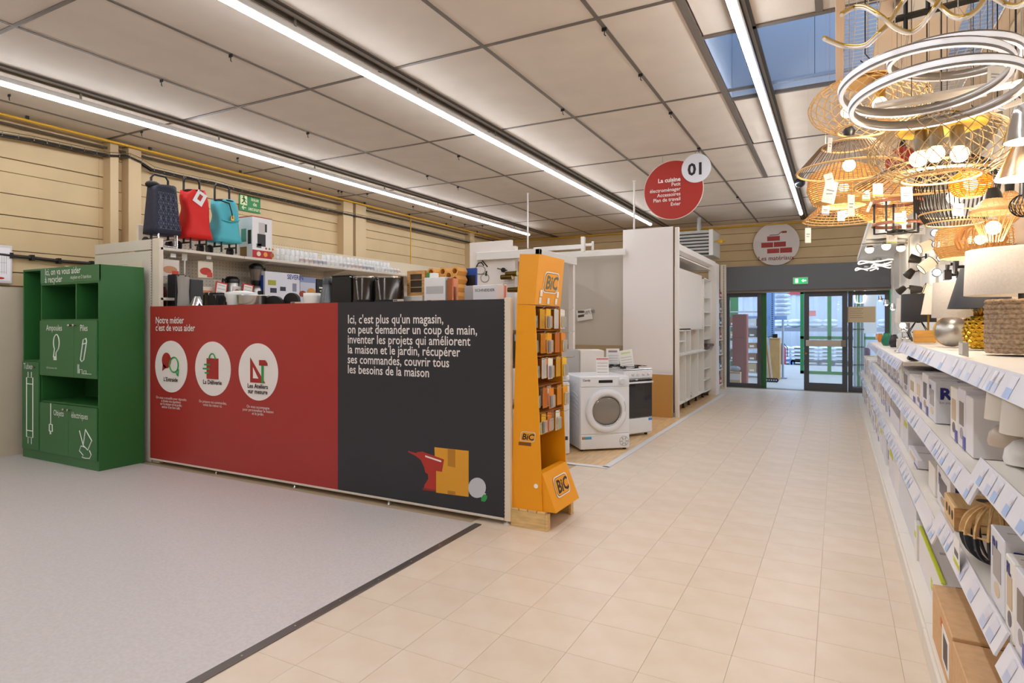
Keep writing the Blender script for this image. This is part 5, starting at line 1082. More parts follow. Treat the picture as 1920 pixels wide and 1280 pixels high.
# shelving with mixed stock left of the opening
sr = thing('stock_shelf', 'pale shelf unit of mixed stock seen through the left glass', 'shelf', (-3.1, 17.6, 0))
XA, XB_ = yp(1398, 600, 17.6).x, yp(1430, 600, 17.6).x
for z in (.1, .42, .75, 1.05, 1.35, 1.75): MB().box(XA-.5, 17.6, z, XB_+.0, 18.1, z+.03).build('shelf_board', mat('c9ced6', .5), sr, w=True)
for x in (XA-.5, XB_): MB().box(x-.03, 17.6, 0, x+.03, 18.1, 2.1).build('post', mat('c9ced6', .5), sr, w=True)
sc = 0
for j, z in enumerate((.13, .45, .78, 1.08, 1.38)):
    for k in range(4):
        c, cn = [('a57a4a', 'brown'), ('dfe0e2', 'white'), ('8a5a48', 'rust coloured'), ('5f5a52', 'dark grey'), ('c9b48e', 'tan')][(j*3+k*2) % 5]
        o = B(-.11, 0, 0, .11, .3, .14+.05*((j*2+k) % 3), b=.006).build('stock_carton', mat(c, .6)); o.location = (XA-.32+k*.24, 17.62, z); tag(o, '%s carton, %s from the left on the %s shelf of the passage stock' % (cn, ORD[k], ORD[j]), 'carton', 'stock cartons in the passage'); MB().box(-.06, -.001, .03, .05, 0, .08).build('label', PRINTW, o)
# right of the door leaf: tubes and roll cage seen through the right pane
for k, (u, c, cn) in enumerate(((1603, 'b9c4d6', 'pale grey'), (1610, '3a8a4a', 'green'), (1617, '9fb0c8', 'steel'), (1627, '6a3a7a', 'purple'))):
    q = yp(u, 650, 15.8); t = thing('tool_stack', '%s rod leaning behind the right glass' % cn, 'rod', (q.x, 15.8+.05*k, 0)); MB().tube([(0, 0, 0), (0, 0, 1.9 if k < 3 else .9)], .035 if k < 3 else .06, 10).build('shaft', mat(c, .4, .3), t); MB().lathe([(.07, 0), (.07, .03)], (0, 0, 0), 12).build('base', BLACK, t)
    for z in (.5, .9, 1.3): 
        if k < 3: MB().lathe([(.042, z), (.042, z+.03)], (0, 0, 0), 10).build('ring', BLACK, t)
# ================================================================ LAMP GONDOLA ON THE RIGHT
XS, XBK = .37, .87
GM = mat('e6e0d6', .42); PNL = mat('d9cdb9', .5); RAILM = mat('ecebf2', .25, spec=.6)
lgd = thing('lamp_gondola', 'long white gondola of lamps and cartons along the right aisle', 'gondola', (.6, 1.0, 0))
Y_END = 13.2
for k in range(10):
    y0 = .6+k*1.33-.0; y1 = min(y0+1.326, Y_END)
    MB().box(.335, y0, 0, .36, y1, .10, b=.003).build('kick_plate', GM, lgd, w=True)
    MB().box(.345, y0, .10, XBK, y1, .125, b=.003).build('base_shelf', GM, lgd, w=True)
    MB().box(XBK, y0, .12, XBK+.02, y1, 2.62 if y0 > 4.4 else 3.14).build('back_panel', PNL if y0 < 4.4 else mat('e9e4dc', .4), lgd, w=True)
    MB().box(XBK-.02, y0-.02, 0, XBK+.03, y0+.02, 2.62 if y0 > 4.4 else 3.14).build('upright', GM, lgd, w=True)
TAGC = [mat('dddce6', .5), mat('a9c0e4', .5), mat('e9e8ee', .5), mat('c3cbe2', .5), mat('d6cdd2', .5)]
def shelf(y0, y1, z, tagn=1.0, lip=.062):
    n = max(1, round((y1-y0)/1.33)); s = (y1-y0)/n
    for k in range(n):
        a, b = y0+k*s, y0+(k+1)*s-.004
        sh = MB().box(XS+.012, a, z-.03, XBK, b, z-.004, b=.003).build('shelf', GM, lgd, w=True)
        MB().prism([(XS+.012, z), (XS+.006, z+.003), (XS-.022, z-lip), (XS-.016, z-lip-.002)], 'y', a, b).build('price_rail', RAILM, sh, w=True)
        tg = [MB() for _ in TAGC]; y = a+.05
        while y < b-.08:
            w = random.uniform(.04, .07); q = random.random()
            if q < .75*tagn:
                i = random.randrange(len(TAGC)); j = random.choice((1, 3))
                def sl(t, o): return (XS+.006-.028*t-o, z+.003-.065*t)
                (x_a, z_a), (x_b, z_b), (x_c, z_c) = sl(.12, .0015), sl(.55, .0015), sl(.92, .0015)
                tg[0].add([(x_a, y+w, z_a), (x_a, y, z_a), (x_b, y, z_b), (x_b, y+w, z_b)], [(0, 1, 2, 3)])
                tg[j].add([(x_b, y+w, z_b), (x_b, y, z_b), (x_c, y, z_c), (x_c, y+w, z_c)], [(0, 1, 2, 3)])
                if i > 2: tg[4].add([(x_a-.0006, y+w*.5, z_a-.005), (x_a-.0006, y+w*.1, z_a-.005), (x_b-.0006, y+w*.1, z_b+.005), (x_b-.0006, y+w*.5, z_b+.005)], [(0, 1, 2, 3)])
            y += w+random.uniform(.01, .12)
        for i, m in enumerate(tg):
            if m.v: m.build('price_tickets', TAGC[i], sh, w=True, kind='stuff')
shelf(.7, 1.925, .655); shelf(1.935, 3.08, .675); shelf(3.09, 13.1, .585)
shelf(.7, 2.265, 1.05); shelf(2.28, 9.0, .965)
shelf(.75, 4.76, 1.33, .8, .06); shelf(4.78, 9.6, 1.20)
for y in (1.93, 3.085, 4.77): MB().box(XS+.03, y-.01, .5, XS+.2, y+.01, .55).build('shelf_bracket', GM, lgd, w=True)
CW = [mat('ece9ec', .45), mat('e6e3ea', .42), mat('efece6', .5), mat('dfe0e8', .45)]
PIC = ['b9a48a', '8a7f76', 'cdb79a', 'a8a2a0', '6f6a70', 'd9c6a8']
lvl_count = {}
def carton(y0, y1, z, h, x0=.42, depth=.36, level='middle shelf', m=None, kind=None, lab=None, big=False, name='lamp_carton'):
    n = lvl_count.get(level, 0); lvl_count[level] = n+1
    kind = kind if kind is not None else random.choice(['pic', 'pic', 'rl', 'plain', 'yel', 'bl'])
    desc = {'pic': 'white carton with a lamp picture', 'rl': 'white carton printed RL', 'plain': 'plain white carton', 'yel': 'white carton with a yellow-green label', 'bl': 'white carton with a violet corner', 'brown': 'brown cardboard carton', 'lime': 'open white carton with a lime edge'}[kind]
    full = lab or '%s, %s from near end, %s' % (desc, ORD[n] if n < len(ORD) else 'farthest', level)
    x1 = min(x0+depth, XBK-.01)
    t = thing(name, full, 'carton', (x0, y0, z), 0, 'cartons on the lamp gondola')
    w, d = y1-y0, x1-x0
    MB().box(0, 0, 0, d, w, h, b=.0025).build('box', m or (CARD if kind == 'brown' else CW[n % 4]), t)
    if kind == 'brown':
        MB().box(.08, w-.0015, h-.0005, d-.1, w+.0, h+.0012).build('flap_gap', mat('5a3c20', .8), t); MB().box(-.0015, .06, .04, 0, w*.45, h-.05).build('label', PRINTW, t); MB().box(-.0022, .09, .06, -.0015, w*.38, h-.07).build('print', mat('5a4a40', .6), t); MB().box(-.002, w*.45, h-.07, 0, w*.52, h-.04).build('orange_print', mat('d0703a', .6), t)
        return t
    MB().box(d*.1, w*.48, h, d*.9, w*.52, h+.0008).build('lid_seam', mat('b9b6ba', .6), t)
    if kind in ('pic', 'rl', 'bl'):
        a = w*.22; MB().box(-.0015, a, h*.38, 0, w-a, h*.78).build('lamp_picture', mat(PIC[n % 6], .5), t)
        if h > .16: MB().prism([(w/2+w*.2*cos(q*pi/5), h*.24+h*.10*sin(q*pi/5)) for q in range(10)], 'x', -.0015, 0).build('base_picture', mat(PIC[(n+2) % 6], .5), t)
    if kind in ('bl', 'pic'): MB().box(-.002, 0.0, .0, 0, w*.3, h*.22).build('violet_corner', mat('6a68b0', .5), t)
    if kind == 'yel': MB().box(-.0015, w*.2, h*.6, 0, w*.8, h*.75).build('yellow_label', LABELY, t); MB().box(d*.1, w*.2, h, d*.4, w*.8, h+.001).build('yellow_label', LABELY, t)
    if kind == 'rl':
        s = min(.055 if not big else .075, w*.7, h*.5, d*.35)
        text('RL', s, RLBLUE, t, (.016, -.0012, h-s*1.05), w=False, bold=.04, sx=1.05)
        text('live your light', s*.22, mat('8a8aa0', .6), t, (.016, -.0012, h-s*1.05-s*.3), w=False)
        text('RL', min(s, w*.45), RLBLUE, t, (-.0012, w*.85, h-min(s, w*.45)*1.05), '-x', w=False, bold=.04, sx=1.0)
        if h < .2 or big: text('RL', s*.8, RLBLUE, t, (d*.25, w*.2, h+.001), 'up', w=False, bold=.04)
    return t
def ypx(u, x): return onx(u, 700, x).y
def fill(ya, yb, z, hmin, hmax, wmin, wmax, level, x0=.42, dmax=.4, kinds=None):
    y = ya
    while y < yb-.05:
        w = min(random.uniform(wmin, wmax), yb-y); h = random.uniform(hmin, hmax)
        if w > .045: carton(y, y+w-.006, z, h, x0+random.uniform(0, .02), random.uniform(dmax-.12, dmax), level, kind=random.choice(kinds) if kinds else None)
        y += w
def pxc(u_near, v, u_far, z, x0, depth, level, kind, **k):
    p = onx(u_near, v, x0); ye = ypx(u_far, x0); return carton(p.y, ye-.004, z, max(.05, p.z-z), x0, depth, level, kind=kind, **k)
L2 = 'second shelf from top'
pxc(1824, 747, 1811, .965, .43, .40, L2, 'plain', lab='large white carton with small grey print, nearest on the second shelf'); 
q = onx(1824, 747, .43); o = text('SEYNAVE', .022, mat('6a6a76', .6), None, (.56, q.y-.0012, q.z-.045), w=False); o2 = [x for x in bpy.data.objects if x.get('label', '').startswith('large white carton with small')][0]; o.parent = o2; o.matrix_parent_inverse = wm(o2).inverted()
pxc(1810, 733, 1796, .965, .43, .36, L2, 'pic'); pxc(1795, 730, 1782, .965, .43, .36, L2, 'pic')
pxc(1754, 717, 1741, .965, .42, .38, L2, 'rl', big=True); pxc(1740, 704, 1729, .965, .42, .38, L2, 'pic'); pxc(1728, 712, 1717, .965, .42, .30, L2, 'pic'); pxc(1716, 708, 1705, .965, .42, .36, L2, 'bl')
pxc(1704, 695, 1693, .965, .42, .40, L2, 'rl', big=True); fill(ypx(1692, .42), 8.8, .965, .1, .19, .07, .16, L2)
# third shelf
L3 = 'third shelf down'; zs = .655
for (un, v, uf, kd) in ((1960, 1150, 1926, 'pic'), (1925, 1090, 1903, 'pic'), (1902, 1058, 1885, 'rl'), (1883, 1015, 1857, 'rl')):
    p = onx(un, v, .385); carton(p.y, ypx(uf, .385)-.003, zs+.02*(p.y > 1.93), max(.12, p.z-zs-.02*(p.y > 1.93)), .385, .22, L3, kind=kd, big=kd == 'rl')
pxc(1781, 903, 1757, .585, .43, .40, L3, 'rl', big=True, lab='white RL carton printed live your light beside the holed wooden lamp')
pxc(1720, 880, 1703, .585, .42, .28, L3, 'bl'); pxc(1753, 880, 1741, .585, .43, .2, L3, 'plain'); pxc(1727, 833, 1714, .585, .42, .3, L3, 'yel') if 0 else None
carton(ypx(1702, .42), ypx(1694, .42)-.004, .585, .24, .42, .34, L3, kind='yel'); carton(ypx(1694, .42)+.01, ypx(1688, .42), .585, .26, .42, .3, L3, kind='plain')
pxc(1686, 786, 1669, .585, .42, .36, L3, 'plain', lab='big cream-white carton with a small black square mark'); q = onx(1686, 786, .42)
bigc = [x for x in bpy.data.objects if x.get('label', '').startswith('big cream-white carton')][0]
MB().box(.44, q.y-.0015, q.z-.09, .50, q.y, q.z-.04).build('black_mark', PRINTK, bigc, w=True); MB().box(.44, q.y-.0015, .62, .5, q.y, .70).build('yellow_mark', LABELY, bigc, w=True)
fill(ypx(1668, .42), 12.9, .585, .16, .32, .09, .22, L3)
# base shelf
LB = 'base shelf'
yb = [1.35, 1.75, 2.18, 2.62, 3.12]
for k in range(4): carton(yb[k], yb[k+1]-.004, .125, .19+.012*k, .355, .46, LB, kind='brown', lab='brown cardboard carton, %s of four from the near end at the floor' % ORD[k])
t = carton(3.2, 4.05, .125, .20, .40, .42, LB, kind='plain', lab='open white carton with a lime-yellow edge behind the brown cartons')
MB().box(-.004, .0, .2, .014, .85, .207, b=.002).build('lime_edge', mat('c8d420', .4), t); MB().box(-.002, .1, .02, 0, .2, .12).build('lamp_picture', mat('b9a48a', .5), t); MB().box(-.002, .32, .05, 0, .36, .1).build('lime_mark', mat('c8d420', .4), t)
t = carton(3.14, 3.19, .125, .13, .375, .2, LB, kind='plain'); MB().box(-.004, 0, .13, .01, .05, .136).build('lime_edge', mat('c8d420', .4), t)
carton(4.08, 4.18, .125, .2, .39, .3, LB, kind='yel'); carton(4.2, 5.3, .125, .25, .40, .36, LB, kind='plain', lab='long low white carton lying on the base shelf'); 
carton(5.32, 5.75, .125, .3, .4, .3, LB, kind='plain'); carton(5.77, 6.3, .125, .33, .4, .3, LB, kind='yel')
fill(6.32, 13.0, .125, .18, .36, .15, .4, LB, .4)
fill(8.9, 13.0, .605, .2, .34, .15, .3, 'low far end of the third shelf', .44) if 0 else None
# holed wooden lamp
OAK = mat('dcb780', .5, grain=.14, scale=6, stretch=(8, 1, 8))
t = thing('wooden_box_lamp', 'square pale wood lamp block with round holes on the third shelf', 'lamp', (.387, 2.80, .675)); MB().box(0, 0, 0, .24, .25, .085, b=.004).build('block', OAK, t)
MB().box(-.001, -.0012, .0, .055, 0, .085).build('end_grain', mat('c08e58', .6, grain=.2, scale=20, stretch=(1, 1, 8)), t)
MB().lathe([(.03, .0852), (.03, .0858)], (.12, .16, 0), 20).build('round_hole', BLACK, t)
for k in range(3): MB().lathe([(.018, -.001), (.018, 0)], (0, .05+k*.065, .045), 14, 'x').build('round_hole', mat('4a3a2a', .7), t)
MB().tube([(.16, .08, .085), (.155, .08, .1), (.165, .08, .11)], .003, 5).build('hook', CHROME, t)
# slatted globe lamp half black half wood
t = thing('slatted_globe', 'round slatted lamp shade, wood above and dark below, on the third shelf', 'lamp', atd(1868, 1015, 1.95)); t.location.z = .68; Rg = .097
for k in range(16):
    a = 2*pi*k/16; ca, sa = cos(a), sin(a)
    for (t0, t1, m, nm) in ((12, 92, OAK, 'wood_slat'), (92, 168, mat('3c4046', .5), 'dark_slat')):
        mb = MB(); P = []
        for i in range(8):
            th = radians(t0+(t1-t0)*i/7); P.append((sin(th), cos(th)))
        V = []; F = []
        for s, c in P:
            for rr2 in (Rg, Rg-.018):
                for e in (-.003, .003): V.append((rr2*s*ca-e*sa, rr2*s*sa+e*ca, Rg+Rg*c*1.0))
        for i in range(7):
            b_ = i*4; F += [(b_, b_+4, b_+5, b_+1), (b_+2, b_+3, b_+7, b_+6), (b_, b_+2, b_+6, b_+4), (b_+1, b_+5, b_+7, b_+3)]
        mb.add(V, F).build(nm, m, t)
for z, r in ((Rg, Rg-.01), (Rg*1.95, .03)): MB().tube([(r*cos(a*pi/12), r*sin(a*pi/12), z) for a in range(24)], .003, 4, closed=True).build('ring', OAK, t)
t = thing('power_cord', 'black coiled cord lying behind the slatted globe', 'cord', (.66, 2.62, .69)); MB().tube([(.04*cos(q*.6)+.01*q*.2, .05*sin(q*.6), .012+.004*q) for q in range(28)], .006, 6).build('cable', BLACK, t)
q = onx(1800, 1035, .36); t = thing('shelf_talker', 'paper price ticket with a lime stripe standing on the price rail', 'price ticket', (.352, q.y-.04, .62)); MB().box(0, 0, 0, .002, .11, .115).build('paper', PAPER, t); MB().box(-.001, .0, .02, 0, .11, .035).build('lime_stripe', mat('c8d420', .5), t); MB().box(-.001, .02, .05, 0, .09, .07).build('print', mat('6a6a70', .6), t)
# ================================================================ TABLE LAMPS
FAB = mat('d8cdc0', .8, grain=.04, scale=120); FABG = mat('b9b1a8', .8, grain=.04, scale=120)
def shade(t, r0, r1, z0, z1, m, nm='lamp_shade', n=32):
    s = MB().lathe([(r0, z0), (r1, z1), (r1-.003, z1), (r0-.003, z0)], (0, 0, 0), n, cap=False)
    s.add(s.v[:0], []); return s.build(nm, m, t)
def put(u, vb, z, dz=0): p = onz(u, vb, z); return (p.x, p.y, z)
NEAR = 1.333
# rope lamp
D0 = 2.33; p = atd(1915, 606, D0)
t = thing('rope_lamp', 'table lamp with a grey-brown braided rope base and cream drum shade', 'table lamp', (p.x, p.y, NEAR))
rp = MB()
for k in range(11):
    z = .012+k*.0185; rp.tube([(.105*cos(a*pi/20)*(1 if 1 < k < 10 else .98), .105*sin(a*pi/20)*(1 if 1 < k < 10 else .98), z+.002*(a % 2)) for a in range(40)], .0115, 6, closed=True)
rp.lathe([(.098, .005), (.098, .208), (0, .208)], (0, 0, 0), 24).build('rope_base', mat('9c8670', .85, grain=.35, scale=90), t)
MB().tube([(0, 0, .2), (0, 0, .3)], .01, 8).build('stem', BLACK, t); shade(t, .178, .172, .225, .40, FAB)
# pineapples with black shades
for k, (u, D, lab) in enumerate(((1838, 2.81, 'gold pineapple table lamp with a black cone shade'), (1826, 3.35, 'second gold lamp behind the pineapple with a dark shade'))):
    p = atd(u, 606, D); t = thing('pineapple_lamp', lab, 'table lamp', (p.x, p.y, NEAR)); R_, Hh = .062, .15
    pm = MB(); PR = [(.035, 0), (.055, .02), (.064, .07), (.058, .12), (.04, .15)]
    pm.lathe(PR, (0, 0, 0), 18).build('base', mat('c79a2c', .28, 1, grain=.3, scale=70, bump=.8), t)
    sc_ = MB()
    for j in range(7):
        z = .015+j*.019; rr2 = .064-.0005*abs(j-3)**2*2.6
        for i in range(14):
            a = 2*pi*(i+.5*(j % 2))/14; cx2, cy2 = rr2*cos(a), rr2*sin(a); e = (-sin(a), cos(a)); q1 = (cos(a), sin(a))
            sc_.add([(cx2-e[0]*.011, cy2-e[1]*.011, z), (cx2, cy2, z-.011), (cx2+e[0]*.011, cy2+e[1]*.011, z), (cx2, cy2, z+.011), (cx2+q1[0]*.007, cy2+q1[1]*.007, z+.002)], [(0, 1, 4), (1, 2, 4), (2, 3, 4), (3, 0, 4)])
    sc_.build('scale', mat('d2a638', .22, 1), t, kind='stuff')
    lf = MB()
    for i in range(9):
        a = 2*pi*i/9; lf.add([(.012*cos(a+.5), .012*sin(a+.5), .15), (.012*cos(a-.5), .012*sin(a-.5), .15), (.045*cos(a), .045*sin(a), .19)], [(0, 1, 2), (2, 1, 0)])
    lf.build('leaf', mat('c79a2c', .3, 1), t, kind='stuff')
    MB().tube([(0, 0, .15), (0, 0, .26)], .008, 8).build('stem', BRASS, t); shade(t, .125, .075, .185, .37, mat('2a2d34', .7))
# silver and wood ball lamp
p = atd(1785, 606, 3.13); t = thing('ball_lamp', 'round lamp base, half silver and half pale wood, with a grey shade', 'table lamp', (p.x, p.y, NEAR))
MB().sphere((0, 0, .075), .075, 22, 12, (1, 1, 1)).build('silver_ball', mat('b9b6b2', .35, .9), t); MB().lathe([(.073, -.035), (.078, -.03), (.078, .0), (.073, .005)], (.0, .045, .075), 24, 'y').build('wood_ring', mat('cf9a3c', .5), t); MB().tube([(0, 0, .14), (0, 0, .2)], .008, 8).build('stem', CHROME, t); shade(t, .088, .082, .145, .325, FABG)
p = atd(1733, 606, 3.72); t = thing('wood_block_lamp', 'honey wood block lamp with a white cone shade', 'table lamp', (p.x, p.y, NEAR)); MB().box(-.055, -.04, 0, .055, .04, .075, b=.004).build('block', mat('cf9a4c', .5, grain=.15, scale=8, stretch=(1, 8, 8)), t); MB().tube([(.02, 0, .07), (.02, 0, .2)], .006, 6).build('stem', BRASS, t); MB().lathe([(.068, .17), (.04, .34), (.037, .34), (.065, .17)], (.05, 0, 0), 28, cap=False).build('lamp_shade', mat('efe6d8', .8), t)
p = atd(1722, 606, 4.05); t = thing('hairpin_lamp', 'black drum shade lamp on thin bent wire legs', 'table lamp', (p.x, p.y, NEAR))
for k in range(4): a = pi/4+k*pi/2; MB().tube([(.05*cos(a), .05*sin(a), 0), (.075*cos(a), .075*sin(a), .06), (.02*cos(a), .02*sin(a), .13)], .003, 5).tube([(.05*cos(a), .05*sin(a), 0), (.075*cos(a+1.2), .075*sin(a+1.2), .06)], .003, 5).build('wire_leg', BLACK, t)
MB().tube([(0, 0, .12), (0, 0, .16)], .012, 8).build('socket', BLACK, t); shade(t, .10, .097, .125, .31, mat('25262b', .75))
p = atd(1704, 606, 4.5); t = thing('square_shade_lamp', 'pale grey shade lamp behind the black drum shade', 'table lamp', (p.x, p.y, NEAR)); MB().lathe([(.05, 0), (.05, .012), (.008, .02), (.008, .14)], (0, 0, 0), 16).build('base', CHROME, t); shade(t, .09, .075, .12, .30, mat('cbc5bd', .8))
# lamps on the shelf with white shades
for k, (u, D, c, lab) in enumerate(((1893, 1.98, 'cfc0ae', 'white cone shade lamp on a beige dome base'), (1929, 1.72, 'eceae6', 'white shade lamp on a glossy white dome base, nearest on its shelf'))):
    p = atd(u, 606, D); zz = 1.053; t = thing('dome_lamp', lab, 'table lamp', (p.x, p.y, zz)); R_ = .058
    MB().lathe([(R_*.95, 0), (R_, .012), (R_*.92, .04), (R_*.6, .062), (R_*.2, .072), (0, .073)], (0, 0, 0), 28).build('dome_base', mat(c, .3, coat=.3), t); MB().tube([(0, 0, .07), (0, 0, .11)], .012, 10).build('socket', mat('b9c46a' if not k else 'd9d5d0', .4), t); shade(t, .066, .056, .085, .215, mat('ece6dc', .8))
t = thing('label_holder', 'clear and grey plastic ticket holder on the top shelf edge', 'ticket holder', (.40, 2.62, NEAR)); MB().box(0, 0, 0, .003, .18, .05, b=.001).build('plate', mat('a39a8c', .4), t); MB().box(-.002, .09, .005, 0, .17, .045).build('ticket', mat('d9d2c6', .6), t)
# far top shelf: glass vases and small lamps
FARZ = 1.203
for nm, u, vb, r, h, m, lab in (('amber_vase', 1651, 641, .035, .11, mat('d8812a', .15, alpha=.9), 'small amber glass on the far top shelf'), ('green_vase', 1662, 648, .05, .14, mat('1f7a5c', .06, alpha=.85), 'green glass ball vase on the far top shelf'), ('smoked_vase', 1676, 651, .048, .13, mat('3a363c', .06, alpha=.9), 'dark smoked glass vase beside the green one'), ('clear_vase', 1690, 650, .05, .15, mat('dfe6e8', .05, alpha=.4), 'clear glass vase right of the smoked one')):
    p = onz(u, vb, FARZ); t = thing(nm, lab, 'vase', (p.x, p.y, FARZ)); MB().lathe([(r*.6, 0), (r*.95, h*.2), (r, h*.45), (r*.75, h*.8), (r*.5, h), (r*.46, h), (r*.7, h*.8), (r*.9, h*.45), (0, h*.1)], (0, 0, 0), 22).build('glass', m, t); MB().tube([(r*.5*cos(a*pi/8), r*.5*sin(a*pi/8), h) for a in range(16)], .003, 4, closed=True).build('rim', m, t)
p = onz(1690, 656, FARZ); t = thing('open_catalogue', 'open white catalogue lying on the far top shelf', 'book', (.44, 5.1, FARZ)); 
for s in (-1, 1): MB().prism([(0, 0), (s*.08, .012), (s*.16, .004), (s*.16, .0), (0, -.0)], 'x', .0, .22).build('page', PAPER, t)
t = thing('black_bracket', 'small black bracket lying on the far top shelf edge', 'bracket', (.42, 4.85, FARZ)); MB().box(0, 0, 0, .05, .12, .02, b=.003).build('plate', BLACK, t); MB().box(0, .04, .02, .05, .05, .03).build('lip', BLACK, t)
p = atd(1692, 606, 5.3); t = thing('chrome_desk_lamp', 'shiny chrome desk lamp on the far top shelf', 'desk lamp', (p.x, p.y, FARZ)); MB().lathe([(.06, 0), (.06, .012), (.01, .02)], (0, 0, 0), 18).build('base', CHROME, t); MB().tube([(0, 0, .015), (.0, -.02, .15), (0, 0, .22)], .007, 6).build('arm', CHROME, t); MB().lathe([(.05, -.07), (.04, .0), (.018, .06)], (0, 0, .23), 18, 'y', cap=False).build('head', CHROME, t); MB().sphere((0, -.03, .23), .025, 10, 6).build('bulb', LEDW, t)
for k in range(4):
    p = atd(1648+k*14, 606, 9.2-k*1.0); t = thing('small_box', 'little pale box, %s from the far end of the far top shelf' % ORD[k], 'box', (p.x, p.y, FARZ), 0, 'little boxes on the far shelf'); MB().box(-.04, -.05, 0, .04, .05, .09, b=.003).build('box', mat(['d9a070', 'e9e2d8', '7a5a4a', 'd0c8c0'][k], .5), t); MB().box(-.042, -.03, .02, -.04, .03, .06).build('label', PRINTW, t)
# ================================================================ CANOPY AND HANGING LAMPS
ZCN = 3.15
can = thing('lamp_canopy', 'white overhead canopy of panels and wire mesh carrying the hanging lamps', 'canopy', (.4, 1.0, ZCN))
CP = mat('e3d3bf', .55); MSH = mat('d9d2c8', .4, .3)
YC0, YC1 = .3, 8.4
MB().box(-.01, YC0, ZCN-.03, .035, YC1, ZCN+.04, b=.003).build('beam', mat('e0c9b2', .5), can, w=True)
for k in range(7):
    y0 = YC0+k*1.16; y1 = y0+1.15
    MB().box(.20, y0, ZCN, .62, y1, ZCN+.02).build('panel', CP, can, w=True); MB().box(.80, y0, ZCN, 1.9, y1, ZCN+.02).build('panel', CP, can, w=True)
def mesh_strip(x0, x1):
    m = MB(); y = YC0
    nx = max(2, round((x1-x0)/.05))
    for i in range(nx+1): x = x0+(x1-x0)*i/nx; m.box(x-.0018, YC0, ZCN, x+.0018, YC1, ZCN+.0036)
    while y < YC1: m.box(x0, y-.0016, ZCN+.0036, x1, y+.0016, ZCN+.007); y += .055
    m.build('wire_mesh', MSH, can, w=True, kind='stuff')
mesh_strip(.035, .20); mesh_strip(.62, .80)
for y in (1.2, 4.7, 8.2):
    for x in (.01, 1.6): MB().tube([(x, y, ZCN+.02), (x, y, ZC)], .006, 6).build('suspension_rod', CHROME, can, w=True)
MB().box(.33, 6.4, 2.63, .87, 13.2, 2.65).build('far_panel', mat('efece6', .4), can, w=True); MB().box(.325, 6.4, 2.6, .345, 13.2, 2.67, b=.002).build('far_edge', WHITE, can, w=True); MB().box(.33, 6.38, 2.6, .87, 6.4, 3.15).build('drop_panel', CP, can, w=True)
BUL = mat('ffe2b4', .5, emit=BULB_E*1.6)
def plight(p, e, c=(1, .9, .76), r=.03):
    e = e*.30
    l = bpy.data.lights.new('bulb_light', 'POINT'); l.energy = e; l.color = c; l.shadow_soft_size = r
    o = bpy.data.objects.new('bulb_light', l); COL.objects.link(o); o.location = p; return o
def bulb(t, c, r=.03, e=0, m=None):
    b = MB().sphere(c, r, 14, 8).build('bulb', m or BUL, t)
    if e: plight(Vector(t.location)+Vector(c)+Vector((0, 0, -r-.02)), e)
    return b
def cord(t, r=.0018, top=ZCN, z0=0, m=None, rose=False):
    r = min(r, .002)
    h = top-t.location.z
    c = MB().tube([(0, 0, z0), (0, 0, h)], r, 5).build('cord', m or mat('a8957e', .5), t)
    if rose: MB().lathe([(.05, h-.02), (.05, h-.002)], (0, 0, 0), 16).build('ceiling_rose', BLACK, t)
def prof_at(P, f):
    f = f*(len(P)-1); i = min(int(f), len(P)-2); g = f-i; return (P[i][0]*(1-g)+P[i+1][0]*g, P[i][1]*(1-g)+P[i+1][1]*g)
def lattice(P, n, tw, r, seg=14, both=True, sides=3):
    m = MB()
    for s in ((1, -1) if both else (1,)):
        for k in range(n):
            pts = []
            for i in range(seg+1):
                rr2, z = prof_at(P, i/seg); a = 2*pi*k/n+s*tw*i/seg; pts.append((rr2*cos(a), rr2*sin(a), z))
            m.tube(pts, r, sides, cap=False)
    return m
def rings(P, n, r, m=None, seg=32, sides=3, wob=0, f0=0, f1=1):
    m = m or MB()
    for j in range(n):
        rr2, z = prof_at(P, f0+(f1-f0)*(j/(n-1) if n > 1 else .5)); m.tube([((rr2+wob*(1 if (a+j) % 2 else -1))*cos(2*pi*a/seg), (rr2+wob*(1 if (a+j) % 2 else -1))*sin(2*pi*a/seg), z) for a in range(seg)], r, sides, closed=True)
    return m
def ell(w, h, n=10, t0=15, t1=165): return [(w/2*sin(radians(t0+(t1-t0)*i/n)), h/2*cos(radians(t0+(t1-t0)*i/n))) for i in range(n+1)]
NAT = mat('d8ae74', .6); BLKR = mat('241e1a', .5); HON = mat('d8aa60', .5)
def lamp(name, label, u, v, D): p = atd(u, v, D); return thing(name, label, 'pendant lamp', p, 0, 'pendant lamps under the canopy')
def tag_on(t, label, u, v, w, h, D, stripe=None, rot=0, wide=False):
    p = atd(u, v, D); g = thing('price_tag', label, 'price tag', p, YAW)
    R = Matrix.Rotation(radians(rot), 4, 'Y'); W2, H2_ = w*D/1148/2, h*D/1148/2
    MB().box(-W2, -.0008, -H2_, W2, .0008, H2_).xf(R).build('card', PAPER, g)
    if stripe: MB().box(-W2, -.0016, -H2_*.95, W2, -.0008, -H2_*.72).xf(R).build('stripe', mat(stripe, .6), g)
    MB().box(-W2*.6, -.0016, H2_*.1, W2*.6, -.0008, H2_*.2).xf(R).box(-W2*.6, -.0016, -H2_*.2, W2*.4, -.0008, -H2_*.12).xf(Matrix.Identity(4)).build('print', mat('8a8a90', .6), g)
    MB().tube([(0, 0, H2_), (0, 0, H2_+.05)], .0008, 3).build('string', CHROME, g)
    return g
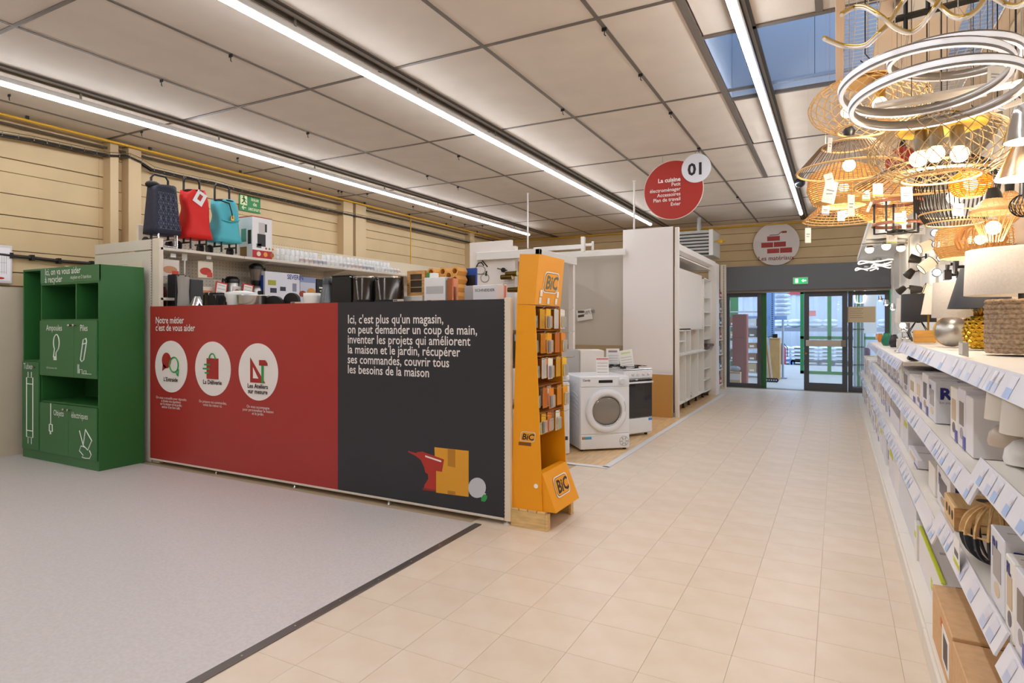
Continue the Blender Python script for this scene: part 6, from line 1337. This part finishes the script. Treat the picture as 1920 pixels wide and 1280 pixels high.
# 1 rattan cage with wooden top ring
t = lamp('rattan_cage_pendant', 'open pale rattan cage pendant, farthest left of the tangle, with lit bulbs', 1627, 197, 3.0)
P1 = ell(.53, .27, 10, 25, 150)
lattice(P1, 26, 1.1, .0022).build('cage', NAT, t, kind='stuff')
for f, w in ((0, .005), (1, .006)): rings(P1, 1, w, sides=5, f0=f, f1=f).xf(Matrix.Identity(4)).build('rim', NAT, t) if 0 else MB().tube([(prof_at(P1, f)[0]*cos(a*pi/20), prof_at(P1, f)[0]*sin(a*pi/20), prof_at(P1, f)[1]) for a in range(40)], w, 5, closed=True).build('rim', NAT, t)
MB().lathe([(.10, .105), (.11, .11), (.11, .12), (0, .12)], (0, 0, 0), 24).build('top_plate', mat('8a6a30', .4, .5), t); bulb(t, (.05, -.02, -.01), .033, 14); bulb(t, (-.09, .0, -.02), .028, 0, mat('f4e6cc', .5, emit=2.5)); MB().lathe([(.02, .02), (.03, .11)], (.05, -.02, 0), 12).build('socket', BRASS, t); cord(t, z0=.12)
# 2 large cage with a gold plate and three bulbs
t = lamp('lattice_pendant', 'large lattice cage pendant with a yellow disc and three glowing bulbs', 1763, 280, 2.5)
P2 = ell(.52, .27, 12, 20, 148); lattice(P2, 30, 1.0, .002, 16).build('cage', mat('b89a6a', .55), t, kind='stuff')
MB().tube([(prof_at(P2, 1)[0]*cos(a*pi/24), prof_at(P2, 1)[0]*sin(a*pi/24), prof_at(P2, 1)[1]) for a in range(48)], .005, 5, closed=True).build('rim', NAT, t)
MB().tube([(prof_at(P2, 0)[0]*cos(a*pi/24), prof_at(P2, 0)[0]*sin(a*pi/24), prof_at(P2, 0)[1]) for a in range(48)], .004, 5, closed=True).build('rim', BLKR, t)
MB().lathe([(.155, .085), (.158, .088), (.158, .093), (0, .093)], (0, 0, 0), 36).build('yellow_disc', mat('d8ab35', .35, .2), t)
for k, (dx, dy) in enumerate(((-.065, 0), (-.02, -.05), (.055, -.01))):
    MB().lathe([(.024, -.0), (.028, .04), (.022, .085)], (dx*1.0, dy, 0), 14).build('socket', mat('7d7466', .35, .7), t); bulb(t, (dx*1.15, dy*1.15, -.03), .033, 13 if k != 1 else 9)
cord(t, .004, z0=.09)
# 3 string hat
def hat(name, label, u, v, D, w, h, mrib, mrim, n=48, ringf=(1,), topr=.03):
    t = lamp(name, label, u, v, D); P = [(topr, h/2), (w*.28, h*.22), (w/2, -h/2)]
    lattice(P, n, 0, .0022, 6, False).build('string_shade', mrib, t, kind='stuff')
    for f in ringf: r2, z = prof_at(P, f); MB().tube([(r2*cos(a*pi/24), r2*sin(a*pi/24), z) for a in range(48)], .006, 5, closed=True).build('rim', mrim, t)
    MB().lathe([(.02, h/2), (.03, h/2+.03), (.012, h/2+.06)], (0, 0, 0), 14).build('cap', BLACK, t); cord(t, z0=h/2)
    return t
t = hat('string_hat_pendant', 'hat-shaped pendant of dark strings with two pale wooden rims', 1592, 288, 3.15, .49, .17, mat('6b5540', .6), NAT, 64, (.45, 1)); bulb(t, (0, 0, -.06), .03, 10)
# 4 woven golden basket below it
def woven(name, label, u, v, D, P, mat_, nr, nrib, wire=.003, blb=None, e=0, kind='woven_shade', hang=True, ribm=None, rm=True):
    t = lamp(name, label, u, v, D); m = rings(P, nr, wire, wob=wire*.7); lattice(P, nrib, 0, wire*.9, 10, False).build('rib', ribm or mat_, t, kind='stuff'); m.build(kind, mat_, t, kind='stuff')
    if blb is not None: bulb(t, (0, 0, blb), .028, e)
    if hang: zt2 = max(P[0][1], P[-1][1]); MB().lathe([(.02, zt2), (.022, zt2+.04)], (0, 0, 0), 10).build('cap', BLACK, t); cord(t, z0=zt2)
    return t
woven('woven_basket_pendant', 'golden woven basket pendant with a lit bulb under the string hat', 1582, 345, 3.7, [(.10, .11), (.19, .06), (.2, -.03), (.17, -.11), (.12, -.13)], HON, 30, 24, .0042, -.02, 12)
woven('flat_woven_pendant', 'wide flat straw cone pendant, lowest at the left of the tangle', 1582, 395, 4.1, [(.02, .07), (.14, .04), (.25, -.06)], mat('cf9f62', .6), 14, 44, .0035, -.02, 8)
woven('wicker_bowl_pendant', 'honey wicker bowl pendant behind the dark chandelier', 1660, 372, 4.0, [(.08, .12), (.2, .04), (.2, -.06), (.1, -.14)], HON, 26, 22, .004, -.02, 8)
# 5 ring hat with black strings
t = hat('wide_rim_pendant', 'very wide flat pendant of black strings in a thick pale rim, under the lattice cage', 1742, 322, 2.75, .585, .09, BLKR, NAT, 40, (.5, 1), .12)
# 6 black vase pendant
P6 = [(.09, .17), (.15, .13), (.18, .03), (.165, -.07), (.12, -.15)]
t = lamp('black_ribbed_pendant', 'tall black ribbed pendant with pale rattan bands and a lit bulb', 1790, 362, 3.05)
lattice(P6, 56, .12, .0036, 12, False).build('ribs', BLKR, t, kind='stuff')
for f in (.45, .85, 1): r2, z = prof_at(P6, f); MB().tube([(r2*1.01*cos(a*pi/24), r2*1.01*sin(a*pi/24), z) for a in range(48)], .0045, 5, closed=True).build('band', NAT, t)
bulb(t, (0, 0, -.02), .035, 14); cord(t, z0=.17)
# 7 small honey globe
t = woven('honey_globe_pendant', 'small amber woven globe pendant in front of the black ribbed one', 1820, 345, 2.8, ell(.165, .13, 8, 20, 150), mat('d9962a', .4), 18, 14, .0034, 0, 7)
# 8 two-part diamond
P8 = [(.035, .09), (.085, .045), (.085, .03), (.06, -.03), (.035, -.095)]
t = lamp('diamond_pendant', 'pale rattan diamond pendant with a black cap and wire lower half', 1862, 412, 2.7); rings(P8, 20, .0026, f0=0, f1=.5, wob=.001).build('woven_top', mat('e0bd8c', .55), t, kind='stuff'); lattice(P8, 22, 0, .0018, 10, False).build('ribs', NAT, t, kind='stuff'); MB().lathe([(.036, .09), (.03, .115), (.02, .14)], (0, 0, 0), 18).build('cap', BLACK, t); bulb(t, (0, 0, -.035), .03, 9); cord(t, z0=.12)
# 9 wicker drum
t = woven('wicker_drum_pendant', 'broad honey wicker drum pendant behind the diamond pendant', 1825, 450, 3.55, [(.12, .10), (.18, .06), (.19, -.04), (.16, -.10)], mat('e2bb80', .5), 34, 26, .0036, -.0, 9)
# 10 wood veneer dome
t = lamp('veneer_pendant', 'dome pendant of curved wood veneer slats', 1838, 442, 3.2)
P10 = [(.03, .07), (.09, .04), (.115, -.02), (.10, -.065)]
for k in range(20):
    a = 2*pi*k/20; mb = MB(); V = []; F = []
    for i in range(7):
        r2, z = prof_at(P10, i/6)
        for rr2 in (r2, r2-.012):
            for e in (-.0012, .0012): V.append((rr2*cos(a+.25*i/6)-e*sin(a), rr2*sin(a+.25*i/6)+e*cos(a), z))
    for i in range(6): b_ = i*4; F += [(b_, b_+4, b_+5, b_+1), (b_+2, b_+3, b_+7, b_+6), (b_, b_+2, b_+6, b_+4), (b_+1, b_+5, b_+7, b_+3)]
    mb.add(V, F).build('slat', mat('c08446', .5), t)
bulb(t, (0, 0, -.02), .025, 0); cord(t, z0=.07)
# 11-13 metal pendants at the right edge
def cone(name, label, u, v, D, r0, r1, h, m, inner): t = lamp(name, label, u, v, D); MB().lathe([(r0, -h/2), (r1, h/2)], (0, 0, 0), 28, cap=False).build('metal_shade', m, t); MB().lathe([(r0-.003, -h/2), (r1-.003, h/2)], (0, 0, 0), 28, cap=False).build('inner_face', inner, t); MB().lathe([(r1, h/2), (r1*.8, h/2+.03), (.01, h/2+.04)], (0, 0, 0), 16).build('cap', m, t); bulb(t, (0, 0, -h/4), .022, 5); cord(t, z0=h/2); return t
cone('metal_cone_pendant', 'brushed metal cone pendant cut by the right edge', 1918, 303, 2.2, .085, .03, .12, mat('b09a84', .25, .9), mat('f2ece0', .4))
cone('chrome_dome_pendant', 'shiny chrome dome pendant high at the right edge', 1922, 240, 2.1, .062, .04, .09, CHROME, mat('e9d9c0', .4))
cone('small_bell_pendant', 'small brown metal bell pendant hanging at the upper right', 1915, 140, 2.3, .03, .015, .05, mat('8a7660', .3, .8), mat('c9a070', .4))
t = lamp('black_wire_pendant', 'round black wire pendant at the right edge', 1922, 385, 2.4); lattice(ell(.10, .09, 8, 10, 170), 18, .6, .0014).build('wire_cage', BLACK, t, kind='stuff'); MB().lathe([(.02, .04), (.018, .09)], (0, 0, 0), 12).build('socket', BLACK, t); cord(t, z0=.05)
t = woven('shell_pendant', 'pale shell-like rattan pendant half hidden at the right', 1893, 388, 3.2, [(.02, .08), (.06, .04), (.07, -.03), (.02, -.08)], NAT, 12, 18, .003, 0, 0)
# 14 chandelier of black bars and brown rings
t = lamp('bar_chandelier', 'black bar chandelier with two brown wooden rings and price tags', 1682, 405, 3.3)
for z in (.075, -.045): MB().lathe([(.12, z-.008), (.12, z+.008), (.113, z+.008), (.113, z-.008), (.12, z-.008)], (0, 0, 0), 36, cap=False).build('wooden_ring', mat('8a5238', .5), t)
for k in range(5): a = 2*pi*k/5+.4; MB().box(-.005, -.005, -.09, .005, .005, .085).xf(Matrix.Translation((.108*cos(a), .108*sin(a), 0))).build('bar', BLACK, t); MB().tube([(.108*cos(a), .108*sin(a), -.088), (0, 0, -.088)], .004, 4).build('spoke', BLACK, t)
MB().lathe([(.05, -.095), (.05, -.08), (.01, -.07)], (0, 0, 0), 18).build('hub', BLACK, t); cord(t, .005, z0=-.07)
bulb(t, (.03, 0, -.03), .02, 0)
# red glass pendant
t = lamp('red_glass_pendant', 'dark red glass pendant seen through the lattice cage', 1690, 300, 3.5); MB().lathe([(.08, -.06), (.085, 0), (.06, .05), (.02, .075)], (0, 0, 0), 24, cap=False).build('glass', mat('8f2420', .12, alpha=.85), t); MB().lathe([(.022, .07), (.018, .11)], (0, 0, 0), 12).build('cap', BLACK, t); cord(t, z0=.1)
# 15 three LED rings on a steel rose
t = thing('led_ring_pendant', 'large pendant of three silver LED rings under a round steel plate', 'pendant lamp', atd(1745, 150, 2.25), 0, 'pendant lamps under the canopy')
AL = mat('a59d94', .35, .7); DIF = mat('f1f3fa', .4, emit=.35)
for k, (u, v, D, r, rx, ry) in enumerate(((1787, 108, 2.35, .215, 3, 4), (1728, 152, 2.2, .262, -6, 3), (1752, 180, 2.15, .262, -5, 1))):
    p = atd(u, v, D)-Vector(t.location); M_ = Matrix.Translation(p) @ Matrix.Rotation(YAW, 4, 'Z') @ Matrix.Rotation(radians(rx), 4, 'X') @ Matrix.Rotation(radians(ry), 4, 'Y')
    MB().lathe([(r, -.016), (r, .016), (r-.012, .016), (r-.012, -.016), (r, -.016)], (0, 0, 0), 64, cap=False).xf(M_).build('ring', AL, t)
    MB().lathe([(r+.004, -.010), (r+.005, .008), (r+.001, .010)], (0, 0, 0), 64, cap=False).xf(M_).build('light_band', DIF, t); MB().lathe([(r-.014, -.017), (r, -.0175)], (0, 0, 0), 64, cap=False).xf(M_).build('light_edge', DIF, t)
pc_ = atd(1737, 62, 3.2)-Vector(t.location); hz = ZCN-.045-t.location.z
MB().lathe([(.15, hz), (.15, hz+.04), (0, hz+.04)], (pc_.x, pc_.y, 0), 40).build('steel_plate', mat('b0a79c', .3, .9), t)
for k in range(3): a = 2*pi*k/3; MB().tube([(pc_.x+.12*cos(a), pc_.y+.12*sin(a), hz), ((.2)*cos(a)*.9, .2*sin(a)*.9, .06)], .0012, 4).build('wire', CHROME, t)
# 16 wave lamps, gold outside and white inside
def wave(label, pts, D):
    P = [atd(u, v, D+.12*sin(i*1.5)) for i, (u, v) in enumerate(pts)]; t = thing('wave_pendant', label, 'pendant lamp', P[0], 0, 'pendant lamps under the canopy')
    Q = []
    for i in range(len(P)-1):
        a, b, c, d = P[max(i-1, 0)], P[i], P[i+1], P[min(i+2, len(P)-1)]
        for k in range(6): f = k/6; Q.append(.5*((2*b)+(c-a)*f+(2*a-5*b+4*c-d)*f*f+(-a+3*b-3*c+d)*f**3))
    Q.append(P[-1]); Q = [q-P[0] for q in Q]
    MB().tube([q+Vector((0, 0, .004)) for q in Q], .006, 6).build('gold_band', mat('c9a53a', .3, .6), t); MB().tube([q+Vector((0, -.003, -.004)) for q in Q], .006, 6).build('white_band', mat('efe9e2', .4), t)
    m_ = Q[len(Q)//2]; MB().tube([m_, Vector((m_.x, m_.y, ZCN-P[0].z))], .0015, 4).build('wire', CHROME, t); return t
wave('gold and white wave pendant, the lower one reaching far left', [(1545, 72), (1580, 86), (1620, 86), (1645, 66), (1668, 42), (1690, 8), (1712, -20)], 2.05)
wave('gold and white wave pendant, the upper one crossing the black bar', [(1578, 27), (1600, 15), (1622, 14), (1650, 30), (1678, 52), (1705, 61), (1728, 48), (1748, 22), (1765, -5)], 2.0)
wave('gold and white wave pendant in the top middle of the tangle', [(1725, -14), (1760, 10), (1785, 30), (1808, 33), (1832, 18), (1850, -8)], 1.9)
wave('gold and white wave pendant at the upper right corner', [(1852, -12), (1880, 6), (1905, 12), (1930, 0), (1950, -20)], 1.9)
a, b = atd(1665, 40, 2.45), atd(1835, -4, 2.35); t = thing('black_bar_pendant', 'long black bar pendant crossing above the LED rings', 'pendant lamp', a, 0, 'pendant lamps under the canopy'); MB().tube([(0, 0, 0), b-a], .014, 4).build('bar', BLACK, t)
for f, r in ((.2, .009), (.45, .009)): q = (b-a)*f; MB().tube([q-Vector((0, 0, .07 if f == .2 else 0)), (q.x, q.y, ZCN-a.z)], r, 6).build('rod', BLACK, t)
for nm, (u0, v0, u1, v1), D, th, m, lab in (('linear_pendant', (1752, 190, 1850, 168), 2.7, .02, mat('3a3b42', .4), 'dark grey linear pendant below the rings'), ('linear_pendant', (1640, 200, 1925, 150), 2.5, .016, mat('ddd3c8', .4), 'long pale linear pendant running to the right edge'), ('linear_pendant', (1840, 212, 1925, 186), 2.9, .012, mat('e3dbd0', .4), 'short pale bar lamp hanging at the right under the long one')):
    a, b = atd(u0, v0, D), atd(u1, v1, D-.1); t = thing(nm, lab, 'pendant lamp', a, 0, 'pendant lamps under the canopy'); MB().tube([(0, 0, 0), b-a], th, 4).build('body', m, t); MB().tube([Vector((0, 0, -th*.9)), b-a-Vector((0, 0, th*.9))], th*.5, 4).build('light_strip', mat('f4f0ea', .4), t)
    for f in (.25, .75): q = (b-a)*f; MB().tube([q, (q.x, q.y, ZCN-a.z)], .0015, 4).build('wire', BLACK, t)
# small black hooks from the mesh
for k, (u, v) in enumerate(((1738, 215), (1765, 205), (1820, 215), (1870, 205), (1905, 195), (1622, 120))):
    p = atd(u, v, 3.0); t = thing('wire_hook', 'black wire hook hanging from the canopy mesh, %s of six' % ORD[k], 'hook', (p.x, p.y, p.z), 0, 'hooks under the canopy'); MB().tube([(0, 0, ZCN-p.z), (0, 0, .05), (.02, 0, .02), (0, 0, 0), (-.02, 0, .02)], .003, 5).build('wire', BLACK, t)
# price tags
for k, (u, v, w, h, D, st, ro, lab) in enumerate(((1556, 272, 8, 28, 2.9, None, 5, 'narrow blank tag on the rattan cage pendant'), (1555, 338, 17, 26, 2.8, None, -15, 'tilted small white tag in front of the string hat'), (1556, 360, 24, 42, 2.75, None, 12, 'large tilted tag in front of the string hat'), (1596, 385, 13, 40, 3.0, None, 0, 'tall narrow printed tag under the golden basket'),
        (1624, 366, 15, 20, 3.0, 'a8c23a', 0, 'small tag with a green stripe'), (1646, 356, 19, 24, 2.6, 'e0c020', 0, 'tag with a yellow stripe beside the wide rim pendant'), (1548, 394, 14, 16, 3.2, '8fb0dc', 5, 'small tag with a blue print on the straw cone'), (1577, 405, 14, 18, 3.3, None, 0, 'small blank tag on the straw cone'), (1515, 441, 11, 28, 3.6, None, 0, 'narrow tag hanging alone against the far wall'),
        (1700, 364, 22, 28, 2.5, None, -3, 'square white tag above the chandelier'), (1686, 409, 18, 20, 2.9, 'e0c020', 0, 'tag with a yellow stripe on the chandelier'), (1695, 412, 8, 34, 3.0, None, 0, 'tall thin tag behind the chandelier tag'), (1797, 393, 20, 24, 2.7, None, 3, 'square white tag on the black ribbed pendant'), (1672, 446, 20, 20, 3.4, 'b8cc60', 0, 'tag with a green stripe below the chandelier'),
        (1630, 388, 5, 20, 3.1, None, 25, 'thin tilted tag left of the chandelier'), (1868, 142, 33, 36, 2.3, None, 2, 'large blank tag at the end of the LED ring'), (1878, 198, 12, 18, 2.6, '8fb0dc', 10, 'small printed tag below the large blank tag'), (1716, 425, 14, 14, 3.3, None, 0, 'small grey tag right of the chandelier'))):
    g = tag_on(None, lab, u, v, w, h, D, st, ro)
    zt3 = ZCN-g.location.z; MB().tube([(0, 0, h*D/2296+.05), (0, 0, zt3)], .0003, 3).build('string', CHROME, g)
# ================================================================ SPOTS AND WALL LAMPS ON THE LIT DISPLAY
def wall_pt(u, v, x=.78): return onx(u, v, x)
LSH = mat('f0dcb8', .7, emit=.5)
def drum_spot(u, v, rz, tilt, lab, s=1):
    p = wall_pt(u, v); t = thing('drum_spotlight', lab, 'spotlight', p, 0, 'spotlights on the lit display'); R = Matrix.Rotation(rz, 4, 'Z') @ Matrix.Rotation(tilt, 4, 'Y')
    MB().lathe([(.05*s, -.06*s), (.05*s, .06*s)], (0, 0, 0), 24, cap=False).xf(R).build('drum_shade', LSH, t)
    for z in (-.06, .06): MB().tube([(.051*s*cos(a*pi/12), .051*s*sin(a*pi/12), z*s) for a in range(24)], .0035, 4, closed=True).xf(R).build('black_trim', BLACK, t)
    MB().sphere((0, 0, -.02*s), .025*s, 12, 6).xf(R).build('bulb', mat('fff0d0', .5, emit=6), t); MB().tube([(0, 0, .03), (.03, 0, .05), (.085, 0, .0)], .006, 5).build('arm', BLACK, t)
    return t
drum_spot(1735, 462, .3, 1.2, 'cream drum spotlight with black trim, upper one'); drum_spot(1738, 497, .2, .9, 'cream drum spotlight with black trim, middle one', 1.1); drum_spot(1747, 545, .0, 1.9, 'cream drum spotlight with black trim, lowest one', 1.1)
plight(wall_pt(1735, 480, .6), 9, (1, .85, .65), .05); plight(wall_pt(1690, 520, .6), 12, (1, .9, .75), .05)
BG = mat('3a342c', .4, .4)
for k, (u, v, rz) in enumerate(((1716, 486, 1.0), (1706, 512, -.6), (1690, 543, -.3), (1718, 543, .6))):
    p = wall_pt(u, v, .76); t = thing('gold_lined_spotlight', '%s black spotlight with a gold inside' % ['top', 'second', 'lower left', 'lower right'][k], 'spotlight', p, 0, 'spotlights on the lit display'); R = Matrix.Rotation(YAW, 4, 'Z') @ Matrix.Rotation(1.0+rz, 4, 'Y') @ Matrix.Rotation(.7, 4, 'X')
    MB().lathe([(.052, -.05), (.035, .05), (.01, .06)], (0, 0, 0), 22, cap=False).xf(R).build('metal_shade', BG, t); MB().lathe([(.05, -.05), (.033, .05)], (0, 0, 0), 22, cap=False).xf(R).build('gold_lining', mat('e0a030', .3, .5, emit=.5), t); MB().sphere((0, 0, -.01), .022, 10, 6).xf(R).build('bulb', BUL, t); MB().tube([(0, 0, 0), (.1, 0, .03)], .006, 5).build('arm', BLACK, t); MB().lathe([(.03, 0), (.03, .015)], (.09, 0, .03), 14, 'x').build('rose', BLACK, t)
for k, (u, v) in enumerate(((1753, 437), (1756, 458), (1765, 483), (1756, 511))):
    p = wall_pt(u, v, .8); t = thing('led_spotlight', 'white LED spotlight, %s from the top of the column' % ORD[k], 'spotlight', p, 0, 'white spotlights in a column'); MB().lathe([(.038, -.02), (.04, .0), (.03, .05)], (0, 0, 0), 20, 'y').build('head', mat('8c8fa0', .3, .6), t); MB().lathe([(.03, -.024), (.03, -.02)], (0, 0, 0), 20, 'y').build('lens', mat('f2f6ff', .4, emit=5), t); MB().tube([(0, .03, 0), (.07, .03, 0)], .008, 6).build('arm', CHROME, t)
for k, (u, v) in enumerate(((1785, 495), (1800, 500), (1783, 515))):
    p = wall_pt(u, v, .82); t = thing('disc_wall_lamp', 'black disc wall lamp, %s of three right of the white spots' % ORD[k], 'wall lamp', p, 0, 'black disc wall lamps')
    (MB().lathe([(.055, -.008), (.055, .008)], (-.03, 0, 0), 24, 'x') if k != 2 else MB().box(-.05, -.05, -.04, .0, .05, .04, b=.004)).build('disc', mat('3b3330', .4), t); MB().tube([(-.02, 0, 0), (.05, 0, 0)], .012, 8).build('arm', BLACK, t); MB().lathe([(.03, 0), (.03, .012)], (.035, 0, 0), 14, 'x').build('rose', BLACK, t)
for k, (u, v) in enumerate(((1772, 487), (1783, 440), (1725, 430))): tag_on(None, ['white tag beside the black disc wall lamps', 'white tag above the white spotlights', 'grey tag above the cream drum spotlights'][k], u, v, 20, 18, 4.4)
# star ceiling lamp with bulbs under the far canopy
p = atd(1660, 472, 8.6); t = thing('star_ceiling_lamp', 'grey star-shaped ceiling lamp with three round bulbs', 'ceiling lamp', (p.x, p.y, 2.56), 0)
MB().prism([((.30 if k % 2 == 0 else .13)*cos(k*pi/4+.3), (.30 if k % 2 == 0 else .13)*sin(k*pi/4+.3)) for k in range(8)], 'z', 0, .02).build('star_plate', mat('8c8784', .3, .6), t); MB().tube([(0, 0, .02), (0, 0, .07)], .03, 8).build('mount', CHROME, t)
for k in range(3): a = k*2.1+.5; MB().sphere((.22*cos(a), .22*sin(a), -.05), .055, 12, 8).build('bulb', BUL, t); MB().lathe([(.06, -.03), (.04, .0)], (.22*cos(a), .22*sin(a), 0), 14).build('cup', mat('6c6460', .3, .6), t)
plight((t.location.x, t.location.y, 2.40), 14, (1, .92, .8), .06)
for k, (u, v, r) in enumerate(((1625, 487, .2), (1662, 490, .25), (1645, 497, .3))):
    p = atd(u, v, 12.4-k*.7); t = thing('led_wave_ceiling_lamp', 'flat white LED ribbon ceiling lamp, %s under the far canopy' % ORD[k], 'ceiling lamp', (p.x, p.y, 2.55), 0, 'LED ribbon lamps')
    MB().tube([(r*cos(a*pi/12), (r+.06*sin(a*pi/2))*sin(a*pi/12), .02*sin(a)) for a in range(24)], .014, 6, closed=True).build('light_ribbon', mat('f6efe6', .5, emit=.9), t); MB().lathe([(.07, .03), (.07, .06)], (0, 0, 0), 20).build('rose', CHROME, t)
    for q in range(3): MB().tube([(r*cos(q*2.1), r*sin(q*2.1), .0), (0, 0, .04)], .004, 4).build('arm', CHROME, t)
p0, p1 = onx(1612, 498, .5), onx(1612, 569, .5); t = thing('oval_tube_lamp', 'tall oval LED tube lamp at the far end of the lamp display', 'wall lamp', (.5, p0.y, (p0.z+p1.z)/2)); hh = (p0.z-p1.z)/2; w_ = .12
MB().tube([(w_*cos(a), 0, (hh-w_)*(1 if sin(a) >= 0 else -1)+w_*sin(a)) for a in [pi*k/10 for k in range(20)]], .016, 6, closed=True).build('tube', mat('fff4ea', .5, emit=3), t); MB().tube([(-w_, 0, 0), (w_, 0, 0)], .006, 5).box(-.02, .0, -.03, .02, .06, .03).build('cross_bar', CHROME, t)
MB().box(.44, p0.y+.04, 1.2, .46, p0.y+.08, 2.6).box(.56, p0.y+.04, 1.2, .87, p0.y+.06, 2.6).build('support_panel', WHITE, t, w=True)
for k in range(3):
    p = wall_pt(1650+k*12, 560+k*8, .78); t = thing('chrome_wall_lamp', 'small bright chrome wall lamp, %s along the far display' % ORD[k], 'wall lamp', p, 0, 'chrome wall lamps'); MB().lathe([(.05, -.03), (.03, .06)], (0, 0, 0), 16).build('shade', CHROME, t); MB().sphere((0, 0, -.02), .03, 10, 6).build('bulb', LEDW, t); MB().tube([(0, 0, 0), (.09, 0, 0)], .008, 5).build('arm', CHROME, t)
